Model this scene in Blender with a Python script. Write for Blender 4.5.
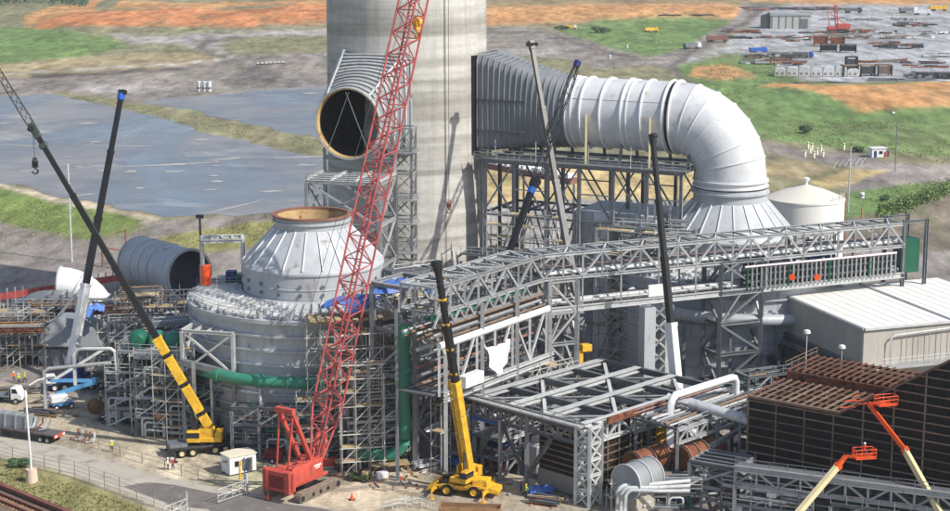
import bpy, bmesh, math, random
import numpy as np
from mathutils import Vector, Matrix
random.seed(7)
rnd = random.uniform
SC = bpy.context.scene
COL = SC.collection
for o in list(bpy.data.objects):
    bpy.data.objects.remove(o)
R = math.radians
# ------------------------------------------------------------ camera, sky, sun, exposure
CAM_H, PITCH, FPX, CX, CY = 80.0, R(11.32), 1800.0, 475.0, 255.5
cd = bpy.data.cameras.new('camera')
cd.sensor_width = 36
cd.lens = 36 * FPX / 950
cd.clip_start = 1
cd.clip_end = 20000
cam = bpy.data.objects.new('camera', cd)
cam.location = (0, 0, CAM_H)
cam.rotation_euler = (math.pi / 2 - PITCH, 0, 0)
COL.objects.link(cam)
SC.camera = cam
SUN_AZ, SUN_EL = R(31), R(42)      # sun stands to the right and a little behind the camera
wd = bpy.data.worlds.new('World')
SC.world = wd
wd.use_nodes = True
nt = wd.node_tree
bg = nt.nodes['Background']
sky = nt.nodes.new('ShaderNodeTexSky')
sky.sky_type = 'NISHITA'
sky.sun_disc = False
sky.sun_elevation = SUN_EL
sdir = Vector((math.cos(SUN_AZ) * math.cos(SUN_EL), -math.sin(SUN_AZ) * math.cos(SUN_EL), math.sin(SUN_EL)))
sky.sun_rotation = math.atan2(sdir.x, sdir.y)
sky.dust_density = 1.6
nt.links.new(sky.outputs[0], bg.inputs[0])
bg.inputs[1].default_value = 0.12
sl = bpy.data.lights.new('sun', 'SUN')
sl.energy = 4.2
sl.angle = R(0.5)
sl.color = (1.0, 0.94, 0.85)
sun = bpy.data.objects.new('sun', sl)
sun.rotation_euler = sdir.to_track_quat('Z', 'Y').to_euler()
sun.location = (120, -60, 160)
COL.objects.link(sun)
SC.view_settings.view_transform = 'Standard'
SC.view_settings.look = 'None'
SC.view_settings.exposure = 0.24
SC.view_settings.gamma = 1.0
SC.view_settings.use_curve_mapping = False

# ------------------------------------------------------------ surveying: where a sight line meets a depth or a height
cp, sp = math.cos(PITCH), math.sin(PITCH)
def ray(px, py):
    a = (px - CX) / FPX
    b = (CY - py) / FPX
    return Vector((a, cp + b * sp, -sp + b * cp))
def at(px, py, Y):
    d = ray(px, py)
    return Vector((0, 0, CAM_H)) + d * (Y / d.y)
def gnd(px, py, z=0.0):
    d = ray(px, py)
    return Vector((0, 0, CAM_H)) + d * ((z - CAM_H) / d.z)

# ------------------------------------------------------------ materials
def lin(c):
    return tuple(((x / 255) / 12.92 if x / 255 <= 0.04045 else ((x / 255 + 0.055) / 1.055) ** 2.4) for x in c[:3])
MATS = {}
def M(name, rgb, rough=0.6, metal=0.0, var=0.18, scale=0.6, objvar=0.0, stretch=(1, 1, 1), rust=None, rust_amt=0.0, bump=0.0, alpha=None):
    if name in MATS:
        return MATS[name]
    m = bpy.data.materials.new(name)
    m.use_nodes = True
    n, l = m.node_tree.nodes, m.node_tree.links
    b = n['Principled BSDF']
    b.inputs['Roughness'].default_value = rough
    b.inputs['Metallic'].default_value = metal
    c = lin(rgb)
    geo = n.new('ShaderNodeNewGeometry')
    mp = n.new('ShaderNodeMapping')
    mp.inputs['Scale'].default_value = stretch
    l.new(geo.outputs['Position'], mp.inputs[0])
    nz = n.new('ShaderNodeTexNoise')
    nz.inputs['Scale'].default_value = scale
    nz.inputs['Detail'].default_value = 6
    nz.inputs['Roughness'].default_value = 0.65
    l.new(mp.outputs[0], nz.inputs['Vector'])
    rp = n.new('ShaderNodeValToRGB')
    rp.color_ramp.elements[0].position = 0.3
    rp.color_ramp.elements[1].position = 0.7
    rp.color_ramp.elements[0].color = (*[x * (1 - var) for x in c], 1)
    rp.color_ramp.elements[1].color = (*[min(0.95, x * (1 + var)) for x in c], 1)
    l.new(nz.outputs[0], rp.inputs[0])
    out = rp.outputs[0]
    if rust:
        n2 = n.new('ShaderNodeTexNoise')
        n2.inputs['Scale'].default_value = scale * 1.7
        n2.inputs['Detail'].default_value = 8
        l.new(mp.outputs[0], n2.inputs['Vector'])
        r2 = n.new('ShaderNodeValToRGB')
        r2.color_ramp.elements[0].position = 0.62 - 0.3 * rust_amt
        r2.color_ramp.elements[1].position = 0.72 - 0.2 * rust_amt
        l.new(n2.outputs[0], r2.inputs[0])
        mx = n.new('ShaderNodeMixRGB')
        l.new(r2.outputs[0], mx.inputs[0])
        l.new(out, mx.inputs[1])
        mx.inputs[2].default_value = (*lin(rust), 1)
        out = mx.outputs[0]
    if objvar:
        oi = n.new('ShaderNodeObjectInfo')
        mr = n.new('ShaderNodeMapRange')
        mr.inputs[3].default_value = 1 - objvar
        mr.inputs[4].default_value = 1 + objvar
        l.new(oi.outputs['Random'], mr.inputs[0])
        hs = n.new('ShaderNodeHueSaturation')
        l.new(mr.outputs[0], hs.inputs['Value'])
        l.new(out, hs.inputs['Color'])
        out = hs.outputs[0]
    l.new(out, b.inputs['Base Color'])
    if bump:
        bp = n.new('ShaderNodeBump')
        bp.inputs['Strength'].default_value = bump
        bp.inputs['Distance'].default_value = 0.1
        l.new(nz.outputs[0], bp.inputs['Height'])
        l.new(bp.outputs[0], b.inputs['Normal'])
    if alpha is not None:
        b.inputs['Alpha'].default_value = alpha
    MATS[name] = m
    return m
STEEL = M('galvanised_steel', (158, 161, 163), 0.5, 0.15, 0.2, 0.9, 0.24, rust=(124, 104, 86), rust_amt=0.0)
STEELD = M('primed_grey_steel', (108, 112, 117), 0.55, 0.1, 0.2, 0.9, 0.2)
STEELW = M('pale_painted_steel', (190, 193, 193), 0.5, 0.05, 0.16, 0.8, 0.14, rust=(150, 138, 120), rust_amt=-0.1)
STEELK = M('dark_steel', (62, 64, 68), 0.5, 0.2, 0.25, 0.9, 0.25)
SCAF = M('scaffold_tube', (184, 183, 178), 0.5, 0.2, 0.25, 1.5, 0.3)
PLANK = M('scaffold_plank', (176, 156, 122), 0.8, 0, 0.25, 1.2, 0.25)
WHITE = M('white_painted_metal', (224, 225, 226), 0.4, 0.0, 0.06, 0.35, 0.04, (1, 1, 0.4))
VESSEL = M('vessel_grey_paint', (178, 182, 187), 0.5, 0.05, 0.16, 0.3, 0.03, (1, 1, 0.35), rust=(140, 134, 126), rust_amt=0.05)
DUCT = M('duct_white_cladding', (206, 209, 213), 0.45, 0.05, 0.12, 0.35, 0.05, rust=(180, 176, 166), rust_amt=0.02)
DUCTG = M('duct_grey_panel', (138, 143, 147), 0.6, 0.05, 0.16, 0.4, 0.08, (1, 1, 0.5))
RUST = M('rusty_plate', (128, 76, 50), 0.85, 0, 0.4, 0.5, 0.15, rust=(74, 42, 30), rust_amt=0.4)
RUSTD = M('dark_weathered_plate', (24, 21, 20), 0.85, 0, 0.4, 0.5, 0.15, rust=(48, 36, 30), rust_amt=0.05)
RUSTB = M('weathered_stiffener', (122, 102, 86), 0.75, 0, 0.35, 0.7, 0.35)
RIM = M('red_oxide_primer', (138, 96, 82), 0.7, 0, 0.25, 0.8)
LINER = M('tan_liner', (196, 166, 118), 0.7, 0, 0.2, 0.4, rust=(130, 92, 62), rust_amt=0.15)
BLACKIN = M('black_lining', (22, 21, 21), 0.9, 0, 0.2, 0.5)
GREEN = M('green_pipe_paint', (58, 132, 108), 0.4, 0, 0.15, 0.5, 0.12)
DGREEN = M('dark_green_paint', (20, 92, 70), 0.5, 0, 0.2, 0.6, 0.2)
RED = M('crane_red_paint', (192, 80, 68), 0.6, 0, 0.25, 1.2, 0.12, rust=(140, 84, 70), rust_amt=0.18)
REDL = M('faded_red_lattice', (178, 80, 80), 0.55, 0, 0.2, 0.3, 0.2)
YEL = M('crane_yellow_paint', (222, 174, 46), 0.55, 0, 0.25, 1.4, 0.1, rust=(148, 122, 66), rust_amt=0.12)
BLUE = M('machine_blue_paint', (40, 92, 176), 0.4, 0, 0.2, 0.8, 0.1)
DBLUE = M('deep_blue_paint', (28, 44, 112), 0.45, 0, 0.2, 0.8, 0.1)
LBLUE = M('lift_sky_blue_paint', (84, 146, 196), 0.4, 0, 0.15, 0.8, 0.05)
ORANGE = M('lift_orange_paint', (228, 84, 30), 0.45, 0, 0.15, 0.8, 0.05)
CREAM = M('lift_cream_paint', (216, 204, 160), 0.45, 0, 0.1, 0.8, 0.05)
BLACK = M('black_paint', (34, 35, 39), 0.4, 0.1, 0.25, 0.9, 0.1)
RUBBER = M('tyre_rubber', (30, 29, 28), 0.9, 0, 0.2, 1)
GLASS = M('cab_glass', (30, 38, 46), 0.12, 0, 0.1, 1)
WOOD = M('timber', (150, 116, 82), 0.85, 0, 0.3, 0.9, 0.2)
TARP = M('blue_tarpaulin', (76, 112, 184), 0.55, 0, 0.25, 0.6)
TARPW = M('white_tarpaulin', (222, 224, 226), 0.7, 0, 0.1, 0.5)
CONC = M('concrete', (172, 166, 154), 0.85, 0, 0.18, 0.4, 0.08)
SKIN = M('skin', (176, 128, 100), 0.6, 0, 0.05, 1)
TUBC = (0, 0, 0)

# ------------------------------------------------------------ mesh helpers
def basis(d, up=None):
    d = Vector(d).normalized()
    up = Vector(up) if up is not None else Vector((0, 0, 1))
    if abs(d.dot(up)) > 0.98:
        up = Vector((0, 1, 0)) if abs(d.y) < 0.9 else Vector((1, 0, 0))
    s = d.cross(up).normalized()
    u = s.cross(d).normalized()
    return s, u, d
class MB:
    """collects verts and faces of one part"""
    def __init__(s):
        s.v, s.f = [], []
    def add(s, v, f):
        k = len(s.v)
        s.v += [Vector(x) for x in v]
        s.f += [tuple(i + k for i in q) for q in f]
        return s
    def box(s, c, d, rz=0, Mx=None):
        x, y, z = d[0] / 2, d[1] / 2, d[2] / 2
        v = [Vector((a, b, e)) for e in (-z, z) for a, b in ((-x, -y), (x, -y), (x, y), (-x, y))]
        m = Mx if Mx is not None else Matrix.Rotation(rz, 3, 'Z')
        return s.add([m @ q + Vector(c) for q in v], [(3, 2, 1, 0), (4, 5, 6, 7), (0, 1, 5, 4), (1, 2, 6, 5), (2, 3, 7, 6), (3, 0, 4, 7)])
    def bar(s, p, q, w, h=None, up=None):
        h = h or w
        p, q = Vector(p), Vector(q)
        a, u, d = basis(q - p, up)
        v = [e + a * x * w / 2 + u * y * h / 2 for e in (p, q) for x, y in ((-1, -1), (1, -1), (1, 1), (-1, 1))]
        return s.add(v, [(3, 2, 1, 0), (4, 5, 6, 7), (0, 1, 5, 4), (1, 2, 6, 5), (2, 3, 7, 6), (3, 0, 4, 7)])
    def cyl(s, p, q, r0, r1=None, seg=16, caps=True):
        r1 = r0 if r1 is None else r1
        p, q = Vector(p), Vector(q)
        a, u, d = basis(q - p)
        v = [e + (a * math.cos(t) + u * math.sin(t)) * r for e, r in ((p, r0), (q, r1)) for t in [2 * math.pi * i / seg for i in range(seg)]]
        f = [(i, (i + 1) % seg, seg + (i + 1) % seg, seg + i) for i in range(seg)]
        if caps:
            f += [tuple(range(seg))[::-1], tuple(range(seg, 2 * seg))]
        return s.add(v, f)
    def tube(s, pts, r, seg=10, caps=True):
        pts = [Vector(p) for p in pts]
        n = len(pts)
        v = []
        a0 = None
        for i, p in enumerate(pts):
            d = ((pts[i] - pts[i - 1]).normalized() if i else Vector()) + ((pts[i + 1] - pts[i]).normalized() if i < n - 1 else Vector())
            d.normalize()
            if a0 is None:
                a, u, _ = basis(d)
            else:
                a = (a0 - d * a0.dot(d)).normalized()
                u = d.cross(a)
            a0 = a
            v += [p + (a * math.cos(t) + u * math.sin(t)) * r for t in [2 * math.pi * k / seg for k in range(seg)]]
        f = [(i * seg + k, i * seg + (k + 1) % seg, (i + 1) * seg + (k + 1) % seg, (i + 1) * seg + k) for i in range(n - 1) for k in range(seg)]
        if caps:
            f += [tuple(range(seg))[::-1], tuple(range((n - 1) * seg, n * seg))]
        return s.add(v, f)
    def lathe(s, prof, c=(0, 0), seg=64, a0=0, a1=2 * math.pi):
        full = abs(a1 - a0 - 2 * math.pi) < 1e-6
        m = seg if full else seg + 1
        v = [Vector((c[0] + r * math.cos(a0 + (a1 - a0) * k / seg), c[1] + r * math.sin(a0 + (a1 - a0) * k / seg), z)) for r, z in prof for k in range(m)]
        f = [(i * m + k, i * m + (k + 1) % m, (i + 1) * m + (k + 1) % m, (i + 1) * m + k) for i in range(len(prof) - 1) for k in range(seg if not full else m)]
        return s.add(v, f)
    def prism(s, poly, y0, y1):
        n = len(poly)
        v = [(x, y0, z) for x, z in poly] + [(x, y1, z) for x, z in poly]
        return s.add(v, [tuple(range(n)), tuple(range(2 * n - 1, n - 1, -1))] + [(i, n + i, n + (i + 1) % n, (i + 1) % n) for i in range(n)])
    def slab(s, poly, z0, z1):
        n = len(poly)
        v = [(x[0], x[1], z0) for x in poly] + [(x[0], x[1], z1) for x in poly]
        return s.add(v, [tuple(range(n))[::-1], tuple(range(n, 2 * n))] + [(i, (i + 1) % n, n + (i + 1) % n, n + i) for i in range(n)])
    def mesh(s, name, mat, smooth=40, bevel=0):
        me = bpy.data.meshes.new(name)
        me.from_pydata([tuple(x) for x in s.v], [], s.f)
        bm = bmesh.new()
        bm.from_mesh(me)
        if bevel:
            bmesh.ops.remove_doubles(bm, verts=bm.verts, dist=1e-5)
            es = [e for e in bm.edges if len(e.link_faces) == 2 and e.calc_face_angle(0) > 0.6]
            bmesh.ops.bevel(bm, geom=es, offset=bevel, segments=1, affect='EDGES', clamp_overlap=True)
        bmesh.ops.recalc_face_normals(bm, faces=bm.faces)
        bm.to_mesh(me)
        bm.free()
        if smooth:
            me.polygons.foreach_set('use_smooth', [True] * len(me.polygons))
            me.set_sharp_from_angle(angle=R(smooth))
        for x in (mat if isinstance(mat, (list, tuple)) else [mat]):
            me.materials.append(x)
        return me
UNIT = {}
def unit(sec, mat):
    k = (sec, mat.name)
    if k in UNIT:
        return UNIT[k]
    b = MB()
    if sec == 'box':
        b.add([(x, y, z) for z in (0, 1) for x, y in ((-.5, -.5), (.5, -.5), (.5, .5), (-.5, .5))], [(3, 2, 1, 0), (4, 5, 6, 7), (0, 1, 5, 4), (1, 2, 6, 5), (2, 3, 7, 6), (3, 0, 4, 7)])
        me = b.mesh('unit_bar', mat, 0)
    elif sec == 'I':
        pr = [(-.5, -.5), (.5, -.5), (.5, -.36), (.1, -.36), (.1, .36), (.5, .36), (.5, .5), (-.5, .5), (-.5, .36), (-.1, .36), (-.1, -.36), (-.5, -.36)]
        n = 12
        b.add([(x, y, z) for z in (0, 1) for x, y in pr], [tuple(range(n))[::-1], tuple(range(n, 2 * n))] + [(i, (i + 1) % n, n + (i + 1) % n, n + i) for i in range(n)])
        me = b.mesh('unit_beam', mat, 0)
    else:
        seg = 8 if sec == 'rod' else 20
        b.cyl((0, 0, 0), (0, 0, 1), 0.5, seg=seg)
        me = b.mesh('unit_rod', mat, 40)
    UNIT[k] = me
    return me
class Thing:
    """one top-level object: an Empty at the base that parents its parts. w=True: coordinates given in the world"""
    def __init__(s, name, label, cat, loc=(0, 0, 0), rz=0, group=None, w=True):
        s.o = bpy.data.objects.new(name, None)
        s.o.empty_display_size = 0.5
        COL.objects.link(s.o)
        s.o.location = loc
        s.o.rotation_euler = (0, 0, rz)
        s.o['label'] = label
        s.o['category'] = cat
        if group:
            s.o['group'] = group
        s.mw = Matrix.Translation(Vector(loc)) @ Matrix.Rotation(rz, 4, 'Z')
        s.wi = s.mw.inverted()
        s.inv = s.wi if w else Matrix.Identity(4)
    def L(s, p):
        return s.wi @ Vector(p)
    def link(s, name, me, mx, parent=None):
        o = bpy.data.objects.new(name, me)
        COL.objects.link(o)
        o.parent = parent or s.o
        o.matrix_basis = mx
        return o
    def bar(s, name, p, q, w, mat, h=None, sec='I', up=None):
        p, q = Vector(p), Vector(q)
        a, u, d = basis(q - p, up)
        L = (q - p).length
        h = h or w
        mx = Matrix(((a.x * w, u.x * h, d.x * L, p.x), (a.y * w, u.y * h, d.y * L, p.y), (a.z * w, u.z * h, d.z * L, p.z), (0, 0, 0, 1)))
        return s.link(name, unit(sec, mat), s.inv @ mx)
    def box(s, name, c, d, mat, rz=0):
        mx = Matrix.Translation(Vector(c) - Vector((0, 0, d[2] / 2))) @ Matrix.Rotation(rz, 4, 'Z') @ Matrix.Diagonal((d[0], d[1], d[2], 1))
        return s.link(name, unit('box', mat), s.inv @ mx)
    def put(s, name, mb, mat, smooth=40, bevel=0, parent=None):
        me = mb.mesh(name, mat, smooth, bevel)
        if parent is None or parent.matrix_basis == Matrix.Identity(4):
            me.transform(s.inv)
            mx = Matrix.Identity(4)
        else:
            me.transform(s.inv)
            mx = parent.matrix_basis.inverted()
        return s.link(name, me, mx, parent)
    def shared(s, name, me, mx, parent=None):
        return s.link(name, me, s.inv @ mx, parent)
def one(name, mb, mat, label, cat, loc, group=None, smooth=40, bevel=0):
    """a thing that is a single mesh, verts given in the world"""
    me = mb.mesh(name, mat, smooth, bevel)
    me.transform(Matrix.Translation(-Vector(loc)))
    o = bpy.data.objects.new(name, me)
    COL.objects.link(o)
    o.location = loc
    o['label'] = label
    o['category'] = cat
    if group:
        o['group'] = group
    return o
def struct(name, me, kind='structure'):
    o = bpy.data.objects.new(name, me)
    COL.objects.link(o)
    o['kind'] = kind
    return o
def v2(a):
    return Vector((math.cos(a), math.sin(a), 0))
def xyz(p, z):
    return Vector((p[0], p[1], z))
def lerp(a, b, t):
    return Vector(a) * (1 - t) + Vector(b) * t
def truss(T, a, b, z0, z1, n, mat, wc=0.35, wb=0.22, alt=True, chord=True, posts=True):
    a, b = Vector((a[0], a[1], 0)), Vector((b[0], b[1], 0))
    P = [a.lerp(b, i / n) for i in range(n + 1)]
    if chord:
        T.bar('chord', xyz(a, z0), xyz(b, z0), wc, mat)
        T.bar('chord', xyz(a, z1), xyz(b, z1), wc, mat)
    if posts:
        for p in P:
            T.bar('post', xyz(p, z0), xyz(p, z1), wb, mat)
    for i in range(n):
        f = (i % 2 == 0) if alt else True
        T.bar('diagonal', xyz(P[i], z0 if f else z1), xyz(P[i + 1], z1 if f else z0), wb, mat, sec='box')
def tower(T, c, z0, z1, n, mat, w=0.5, wb=0.28, style='X', faces=(0, 1, 2, 3), cols=True):
    c = [Vector((p[0], p[1], 0)) for p in c]
    if cols:
        for p in c:
            T.bar('column', xyz(p, z0), xyz(p, z1), w, mat, up=(0.4, 0.9, 0))
    zs = [z0 + (z1 - z0) * i / n for i in range(n + 1)]
    for k in faces:
        a, b = c[k], c[(k + 1) % len(c)]
        for i in range(n):
            T.bar('beam', xyz(a, zs[i + 1]), xyz(b, zs[i + 1]), wb * 1.25, mat)
            if style == 'X':
                T.bar('brace', xyz(a, zs[i]), xyz(b, zs[i + 1]), wb * .8, mat, sec='box')
                T.bar('brace', xyz(b, zs[i]), xyz(a, zs[i + 1]), wb * .8, mat, sec='box')
            elif style == 'N':
                f = (i + k) % 2
                T.bar('brace', xyz(a if f else b, zs[i]), xyz(b if f else a, zs[i + 1]), wb * .8, mat, sec='box')
            elif style == 'K':
                m = (a + b) / 2
                T.bar('brace', xyz(a, zs[i]), xyz(m, zs[i + 1]), wb * .8, mat, sec='box')
                T.bar('brace', xyz(b, zs[i]), xyz(m, zs[i + 1]), wb * .8, mat, sec='box')
def railing(T, pts, h=1.1, step=2.0, mat=None, w=0.09):
    mat = mat or STEEL
    for a, b in zip(pts[:-1], pts[1:]):
        a, b = Vector(a), Vector(b)
        for k in (0.55, 1.0):
            T.bar('handrail', a + Vector((0, 0, h * k)), b + Vector((0, 0, h * k)), w, mat, sec='rod')
        n = max(1, int((b - a).length / step))
        for i in range(n + 1):
            p = a.lerp(b, i / n)
            T.bar('rail_post', p, p + Vector((0, 0, h)), w, mat, sec='rod')
def scaffold(T, o, u, v, nx, ny, nz, bx=2.2, by=1.6, lift=2.0, mat=None, dens=0.8, tw=0.14, plank=0.35):
    mat = mat or SCAF
    o, u, v = Vector(o), Vector(u).normalized(), Vector(v).normalized()
    Z = Vector((0, 0, 1))
    P = lambda i, j, k: o + u * bx * i + v * by * j + Z * lift * k
    for i in range(nx + 1):
        for j in range(ny + 1):
            k = nz - random.choice([0, 0, 0, 1])
            T.bar('standard', P(i, j, 0), P(i, j, k) + Z * rnd(0.3, 1.2), tw, mat, sec='rod')
    for k in range(1, nz + 1):
        for j in range(ny + 1):
            if random.random() < dens:
                T.bar('ledger', P(0, j, k) - u * .3, P(nx, j, k) + u * .3, tw, mat, sec='rod')
        for i in range(nx + 1):
            if random.random() < dens:
                T.bar('transom', P(i, 0, k), P(i, ny, k), tw, mat, sec='rod')
        for i in range(nx):
            if random.random() < plank:
                j = random.randrange(max(1, ny))
                T.bar('plank', P(i, j + .5, k) + Z * .12, P(i + 1, j + .5, k) + Z * .12, by * .9, PLANK, h=0.09, sec='box')
            if random.random() < dens * .6:
                T.bar('brace', P(i, 0, k - 1), P(i + 1, 0, k), tw * .9, mat, sec='rod')

# ============================================================ GROUND
def chart(X, Y):
    return np.stack([FPX * X / Y, FPX * CAM_H / Y], -1)
def pchart(pts):
    w = [gnd(*p) for p in pts]
    return chart(np.array([p.x for p in w]), np.array([p.y for p in w]))
def zone_w(q, poly, soft):
    """soft mask of a polygon"""
    n = len(poly)
    inside = np.zeros(len(q), bool)
    dist = np.full(len(q), 1e9)
    for i in range(n):
        a, b = poly[i], poly[(i + 1) % n]
        ab = b - a
        t = np.clip(((q - a) @ ab) / (ab @ ab + 1e-9), 0, 1)
        dist = np.minimum(dist, np.hypot(*(q - a - t[:, None] * ab).T))
        c = (a[1] > q[:, 1]) != (b[1] > q[:, 1])
        with np.errstate(divide='ignore', invalid='ignore'):
            xi = (b[0] - a[0]) * (q[:, 1] - a[1]) / (b[1] - a[1]) + a[0]
        inside ^= c & (q[:, 0] < xi)
    sd = np.where(inside, dist, -dist)
    return np.clip(sd / soft + 0.5, 0, 1)
rng = np.random.RandomState(3)
def wob(q, f, seed):
    r = np.random.RandomState(seed)
    s = 0
    for k in range(9):
        a = r.uniform(0, 6.28)
        fr = f * r.uniform(0.5, 2.6)
        s = s + np.sin((q[:, 0] * math.cos(a) * .45 + q[:, 1] * math.sin(a) * 1.6) * fr + r.uniform(0, 6.28)) / (0.6 + fr / f)
    return s / 3
GRASS, OLIVE, DRY, DIRT, CLAY, CLAYR, GRAVEL, TAN, DARK, LGREEN = [(112, 126, 92), (136, 132, 104), (164, 150, 118), (144, 137, 132), (200, 150, 100), (194, 130, 86), (164, 160, 156), (190, 178, 156), (98, 91, 86), (110, 136, 82)]
ZONES = [
    (OLIVE, 6, [(-200, -20), (330, -20), (330, 30), (-200, 36)]),
    (CLAY, 1.5, [(26, 16), (51, 8), (84, 0), (112, -3), (92, 15), (48, 23), (27, 25)]),
    (CLAYR, 1.2, [(46, 23), (66, 17), (100, 16), (160, 14), (240, 15), (335, 7), (335, 24), (240, 28), (60, 29), (28, 27)]),
    (CLAY, 2, [(115, 14), (125, 4), (150, 6), (175, 10), (250, 6), (330, 2), (330, 8), (200, 13)]),
    (LGREEN, 3, [(-200, 30), (25, 27), (60, 31), (112, 37), (122, 46), (95, 54), (40, 62), (-200, 76)]),
    (GRAVEL, 2, [(108, 34), (180, 36), (240, 32), (335, 28), (335, 34), (245, 38), (218, 45), (228, 55), (206, 53), (180, 43), (130, 43)]),
    (DRY, 4, [(-200, 80), (100, 56), (185, 51), (222, 60), (215, 67), (100, 77), (-200, 90)]),
    (OLIVE, 3, [(235, 38), (335, 34), (335, 54), (260, 55), (232, 50)]),
    (DIRT, 3, [(-200, 88), (60, 76), (150, 70), (235, 57), (335, 52), (335, 90), (210, 97), (140, 104), (60, 97), (-200, 105)]),
    ((112, 106, 106), 3, [(222, 82), (235, 68), (262, 64), (285, 72), (276, 84), (240, 87)]),
    (DARK, 2, [(30, 74), (90, 73), (140, 70), (200, 66), (200, 68), (110, 76), (40, 78)]),
    (GRAVEL, 2, [(75, 84), (120, 84), (180, 88), (150, 94), (90, 92)]),
    (OLIVE, 3, [(50, 90), (120, 99), (200, 119), (335, 143), (335, 156), (200, 133), (110, 110), (50, 98)]),
    (TAN, 2, [(-200, 160), (0, 182), (60, 197), (120, 210), (165, 218), (150, 226), (60, 206), (-200, 172)]),
    ((118, 136, 74), 2, [(-200, 170), (0, 187), (60, 203), (120, 214), (146, 220), (132, 232), (84, 239), (40, 229), (-200, 205)]),
    (DIRT, 3, [(-200, 215), (0, 222), (70, 240), (110, 240), (160, 222), (235, 215), (280, 214), (260, 222), (180, 236), (150, 262), (0, 258), (-200, 260)]),
    ((150, 146, 92), 3, [(165, 236), (230, 224), (285, 218), (285, 240), (190, 256), (150, 252)]),
    (DIRT, 6, [(-300, 262), (190, 256), (330, 240), (560, 245), (1200, 240), (1200, 700), (-300, 700)]),
    # right of the chimney
    (CLAY, 3, [(470, 8), (560, 3), (680, 2), (745, 8), (738, 20), (640, 21), (560, 24), (470, 26)]),
    ((150, 132, 100), 4, [(470, 0), (600, -2), (760, -3), (740, 5), (600, 8), (470, 12)]),
    (LGREEN, 3, [(560, 32), (600, 21), (690, 18), (736, 22), (702, 50), (650, 57), (610, 48), (580, 40)]),
    (DIRT, 2.5, [(470, 28), (535, 27), (590, 42), (650, 57), (690, 46), (732, 22), (742, 4), (770, 4), (752, 25), (705, 55), (725, 84), (692, 76), (660, 66), (600, 68), (560, 58), (470, 52)]),
    (GRAVEL, 2, [(505, 47), (575, 49), (540, 55), (500, 54)]),
    (OLIVE, 4, [(470, 58), (560, 60), (600, 70), (670, 70), (700, 84), (700, 135), (470, 140)]),
    ((166, 168, 172), 2.5, [(682, 60), (720, 48), (750, 30), (763, 8), (800, 3), (1150, 0), (1150, 92), (900, 82), (850, 85), (810, 84), (790, 72), (762, 56), (730, 53)]),
    (CLAY, 2, [(735, -2), (800, -3), (1100, -5), (1100, 4), (960, 5), (800, 4)]),
    (LGREEN, 4, [(676, 64), (730, 55), (768, 58), (800, 80), (840, 87), (940, 84), (1150, 90), (1150, 170), (860, 150), (760, 138), (690, 100)]),
    (CLAY, 3, [(760, 88), (776, 83), (812, 88), (870, 90), (950, 84), (1100, 84), (1100, 110), (905, 112), (862, 117), (822, 101)]),
    (CLAY, 3, [(692, 67), (720, 64), (738, 68), (758, 76), (722, 79), (694, 77)]),
    (DIRT, 2.5, [(738, 136), (800, 149), (860, 154), (890, 163), (1150, 165), (1150, 190), (850, 194), (836, 180), (868, 170), (800, 160), (745, 148)]),
    ((196, 176, 130), 2.5, [(812, 181), (850, 168), (888, 172), (842, 187), (820, 189)]),
    (DRY, 3, [(758, 163), (800, 160), (832, 168), (800, 180), (762, 172)]),
    (LGREEN, 3, [(842, 194), (900, 184), (1150, 176), (1150, 200), (940, 203), (880, 218), (842, 222)]),
    ((118, 110, 96), 4, [(842, 222), (880, 217), (948, 196), (1150, 190), (1150, 255), (842, 250)]),
    ((198, 176, 128), 5, [(470, 165), (560, 165), (690, 160), (770, 168), (770, 215), (690, 235), (560, 240), (470, 240)]),
    (OLIVE, 4, [(470, 140), (700, 135), (760, 150), (700, 168), (470, 166)]),
    (GRAVEL, 5, [(470, 205), (560, 200), (700, 200), (700, 260), (470, 260)]),
    ((112, 106, 104), 1.2, [(768, 3), (752, 22), (720, 42), (688, 56), (676, 65), (690, 78), (712, 94), (706, 96), (684, 80), (668, 66), (682, 54), (714, 40), (742, 22), (756, 3)]),
    ((118, 110, 104), 1.2, [(480, 30), (535, 29), (592, 45), (650, 60), (648, 63), (588, 49), (534, 33), (480, 34)]),
    ((120, 112, 106), 1.2, [(205, 53), (196, 46), (206, 40), (245, 36), (245, 39), (212, 43), (206, 47), (214, 53), (235, 58), (228, 60)]),
    ((186, 180, 172), 1.0, [(0, 73), (90, 68), (170, 64), (230, 56), (230, 57.5), (170, 66), (90, 70), (0, 75)]),
    # plant yard
    ((174, 164, 148), 6, [(-300, 380), (60, 384), (180, 430), (300, 440), (420, 450), (620, 470), (620, 560), (-300, 700)]),
    (TAN, 4, [(-200, 372), (40, 388), (110, 402), (170, 440), (250, 472), (330, 492), (300, 520), (180, 480), (70, 440), (0, 425), (-200, 400)]),
    (TAN, 4, [(250, 482), (330, 462), (420, 470), (440, 500), (420, 530), (300, 530)]),
    ((150, 140, 124), 1.2, [(60, 402), (110, 412), (180, 448), (250, 478), (249, 480), (178, 451), (108, 415), (60, 405)]),
    ((150, 140, 124), 1.2, [(66, 410), (106, 420), (170, 452), (230, 480), (228, 482), (168, 455), (104, 423), (66, 413)]),
    ((140, 130, 114), 2, [(300, 478), (330, 470), (360, 476), (350, 486), (318, 488)]),
    ((146, 136, 120), 1.3, [(330, 490), (380, 484), (420, 494), (470, 508), (468, 511), (418, 498), (380, 488), (332, 493)]),
    ((142, 138, 96), 4, [(-200, 442), (0, 458), (60, 474), (130, 500), (170, 520), (160, 600), (-200, 600)]),
]
ru = np.concatenate([-np.linspace(3, 0.5, 14), np.linspace(-0.42, 0.42, 440), np.linspace(0.5, 3, 14)])
rY = np.concatenate([np.linspace(-4000, 100, 12), 1 / np.linspace(1 / 150, 1 / 1800, 360), np.geomspace(1900, 12000, 22)])
YY, UU = np.meshgrid(rY, ru, indexing='ij')
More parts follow.
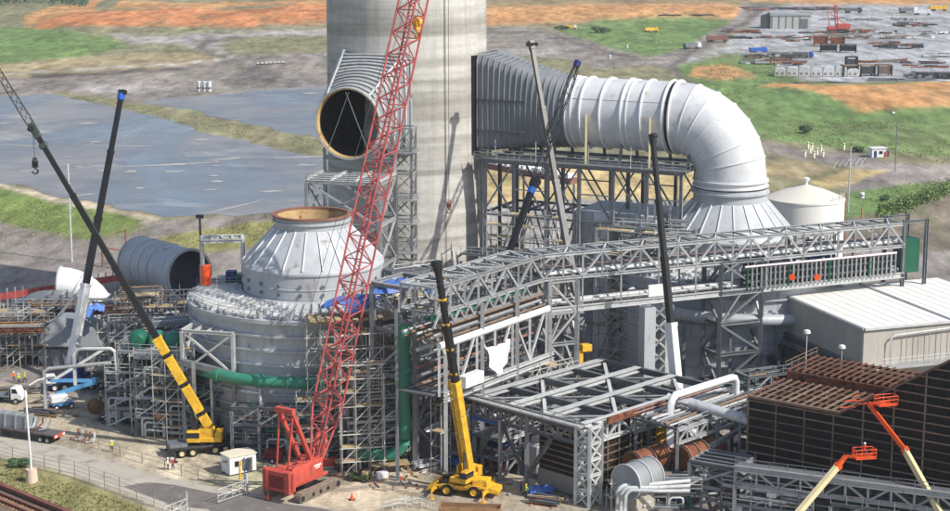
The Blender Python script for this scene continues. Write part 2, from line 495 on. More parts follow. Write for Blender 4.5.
XX = np.where(np.abs(UU) <= .421, UU * np.maximum(YY, 150.0), np.sign(UU) * (.42 * np.maximum(YY, 150.0) + (8000 - .42 * np.maximum(YY, 150.0)) * ((np.abs(UU) - .42) / 2.58) ** 2))
X, Y = XX.ravel(), YY.ravel()
Ye = np.maximum(Y, 150.0)
q0 = chart(X, Ye)
q = q0 + np.stack([wob(q0, 0.10, 1) * 5 + wob(q0, 0.5, 3) * 2.0, wob(q0, 0.16, 2) * 1.1 + wob(q0, .7, 5) * .5], -1)
colr = np.tile(np.array(lin(OLIVE)), (len(q), 1))
for c, soft, poly in ZONES:
    w = zone_w(q, pchart(poly), soft)[:, None]
    colr = colr * (1 - w) + np.array(lin(c)) * w
# patchiness inside the fields
pat = wob(q0, 0.22, 11) * .5 + wob(q0, 0.8, 12) * .4
far = np.clip((Y - 380) / 60, 0, 1)
colr = colr * (1 + (pat * 0.13 * far))[:, None]
PONDS = [[(-120, 98), (0, 96), (55, 94), (100, 104), (150, 115), (205, 132), (260, 145), (345, 163), (345, 209), (270, 212), (235, 215), (170, 217), (120, 209), (60, 196), (0, 182), (-120, 158)],
         [(138, 103), (165, 98), (210, 96), (260, 90), (345, 84), (345, 142), (280, 131), (235, 120), (190, 110)]]
Z = np.zeros(len(q))
Z += far * (wob(q0, 0.12, 21) * .25)
Z += 1.2 * zone_w(q, pchart([(842, 222), (900, 205), (948, 192), (1150, 182), (1150, 205), (950, 214), (880, 240)]), 14) * far
Z += 4.0 * zone_w(q, pchart([(45, 22), (90, 10), (120, 0), (300, 2), (335, 8), (335, 20), (240, 26), (60, 28)]), 12)
Z += 3.0 * zone_w(q, pchart([(470, 6), (620, 2), (740, 8), (730, 18), (600, 20), (480, 22)]), 10)
Z += 3.0 * zone_w(q, pchart([(760, 90), (812, 88), (950, 86), (1150, 90), (1150, 112), (905, 114), (860, 118), (800, 105)]), 12)
for p in PONDS:
    Z *= 1 - zone_w(q0, pchart(p) + (pchart(p) - pchart(p).mean(0)) * .06, 4)
Z = np.where(Y > 140, Z, 0)
nr, nc = YY.shape
idx = np.arange(nr * nc).reshape(nr, nc)
F4 = np.stack([idx[:-1, :-1], idx[:-1, 1:], idx[1:, 1:], idx[1:, :-1]], -1).reshape(-1, 4)
me = bpy.data.meshes.new('ground')
me.vertices.add(len(X))
me.vertices.foreach_set('co', np.stack([X, Y, Z], -1).ravel())
me.loops.add(F4.size)
me.loops.foreach_set('vertex_index', F4.ravel())
me.polygons.add(len(F4))
me.polygons.foreach_set('loop_start', np.arange(0, F4.size, 4))
me.polygons.foreach_set('loop_total', np.full(len(F4), 4))
me.update(calc_edges=True)
me.polygons.foreach_set('use_smooth', [True] * len(F4))
ca = me.color_attributes.new('soil', 'FLOAT_COLOR', 'POINT')
ca.data.foreach_set('color', np.concatenate([np.clip(colr, 0, 1), np.ones((len(q), 1))], 1).ravel())
def ground_mat():
    m = bpy.data.materials.new('soil_and_grass')
    m.use_nodes = True
    n, l = m.node_tree.nodes, m.node_tree.links
    b = n['Principled BSDF']
    b.inputs['Roughness'].default_value = 0.95
    b.inputs['Specular IOR Level'].default_value = 0.15
    at_ = n.new('ShaderNodeAttribute')
    at_.attribute_name = 'soil'
    geo = n.new('ShaderNodeNewGeometry')
    out = at_.outputs['Color']
    def noise(sc, st, det=6, ro=.7):
        mp = n.new('ShaderNodeMapping')
        mp.inputs['Scale'].default_value = st
        l.new(geo.outputs['Position'], mp.inputs[0])
        z_ = n.new('ShaderNodeTexNoise')
        z_.inputs['Scale'].default_value = sc
        z_.inputs['Detail'].default_value = det
        z_.inputs['Roughness'].default_value = ro
        l.new(mp.outputs[0], z_.inputs['Vector'])
        return z_.outputs[0]
    def mixc(out, fac, p0, p1, amt, col):
        r_ = n.new('ShaderNodeMapRange')
        r_.inputs[1].default_value, r_.inputs[2].default_value = p0, p1
        r_.inputs[3].default_value, r_.inputs[4].default_value = 0, amt
        l.new(fac, r_.inputs[0])
        m_ = n.new('ShaderNodeMixRGB')
        l.new(r_.outputs[0], m_.inputs[0])
        l.new(out, m_.inputs[1])
        m_.inputs[2].default_value = (*lin(col), 1)
        return m_.outputs[0]
    out = mixc(out, noise(.022, (1, .35, 1), 9, .72), .52, .64, .32, (152, 144, 112))
    out = mixc(out, noise(.05, (1, .3, 1), 9, .75), .54, .64, .4, (94, 112, 72))
    out = mixc(out, noise(.11, (1, .3, 1), 8, .75), .58, .68, .35, (112, 104, 84))
    for sc, amt, st in ((0.03, 0.5, (1, .35, 1)), (0.16, 0.75, (1, .3, 1)), (1.1, 0.4, (1, 1, 1))):
        mr = n.new('ShaderNodeMapRange')
        mr.inputs[1].default_value, mr.inputs[2].default_value = .35, .65
        mr.inputs[3].default_value, mr.inputs[4].default_value = 1 - amt * .55, 1 + amt * .5
        l.new(noise(sc, st), mr.inputs[0])
        mu = n.new('ShaderNodeVectorMath')
        mu.operation = 'SCALE'
        l.new(out, mu.inputs[0])
        l.new(mr.outputs[0], mu.inputs['Scale'])
        out = mu.outputs[0]
    # sparse bare and weedy flecks
    nz = n.new('ShaderNodeTexNoise')
    nz.inputs['Scale'].default_value = .09
    nz.inputs['Detail'].default_value = 9
    nz.inputs['Roughness'].default_value = .8
    l.new(geo.outputs['Position'], nz.inputs['Vector'])
    rp = n.new('ShaderNodeValToRGB')
    rp.color_ramp.elements[0].position, rp.color_ramp.elements[1].position = .56, .68
    l.new(nz.outputs[0], rp.inputs[0])
    mf = n.new('ShaderNodeMath')
    mf.operation = 'MULTIPLY'
    mf.inputs[1].default_value = .38
    l.new(rp.outputs[0], mf.inputs[0])
    mx = n.new('ShaderNodeMixRGB')
    l.new(mf.outputs[0], mx.inputs[0])
    l.new(out, mx.inputs[1])
    mx.inputs[2].default_value = (*lin((120, 108, 86)), 1)
    l.new(mx.outputs[0], b.inputs['Base Color'])
    bp = n.new('ShaderNodeBump')
    bp.inputs['Strength'].default_value = .5
    bp.inputs['Distance'].default_value = .4
    l.new(nz.outputs[0], bp.inputs['Height'])
    l.new(bp.outputs[0], b.inputs['Normal'])
    return m
me.materials.append(ground_mat())
struct('ground', me)

def sheet(name, px, z, mat, dens=None, jit=0.0, kind='structure', thick=0):
    """flat sheet with an uneven outline"""
    w = [gnd(*p) for p in px]
    pts = []
    for a, b in zip(w, w[1:] + w[:1]):
        n = max(1, int((b - a).length / dens)) if dens else 1
        for i in range(n):
            p = a.lerp(b, i / n)
            j = jit * p.y / 300
            pts.append((p.x + rnd(-j, j), p.y + rnd(-j, j) * 1.5))
    mb = MB()
    if thick:
        mb.slab(pts, z - thick, z)
    else:
        mb.add([(x, y, z) for x, y in pts], [tuple(range(len(pts)))])
    return struct(name, mb.mesh(name, mat, 0), kind)
def ash_mat():
    m = bpy.data.materials.new('wet_ash_slurry')
    m.use_nodes = True
    n, l = m.node_tree.nodes, m.node_tree.links
    b = n['Principled BSDF']
    geo = n.new('ShaderNodeNewGeometry')
    def noise(sc, st, det=6, ro=.65, dist=0.0):
        mp = n.new('ShaderNodeMapping')
        mp.inputs['Scale'].default_value = st
        mp.inputs['Rotation'].default_value = (0, 0, R(-12))
        l.new(geo.outputs['Position'], mp.inputs[0])
        z = n.new('ShaderNodeTexNoise')
        z.inputs['Scale'].default_value = sc
        z.inputs['Detail'].default_value = det
        z.inputs['Roughness'].default_value = ro
        z.inputs['Distortion'].default_value = dist
        l.new(mp.outputs[0], z.inputs['Vector'])
        return z.outputs[0]
    def ramp(x, *st):
        r = n.new('ShaderNodeValToRGB')
        while len(r.color_ramp.elements) < len(st):
            r.color_ramp.elements.new(.5)
        for e, (p, c) in zip(r.color_ramp.elements, st):
            e.position = p
            e.color = (*c, 1)
        l.new(x, r.inputs[0])
        return r.outputs[0]
    big = noise(.011, (1, .5, 1), 7, .62, .8)
    base = ramp(big, (.36, lin((96, 106, 120))), (.46, lin((116, 122, 130))), (.58, lin((138, 139, 141))))
    st = noise(.05, (.4, .5, 1), 12, .74, 1.4)
    f = ramp(st, (.55, (0, 0, 0)), (.66, (1, 1, 1)))
    mx = n.new('ShaderNodeMixRGB')
    mf = n.new('ShaderNodeMath')
    mf.operation = 'MULTIPLY'
    mf.inputs[1].default_value = .5
    l.new(f, mf.inputs[0])
    l.new(mf.outputs[0], mx.inputs[0])
    l.new(base, mx.inputs[1])
    mx.inputs[2].default_value = (*lin((188, 186, 182)), 1)
    dk = ramp(noise(.07, (.3, .5, 1), 10, .76, 1.0), (.36, (.72, .75, .8)), (.56, (1.05, 1.05, 1.05)))
    m2 = n.new('ShaderNodeMixRGB')
    m2.blend_type = 'MULTIPLY'
    m2.inputs[0].default_value = 1
    l.new(mx.outputs[0], m2.inputs[1])
    l.new(dk, m2.inputs[2])
    l.new(m2.outputs[0], b.inputs['Base Color'])
    rr = ramp(big, (.4, (.16,) * 3), (.56, (.6,) * 3))
    l.new(rr, b.inputs['Roughness'])
    b.inputs['Specular IOR Level'].default_value = .35
    return m
ASH = ash_mat()
for i, p in enumerate(PONDS):
    sheet('ash_pond', p, 0.05 + i * .01, ASH, 5, 0.9)
ROADM = M('worn_concrete_paving', (176, 170, 158), 0.9, 0, 0.14, 0.25, 0, (1, 1, 1), rust=(138, 132, 122), rust_amt=0.2)
ROADD = M('shadow_tone_paving', (112, 108, 104), 0.9, 0, 0.2, 0.4, rust=(140, 132, 122), rust_amt=0.1)  # darker paving tone for the shadow painted on the road
sheet('access_road', [(-160, 418), (0, 437), (60, 446), (115, 462), (160, 476), (230, 490), (300, 503), (420, 530), (380, 560), (170, 513), (120, 490), (60, 470), (0, 455), (-160, 440)], 0.02, ROADM, 4, 0.25)
sheet('road_shadow_sheet', [(122, 486), (150, 482), (215, 492), (300, 505), (420, 532), (400, 552), (240, 520), (170, 502)], 0.03, ROADD, 3, 0.5)  # cast shadow on the road, painted as a darker sheet

# ============================================================ CHIMNEY AND ABSORBERS
S = Vector((-12.0, 318.0, 0))
A = Vector((-25.0, 272.0, 0))
B = Vector((42.5, 296.0, 0))
def stack_mat():
    m = bpy.data.materials.new('slipform_concrete')
    m.use_nodes = True
    n, l = m.node_tree.nodes, m.node_tree.links
    b = n['Principled BSDF']
    b.inputs['Roughness'].default_value = .9
    geo = n.new('ShaderNodeNewGeometry')
    def noise(sc, st, det=5, ro=.6):
        mp = n.new('ShaderNodeMapping')
        mp.inputs['Scale'].default_value = st
        l.new(geo.outputs['Position'], mp.inputs[0])
        z = n.new('ShaderNodeTexNoise')
        z.inputs['Scale'].default_value = sc
        z.inputs['Detail'].default_value = det
        z.inputs['Roughness'].default_value = ro
        l.new(mp.outputs[0], z.inputs['Vector'])
        return z.outputs[0]
    def ramp(x, p0, c0, p1, c1):
        r = n.new('ShaderNodeValToRGB')
        r.color_ramp.elements[0].position, r.color_ramp.elements[1].position = p0, p1
        r.color_ramp.elements[0].color, r.color_ramp.elements[1].color = (*c0, 1), (*c1, 1)
        l.new(x, r.inputs[0])
        return r.outputs[0]
    base = ramp(noise(.3, (.12, .12, 1.3), 4, .55), .36, lin((174, 172, 166)), .6, lin((208, 206, 201)))
    band = ramp(noise(.22, (.05, .05, 1.6), 3, .5), .4, (.74, .73, .715), .5, (1, 1, 1))
    fine = ramp(noise(1.6, (.5, .5, 1.2), 6, .7), .3, (.82, .82, .81), .65, (1.03, 1.03, 1.03))
    run = ramp(noise(.8, (1.2, 1.2, .05), 5, .7), .34, (.84, .835, .82), .52, (1, 1, 1))
    out = base
    for x in (band, fine, run):
        mx = n.new('ShaderNodeMixRGB')
        mx.blend_type = 'MULTIPLY'
        mx.inputs[0].default_value = 1
        l.new(out, mx.inputs[1])
        l.new(x, mx.inputs[2])
        out = mx.outputs[0]
    l.new(out, b.inputs['Base Color'])
    return m
STACKM = stack_mat()
T = Thing('chimney_stack', 'huge round banded concrete chimney rising out of the picture', 'chimney', S)
def srad(z):
    return 14.35 - max(0, z) * 0.006
prof = []
z = 0.0
while z < 190:
    prof += [(srad(z), z), (srad(z), z + 2.34), (srad(z) - .035, z + 2.35), (srad(z) - .035, z + 2.39)]
    z += 2.4
prof += [(srad(190), z), (srad(190) - 1, z)]
T.put('shell', MB().lathe(prof, S, 128), STACKM, 50)
for az, z, w, h in ((-2.66, 77.5, 2.0, 2.4), (-2.38, 77.0, 2.4, 3.2), (-0.62, 76, 1.4, 2.0)):
    p = S + v2(az) * (srad(z) + .02)
    T.box('patched_opening', (p.x, p.y, z), (.12, w, h), CONC, az)
for az in (-1.06,):
    T.bar('riser_cable', S + v2(az) * (srad(0) + .15) + Vector((0, 0, 14)), S + v2(az) * (srad(0) - .6) + Vector((0, 0, 110)), .1, STEELK, sec='rod')

SEAM = M('weld_seam_paint', (164, 168, 173), .6, 0, .1, .4)
BREECH = M('breeching_grey_panel', (126, 131, 136), .6, .05, .16, .4, 0, (1, 1, .5))
def absorber(T, c, mouth):
    c = Vector(c)
    RT = 5.75 if mouth else 6.1
    Rw = 18.7
    prof = [(Rw, 0)]
    for k in range(9):
        z = 1.2 + k * 2.15
        prof += [(Rw, z), (Rw, z + .9)]
    prof += [(Rw, 19.6)]
    T.put('wall', MB().lathe(prof, c, 96), VESSEL)
    for k in range(9):
        z = 2.0 + k * 2.15
        T.put('stiffener_ring', MB().lathe([(Rw, z + .28), (Rw + .55, z + .28), (Rw + .55, z), (Rw, z)], c, 96), VESSEL, 30)
    rs = random.Random(int(c.x * 7))
    for k in range(9):
        for j in range(10):
            a = 2 * math.pi * (j + .37 * (k % 3)) / 10 + rs.uniform(-.02, .02)
            p_ = c + v2(a) * (Rw + .015)
            T.bar('weld_seam', xyz(p_, 2.3 + k * 2.15), xyz(p_, 4.12 + k * 2.15), .07, SEAM, h=.04, sec='box', up=v2(a))
    T.put('flange', MB().lathe([(Rw, 19.1), (Rw + .7, 19.1), (Rw + .7, 19.65), (Rw - .2, 19.65), (11.0, 20.7)], c, 96), VESSEL, 30)
    g = MB().prism([(0, 0), (6.6, .62), (6.6, 1.25), (.3, .75)], -.14, .14).mesh('rafter', STEELW, 0)
    for k in range(72):
        a = 2 * math.pi * k / 72
        # rafter slopes up from the flange to the upper drum
        mx = Matrix.Translation(c + v2(a) * 18.6 + Vector((0, 0, 19.6))) @ Matrix.Rotation(a + math.pi, 4, 'Z')
        T.shared('rafter', g, mx)
    cl = MB().box((0, 0, 0), (.8, .95, .7)).mesh('bracket', STEEL, 0, .12)
    rb = random.Random(5)
    for k in range(72):
        a = 2 * math.pi * (k + .5) / 72
        if rb.random() < .12:
            continue
        T.shared('bracket', cl, Matrix.Translation(c + v2(a) * (18.7 - rb.uniform(0, .5)) + Vector((0, 0, 19.95))) @ Matrix.Rotation(a, 4, 'Z') @ Matrix.Diagonal((rb.uniform(.8, 1.5), rb.uniform(.7, 1.15), rb.uniform(.45, .95), 1)))
    T.put('drum', MB().lathe([(10.8, 20.2), (10.8, 22.2), (10.9, 22.25), (10.9, 22.4), (10.8, 22.45), (10.8, 24.5)], c, 72), VESSEL)
    hb = MB().cyl((0, 0, 0), (.3, 0, 0), .28, seg=10).mesh('manway', STEELD)
    for k in range(10):
        a = -2.9 + k * .31
        for z in (21.6, 22.9):
            T.shared('manway', hb, Matrix.Translation(c + v2(a) * 10.75 + Vector((0, 0, z))) @ Matrix.Rotation(a, 4, 'Z'))
    cone = T.put('cone_roof', MB().lathe([(10.8, 24.5), (11.0, 24.45), (11.0, 24.75), (RT + .05, 30.3)], c, 72), VESSEL)
    n = 22
    for k in range(n):
        a = 2 * math.pi * (k + .3) / n
        T.bar('seam_rib', c + v2(a) * 10.75 + Vector((0, 0, 25.2)), c + v2(a) * (RT + .15) + Vector((0, 0, 30.3)), .12, WHITE, h=.22, sec='box', up=v2(a) * .8 + Vector((0, 0, .6)))
    if mouth:
        T.put('throat', MB().lathe([(RT, 30.2), (RT, 31.1), (RT + .35, 31.15), (RT + .35, 31.4), (RT, 31.45), (RT, 32.0)], c, 72), VESSEL)
        T.put('rim', MB().lathe([(RT, 31.9), (RT + .4, 31.95), (RT + .4, 32.2), (RT - .3, 32.2), (RT - .3, 31.9)], c, 72), RIM, 30)
        T.put('liner', MB().lathe([(RT - .25, 32.1), (RT - .3, 30.3), (9.5, 25.5)], c, 72), LINER)
        T.put('inner_floor', MB().lathe([(9.6, 25.4), (.01, 25.4)], c, 72), RUST)
    else:
        T.put('throat', MB().lathe([(RT, 30.2), (RT, 31.6), (RT + .4, 31.65), (RT + .4, 31.95), (RT, 32.0), (RT, 32.4)], c, 72), VESSEL)
TA = Thing('absorber_vessel', 'round ribbed grey vessel with open conical top behind the red lattice crane', 'vessel', A, group='absorber vessels')
absorber(TA, A, True)
TB = Thing('absorber_vessel', 'round white vessel with conical roof under the curved white duct', 'vessel', B, group='absorber vessels')
absorber(TB, B, False)
# scaffold railing on the rafters of the open vessel
pts = [A + v2(-2.75 + i * .22) * 18.9 + Vector((0, 0, 20.3)) for i in range(12)]
railing(TA, pts, 1.1, 2.6, SCAF, .08)
# green ring header round the open vessel
T = Thing('ring_header', 'long green pipe curving round the foot of the open vessel', 'pipe', xyz(A + v2(-1.8) * 20.6, 0))
T.put('pipe', MB().tube([A + v2(-3.0 + i * .085) * 20.9 + Vector((0, 0, 11.0)) for i in range(30)], .85, 16), GREEN)
for i in range(0, 26, 5):
    p = A + v2(-2.72 + i * .085) * 20.9
    T.bar('support_post', xyz(p, 0), xyz(p, 10.2), .45, STEELW, sec='tube')
    T.put('coupling', MB().lathe([(.86, -.3), (1.0, -.3), (1.0, .3), (.86, .3)], (0, 0), 20), GREEN) if 0 else None
for i in range(2, 26, 4):
    a = -2.72 + i * .085
    p = A + v2(a) * 20.9 + Vector((0, 0, 11.0))
    d = Vector((-math.sin(a), math.cos(a), 0))
    T.put('coupling', MB().cyl(p - d * .35, p + d * .35, 1.02, seg=16), GREEN)

# ------------------------------------------------------------ outlet duct with elbow, from chimney to covered vessel
Sp = Vector((-11.0, 321.0, 0))
dB = (B - Sp)
LB = dB.length
dB.normalize()
nB = Vector((-dB.y, dB.x, 0))        # away from the camera
if nB.y < 0:
    nB = -nB
ZD, RD, RB = 43.6, 5.9, 9.2
T = Thing('outlet_duct', 'giant white round duct curving down from chimney onto the vessel roof', 'duct', xyz(B, 32.4))
P = lambda t, off=0, z=0: Sp + dB * t + nB * off + Vector((0, 0, z))
t0, t1, t2 = 15.2, 31.5, LB - RB
# square-to-round transition, wall by wall between breeching and duct
N = 48
def loop(t, sx, z0, z1, k):
    """k=0 rectangle, 1 circle"""
    out = []
    for i in range(N):
        a = 2 * math.pi * (i + .5) / N
        ca_, sa_ = math.cos(a), math.sin(a)
        m = max(abs(ca_), abs(sa_))
        rx, rz = ca_ / m * sx, ((z0 + z1) / 2 + sa_ / m * (z1 - z0) / 2)
        cx_, cz_ = ca_ * RD, ZD + sa_ * RD
        out.append(P(t, rx * (1 - k) + cx_ * k, rz * (1 - k) + cz_ * k))
    return out
mb = MB()
NS = 16
Ls = [loop(t0 + (t1 - t0) * i / NS, 5.6, 36.6, 53.2, i / NS) for i in range(NS + 1)]
for l_ in Ls:
    mb.v += l_
for i in range(NS):
    mb.f += [(i * N + k, i * N + (k + 1) % N, (i + 1) * N + (k + 1) % N, (i + 1) * N + k) for k in range(N)]
T.put('transition', mb, BREECH)
# stiffeners on the near face and roof of the transition
for i in range(NS + 1):
    f = i / NS
    ids = [k for k in range(N)]
    lp = Ls[i]
    cen = sum(lp, Vector()) / N
    pts = [cen + (p - cen) * 1.022 for p in lp]
    half = [p for k, p in enumerate(pts) if 12 <= k <= 47 or k < 1]
    # near half and top of the loop
    near = [pts[k] for k in range(11, 38)]
    T.put('stiffener', MB().tube(near, .13, 6), BREECH)
for z in (40.3, 45.5):
    T.bar('girt', P(t0, -5.75, z), P(t0 + (t1 - t0) * .55, -5.85, z), .3, STEELD)
mb = MB()
c0 = [P(t, o_, z_) for t in (13.0, t0 - .3) for o_, z_ in ((-5.9, 36.2), (5.9, 36.2), (5.9, 53.0), (-5.9, 53.0))]
mb.add(c0, [(0, 1, 5, 4), (1, 2, 6, 5), (2, 3, 7, 6), (3, 0, 4, 7), (4, 5, 6, 7)])
T.put('expansion_joint', mb, BLACK, 0)
def ring_at(c, d, r0, r1, w, seg=48):
    a, u, d = basis(d)
    v, f = [], []
    for (r, s_) in ((r0, -w / 2), (r1, -w / 2), (r1, w / 2), (r0, w / 2)):
        v += [c + d * s_ + (a * math.cos(2 * math.pi * k / seg) + u * math.sin(2 * math.pi * k / seg)) * r for k in range(seg)]
    for j in range(4):
        f += [(j * seg + k, j * seg + (k + 1) % seg, ((j + 1) % 4) * seg + (k + 1) % seg, ((j + 1) % 4) * seg + k) for k in range(seg)]
    return MB().add(v, f)
# straight run in cans, each with its stiffening ring
edges = [t1, t1 + 2.6, t1 + 6.2, t1 + 9.9, t1 + 13.4, t2]
for a_, b_ in zip(edges[:-1], edges[1:]):
    for a2 in (.5, 1.9, 2.6):
        o_ = nB * -math.cos(a2) * (RD + .01) + Vector((0, 0, math.sin(a2) * (RD + .01)))
        T.bar('weld_seam', P(a_, 0, ZD) + o_, P(b_, 0, ZD) + o_, .1, STEEL, h=.05, sec='box', up=o_)
    T.put('can', MB().cyl(P(a_, 0, ZD), P(b_, 0, ZD), RD, seg=64, caps=False), DUCT)
for a_ in edges[:-1]:
    T.put('ring', ring_at(P(a_ + .06, 0, ZD), dB, RD - .02, RD + .33, .24), WHITE, 30)
    T.put('ring', ring_at(P(a_ + 1.0, 0, ZD), dB, RD - .02, RD + .2, .2), WHITE, 30) if a_ in (edges[0], edges[3]) else None
T.put('flexible_joint', ring_at(P(t2 - .5, 0, ZD), dB, RD - .05, RD + .1, .4), BLACK, 30)
T.put('ring', ring_at(P(t2 - 1.1, 0, ZD), dB, RD - .02, RD + .4, .2), WHITE, 30)
T.put('ring', ring_at(P(t2 + .05, 0, ZD), dB, RD - .02, RD + .4, .2), WHITE, 30)
# mitred elbow
NM = 7
bc = P(t2, 0, ZD - RB)
def elb(th):
    return bc + dB * RB * math.sin(th) + Vector((0, 0, RB * math.cos(th))), dB * math.cos(th) - Vector((0, 0, math.sin(th)))
mits = [elb(math.pi / 2 * i / NM) for i in range(NM + 1)]
for i in range(NM):
    mb = MB()
    for c_, d_ in mits[i:i + 2]:
        u_ = nB.cross(d_).normalized()
        mb.v += [c_ + (nB * math.cos(2 * math.pi * k / 64) + u_ * math.sin(2 * math.pi * k / 64)) * RD for k in range(64)]
    mb.f += [(k, (k + 1) % 64, 64 + (k + 1) % 64, 64 + k) for k in range(64)]
    T.put('elbow_gore', mb, DUCT)
    if 0 < i:
        T.put('gore_seam', ring_at(mits[i][0], mits[i][1], RD - .02, RD + .16, .14), WHITE, 30)
T.put('neck', MB().lathe([(RD, ZD - RB + .05), (RD, 32.5)], B, 64), DUCT)
for z in (33.6, 32.7):
    T.put('ring', MB().lathe([(RD - .02, z), (RD + .4, z), (RD + .4, z + .25), (RD - .02, z + .25)], B, 64), WHITE, 30)
# duct support straps
for t in (t1 + 4.2, t1 + 15.5):
    for s_ in (-1,):
        T.bar('hanger_column', P(t, -RD - .5, 35.6), P(t, -RD - .5, ZD + .5), .34, CREAM, sec='box')

# ------------------------------------------------------------ open duct stub from chimney toward the open vessel
T = Thing('duct_stub', 'open-ended duct stub on chimney with black mouth and tan lip', 'duct', (-21, 296, 37))
mc = Vector((-21.0, 296.0, 43.0))
dA = Vector((-9.0, -22, 0)).normalized()
nA = Vector((-dA.y, dA.x, 0))
RM = 5.75
def loopA(t, sx, z0, z1, k, r=RM):
    out = []
    for i in range(N):
        a = 2 * math.pi * (i + .5) / N
        ca_, sa_ = math.cos(a), math.sin(a)
        m = max(abs(ca_), abs(sa_))
        o_ = (ca_ / m * sx) * (1 - k) + ca_ * r * k
        zz = ((z0 + z1) / 2 + sa_ / m * (z1 - z0) / 2) * (1 - k) + (mc.z + sa_ * r) * k
        out.append(Vector((S.x, S.y, 0)) + dA * t + nA * o_ + Vector((0, 0, zz)))
    return out
tm = (xyz(mc, 0) - S).length
Ls = [loopA(13.2 + (tm - 13.2) * i / 6, 6.5, 37, 53.8, i / 6) for i in range(7)]
mb = MB()
for l_ in Ls:
    mb.v += l_
for i in range(6):
    mb.f += [(i * N + k, i * N + (k + 1) % N, (i + 1) * N + (k + 1) % N, (i + 1) * N + k) for k in range(N)]
T.put('transition', mb, DUCTG)
for i in range(7):
    lp = Ls[i]
    cen = sum(lp, Vector()) / N
    pts = [cen + (p - cen) * 1.03 for p in lp]
    T.put('stiffener', MB().tube(pts + pts[:1], .2, 6, False), STEELW)
    if i < 6:
        mid = [cen + ((p + p2) / 2 - cen) * 1.025 for p, p2 in zip(Ls[i], Ls[i + 1])]
        mid = [m_ + ((sum(Ls[i + 1], Vector()) / N) - cen) * .0 for m_ in mid]
        T.put('stiffener', MB().tube(mid[5:19], .16, 6), STEELW)
# pale roof sheets between the stiffeners and the lengthwise edge beams
for s_ in (6, 17):
    T.put('edge_beam', MB().tube([Ls[i][s_] + Vector((0, 0, .35)) for i in range(7)], .2, 6), STEELW)
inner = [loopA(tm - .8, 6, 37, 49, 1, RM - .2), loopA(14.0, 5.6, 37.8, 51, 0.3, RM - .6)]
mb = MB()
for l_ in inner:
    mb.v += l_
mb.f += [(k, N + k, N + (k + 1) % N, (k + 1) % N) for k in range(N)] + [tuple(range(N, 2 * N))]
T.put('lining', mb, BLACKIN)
lip = [loopA(tm - .1, 6, 37, 49, 1, RM + .06), loopA(tm + .15, 6, 37, 49, 1, RM + .06), loopA(tm + .15, 6, 37, 49, 1, RM - .1), loopA(tm - .9, 6, 37, 49, 1, RM - .2)]
mb = MB()
for l_ in lip:
    mb.v += l_
for i in range(3):
    mb.f += [(i * N + k, i * N + (k + 1) % N, (i + 1) * N + (k + 1) % N, (i + 1) * N + k) for k in range(N)]
T.put('lip', mb, LINER)
c_ = mc + dA * .1
up = Vector((0, 0, 1))
for s_ in (-1, 1):
    T.bar('mouth_brace', c_ + up * 5.2 - nA * .3 * s_, c_ + nA * 3.6 * s_ - up * 4.2, .15, STEELD, sec='rod')

# ------------------------------------------------------------ steel tower under the stub
T = Thing('duct_support_tower', 'braced grey steel tower under the open duct stub', 'steel tower', (-21, 294, 0))
cc = [(-27.4, 289.5), (-15.5, 286.5), (-13.2, 295.5), (-25.2, 299)]
tower(T, cc, 0, 34.2, 5, STEEL, .6, .36, 'X')
for i in range(6):
    a, b = lerp(xyz(cc[0], 34.4), xyz(cc[3], 34.4), i / 5), lerp(xyz(cc[1], 34.4), xyz(cc[2], 34.4), i / 5)
    T.bar('deck_beam', a, b, .5, STEELW)
for i in range(4):
    T.bar('deck_joist', lerp(xyz(cc[0], 34.8), xyz(cc[1], 34.8), i / 3), lerp(xyz(cc[3], 34.8), xyz(cc[2], 34.8), i / 3), .4, STEELW)
for c in cc[2:]:
    T.bar('saddle_post', xyz(c, 34.4), xyz(c, 38.5), .5, STEEL)
T.bar('saddle_beam', xyz(cc[2], 37.0), xyz(cc[3], 37.0), .7, STEEL)
railing(T, [xyz(cc[3], 34.6), xyz(cc[0], 34.6), xyz(cc[1], 34.6)], 1.1, 2.5)
T = Thing('hoist_tower', 'narrow steel hoist tower standing against the chimney', 'steel tower', (-12.6, 300, 0))
cc = [(-14.4, 297.6), (-10.6, 297), (-10, 300.4), (-13.8, 301)]
tower(T, cc, 0, 42, 11, STEEL, .32, .2, 'X')
for z in (30, 26, 21, 38):
    T.box('landing', (-11.4, 298.4, z), (3.6, 4.4, .25), STEEL, R(-9))
railing(T, [(-14, 296.6, 30), (-9.6, 296, 30)], 1.1, 1.5)

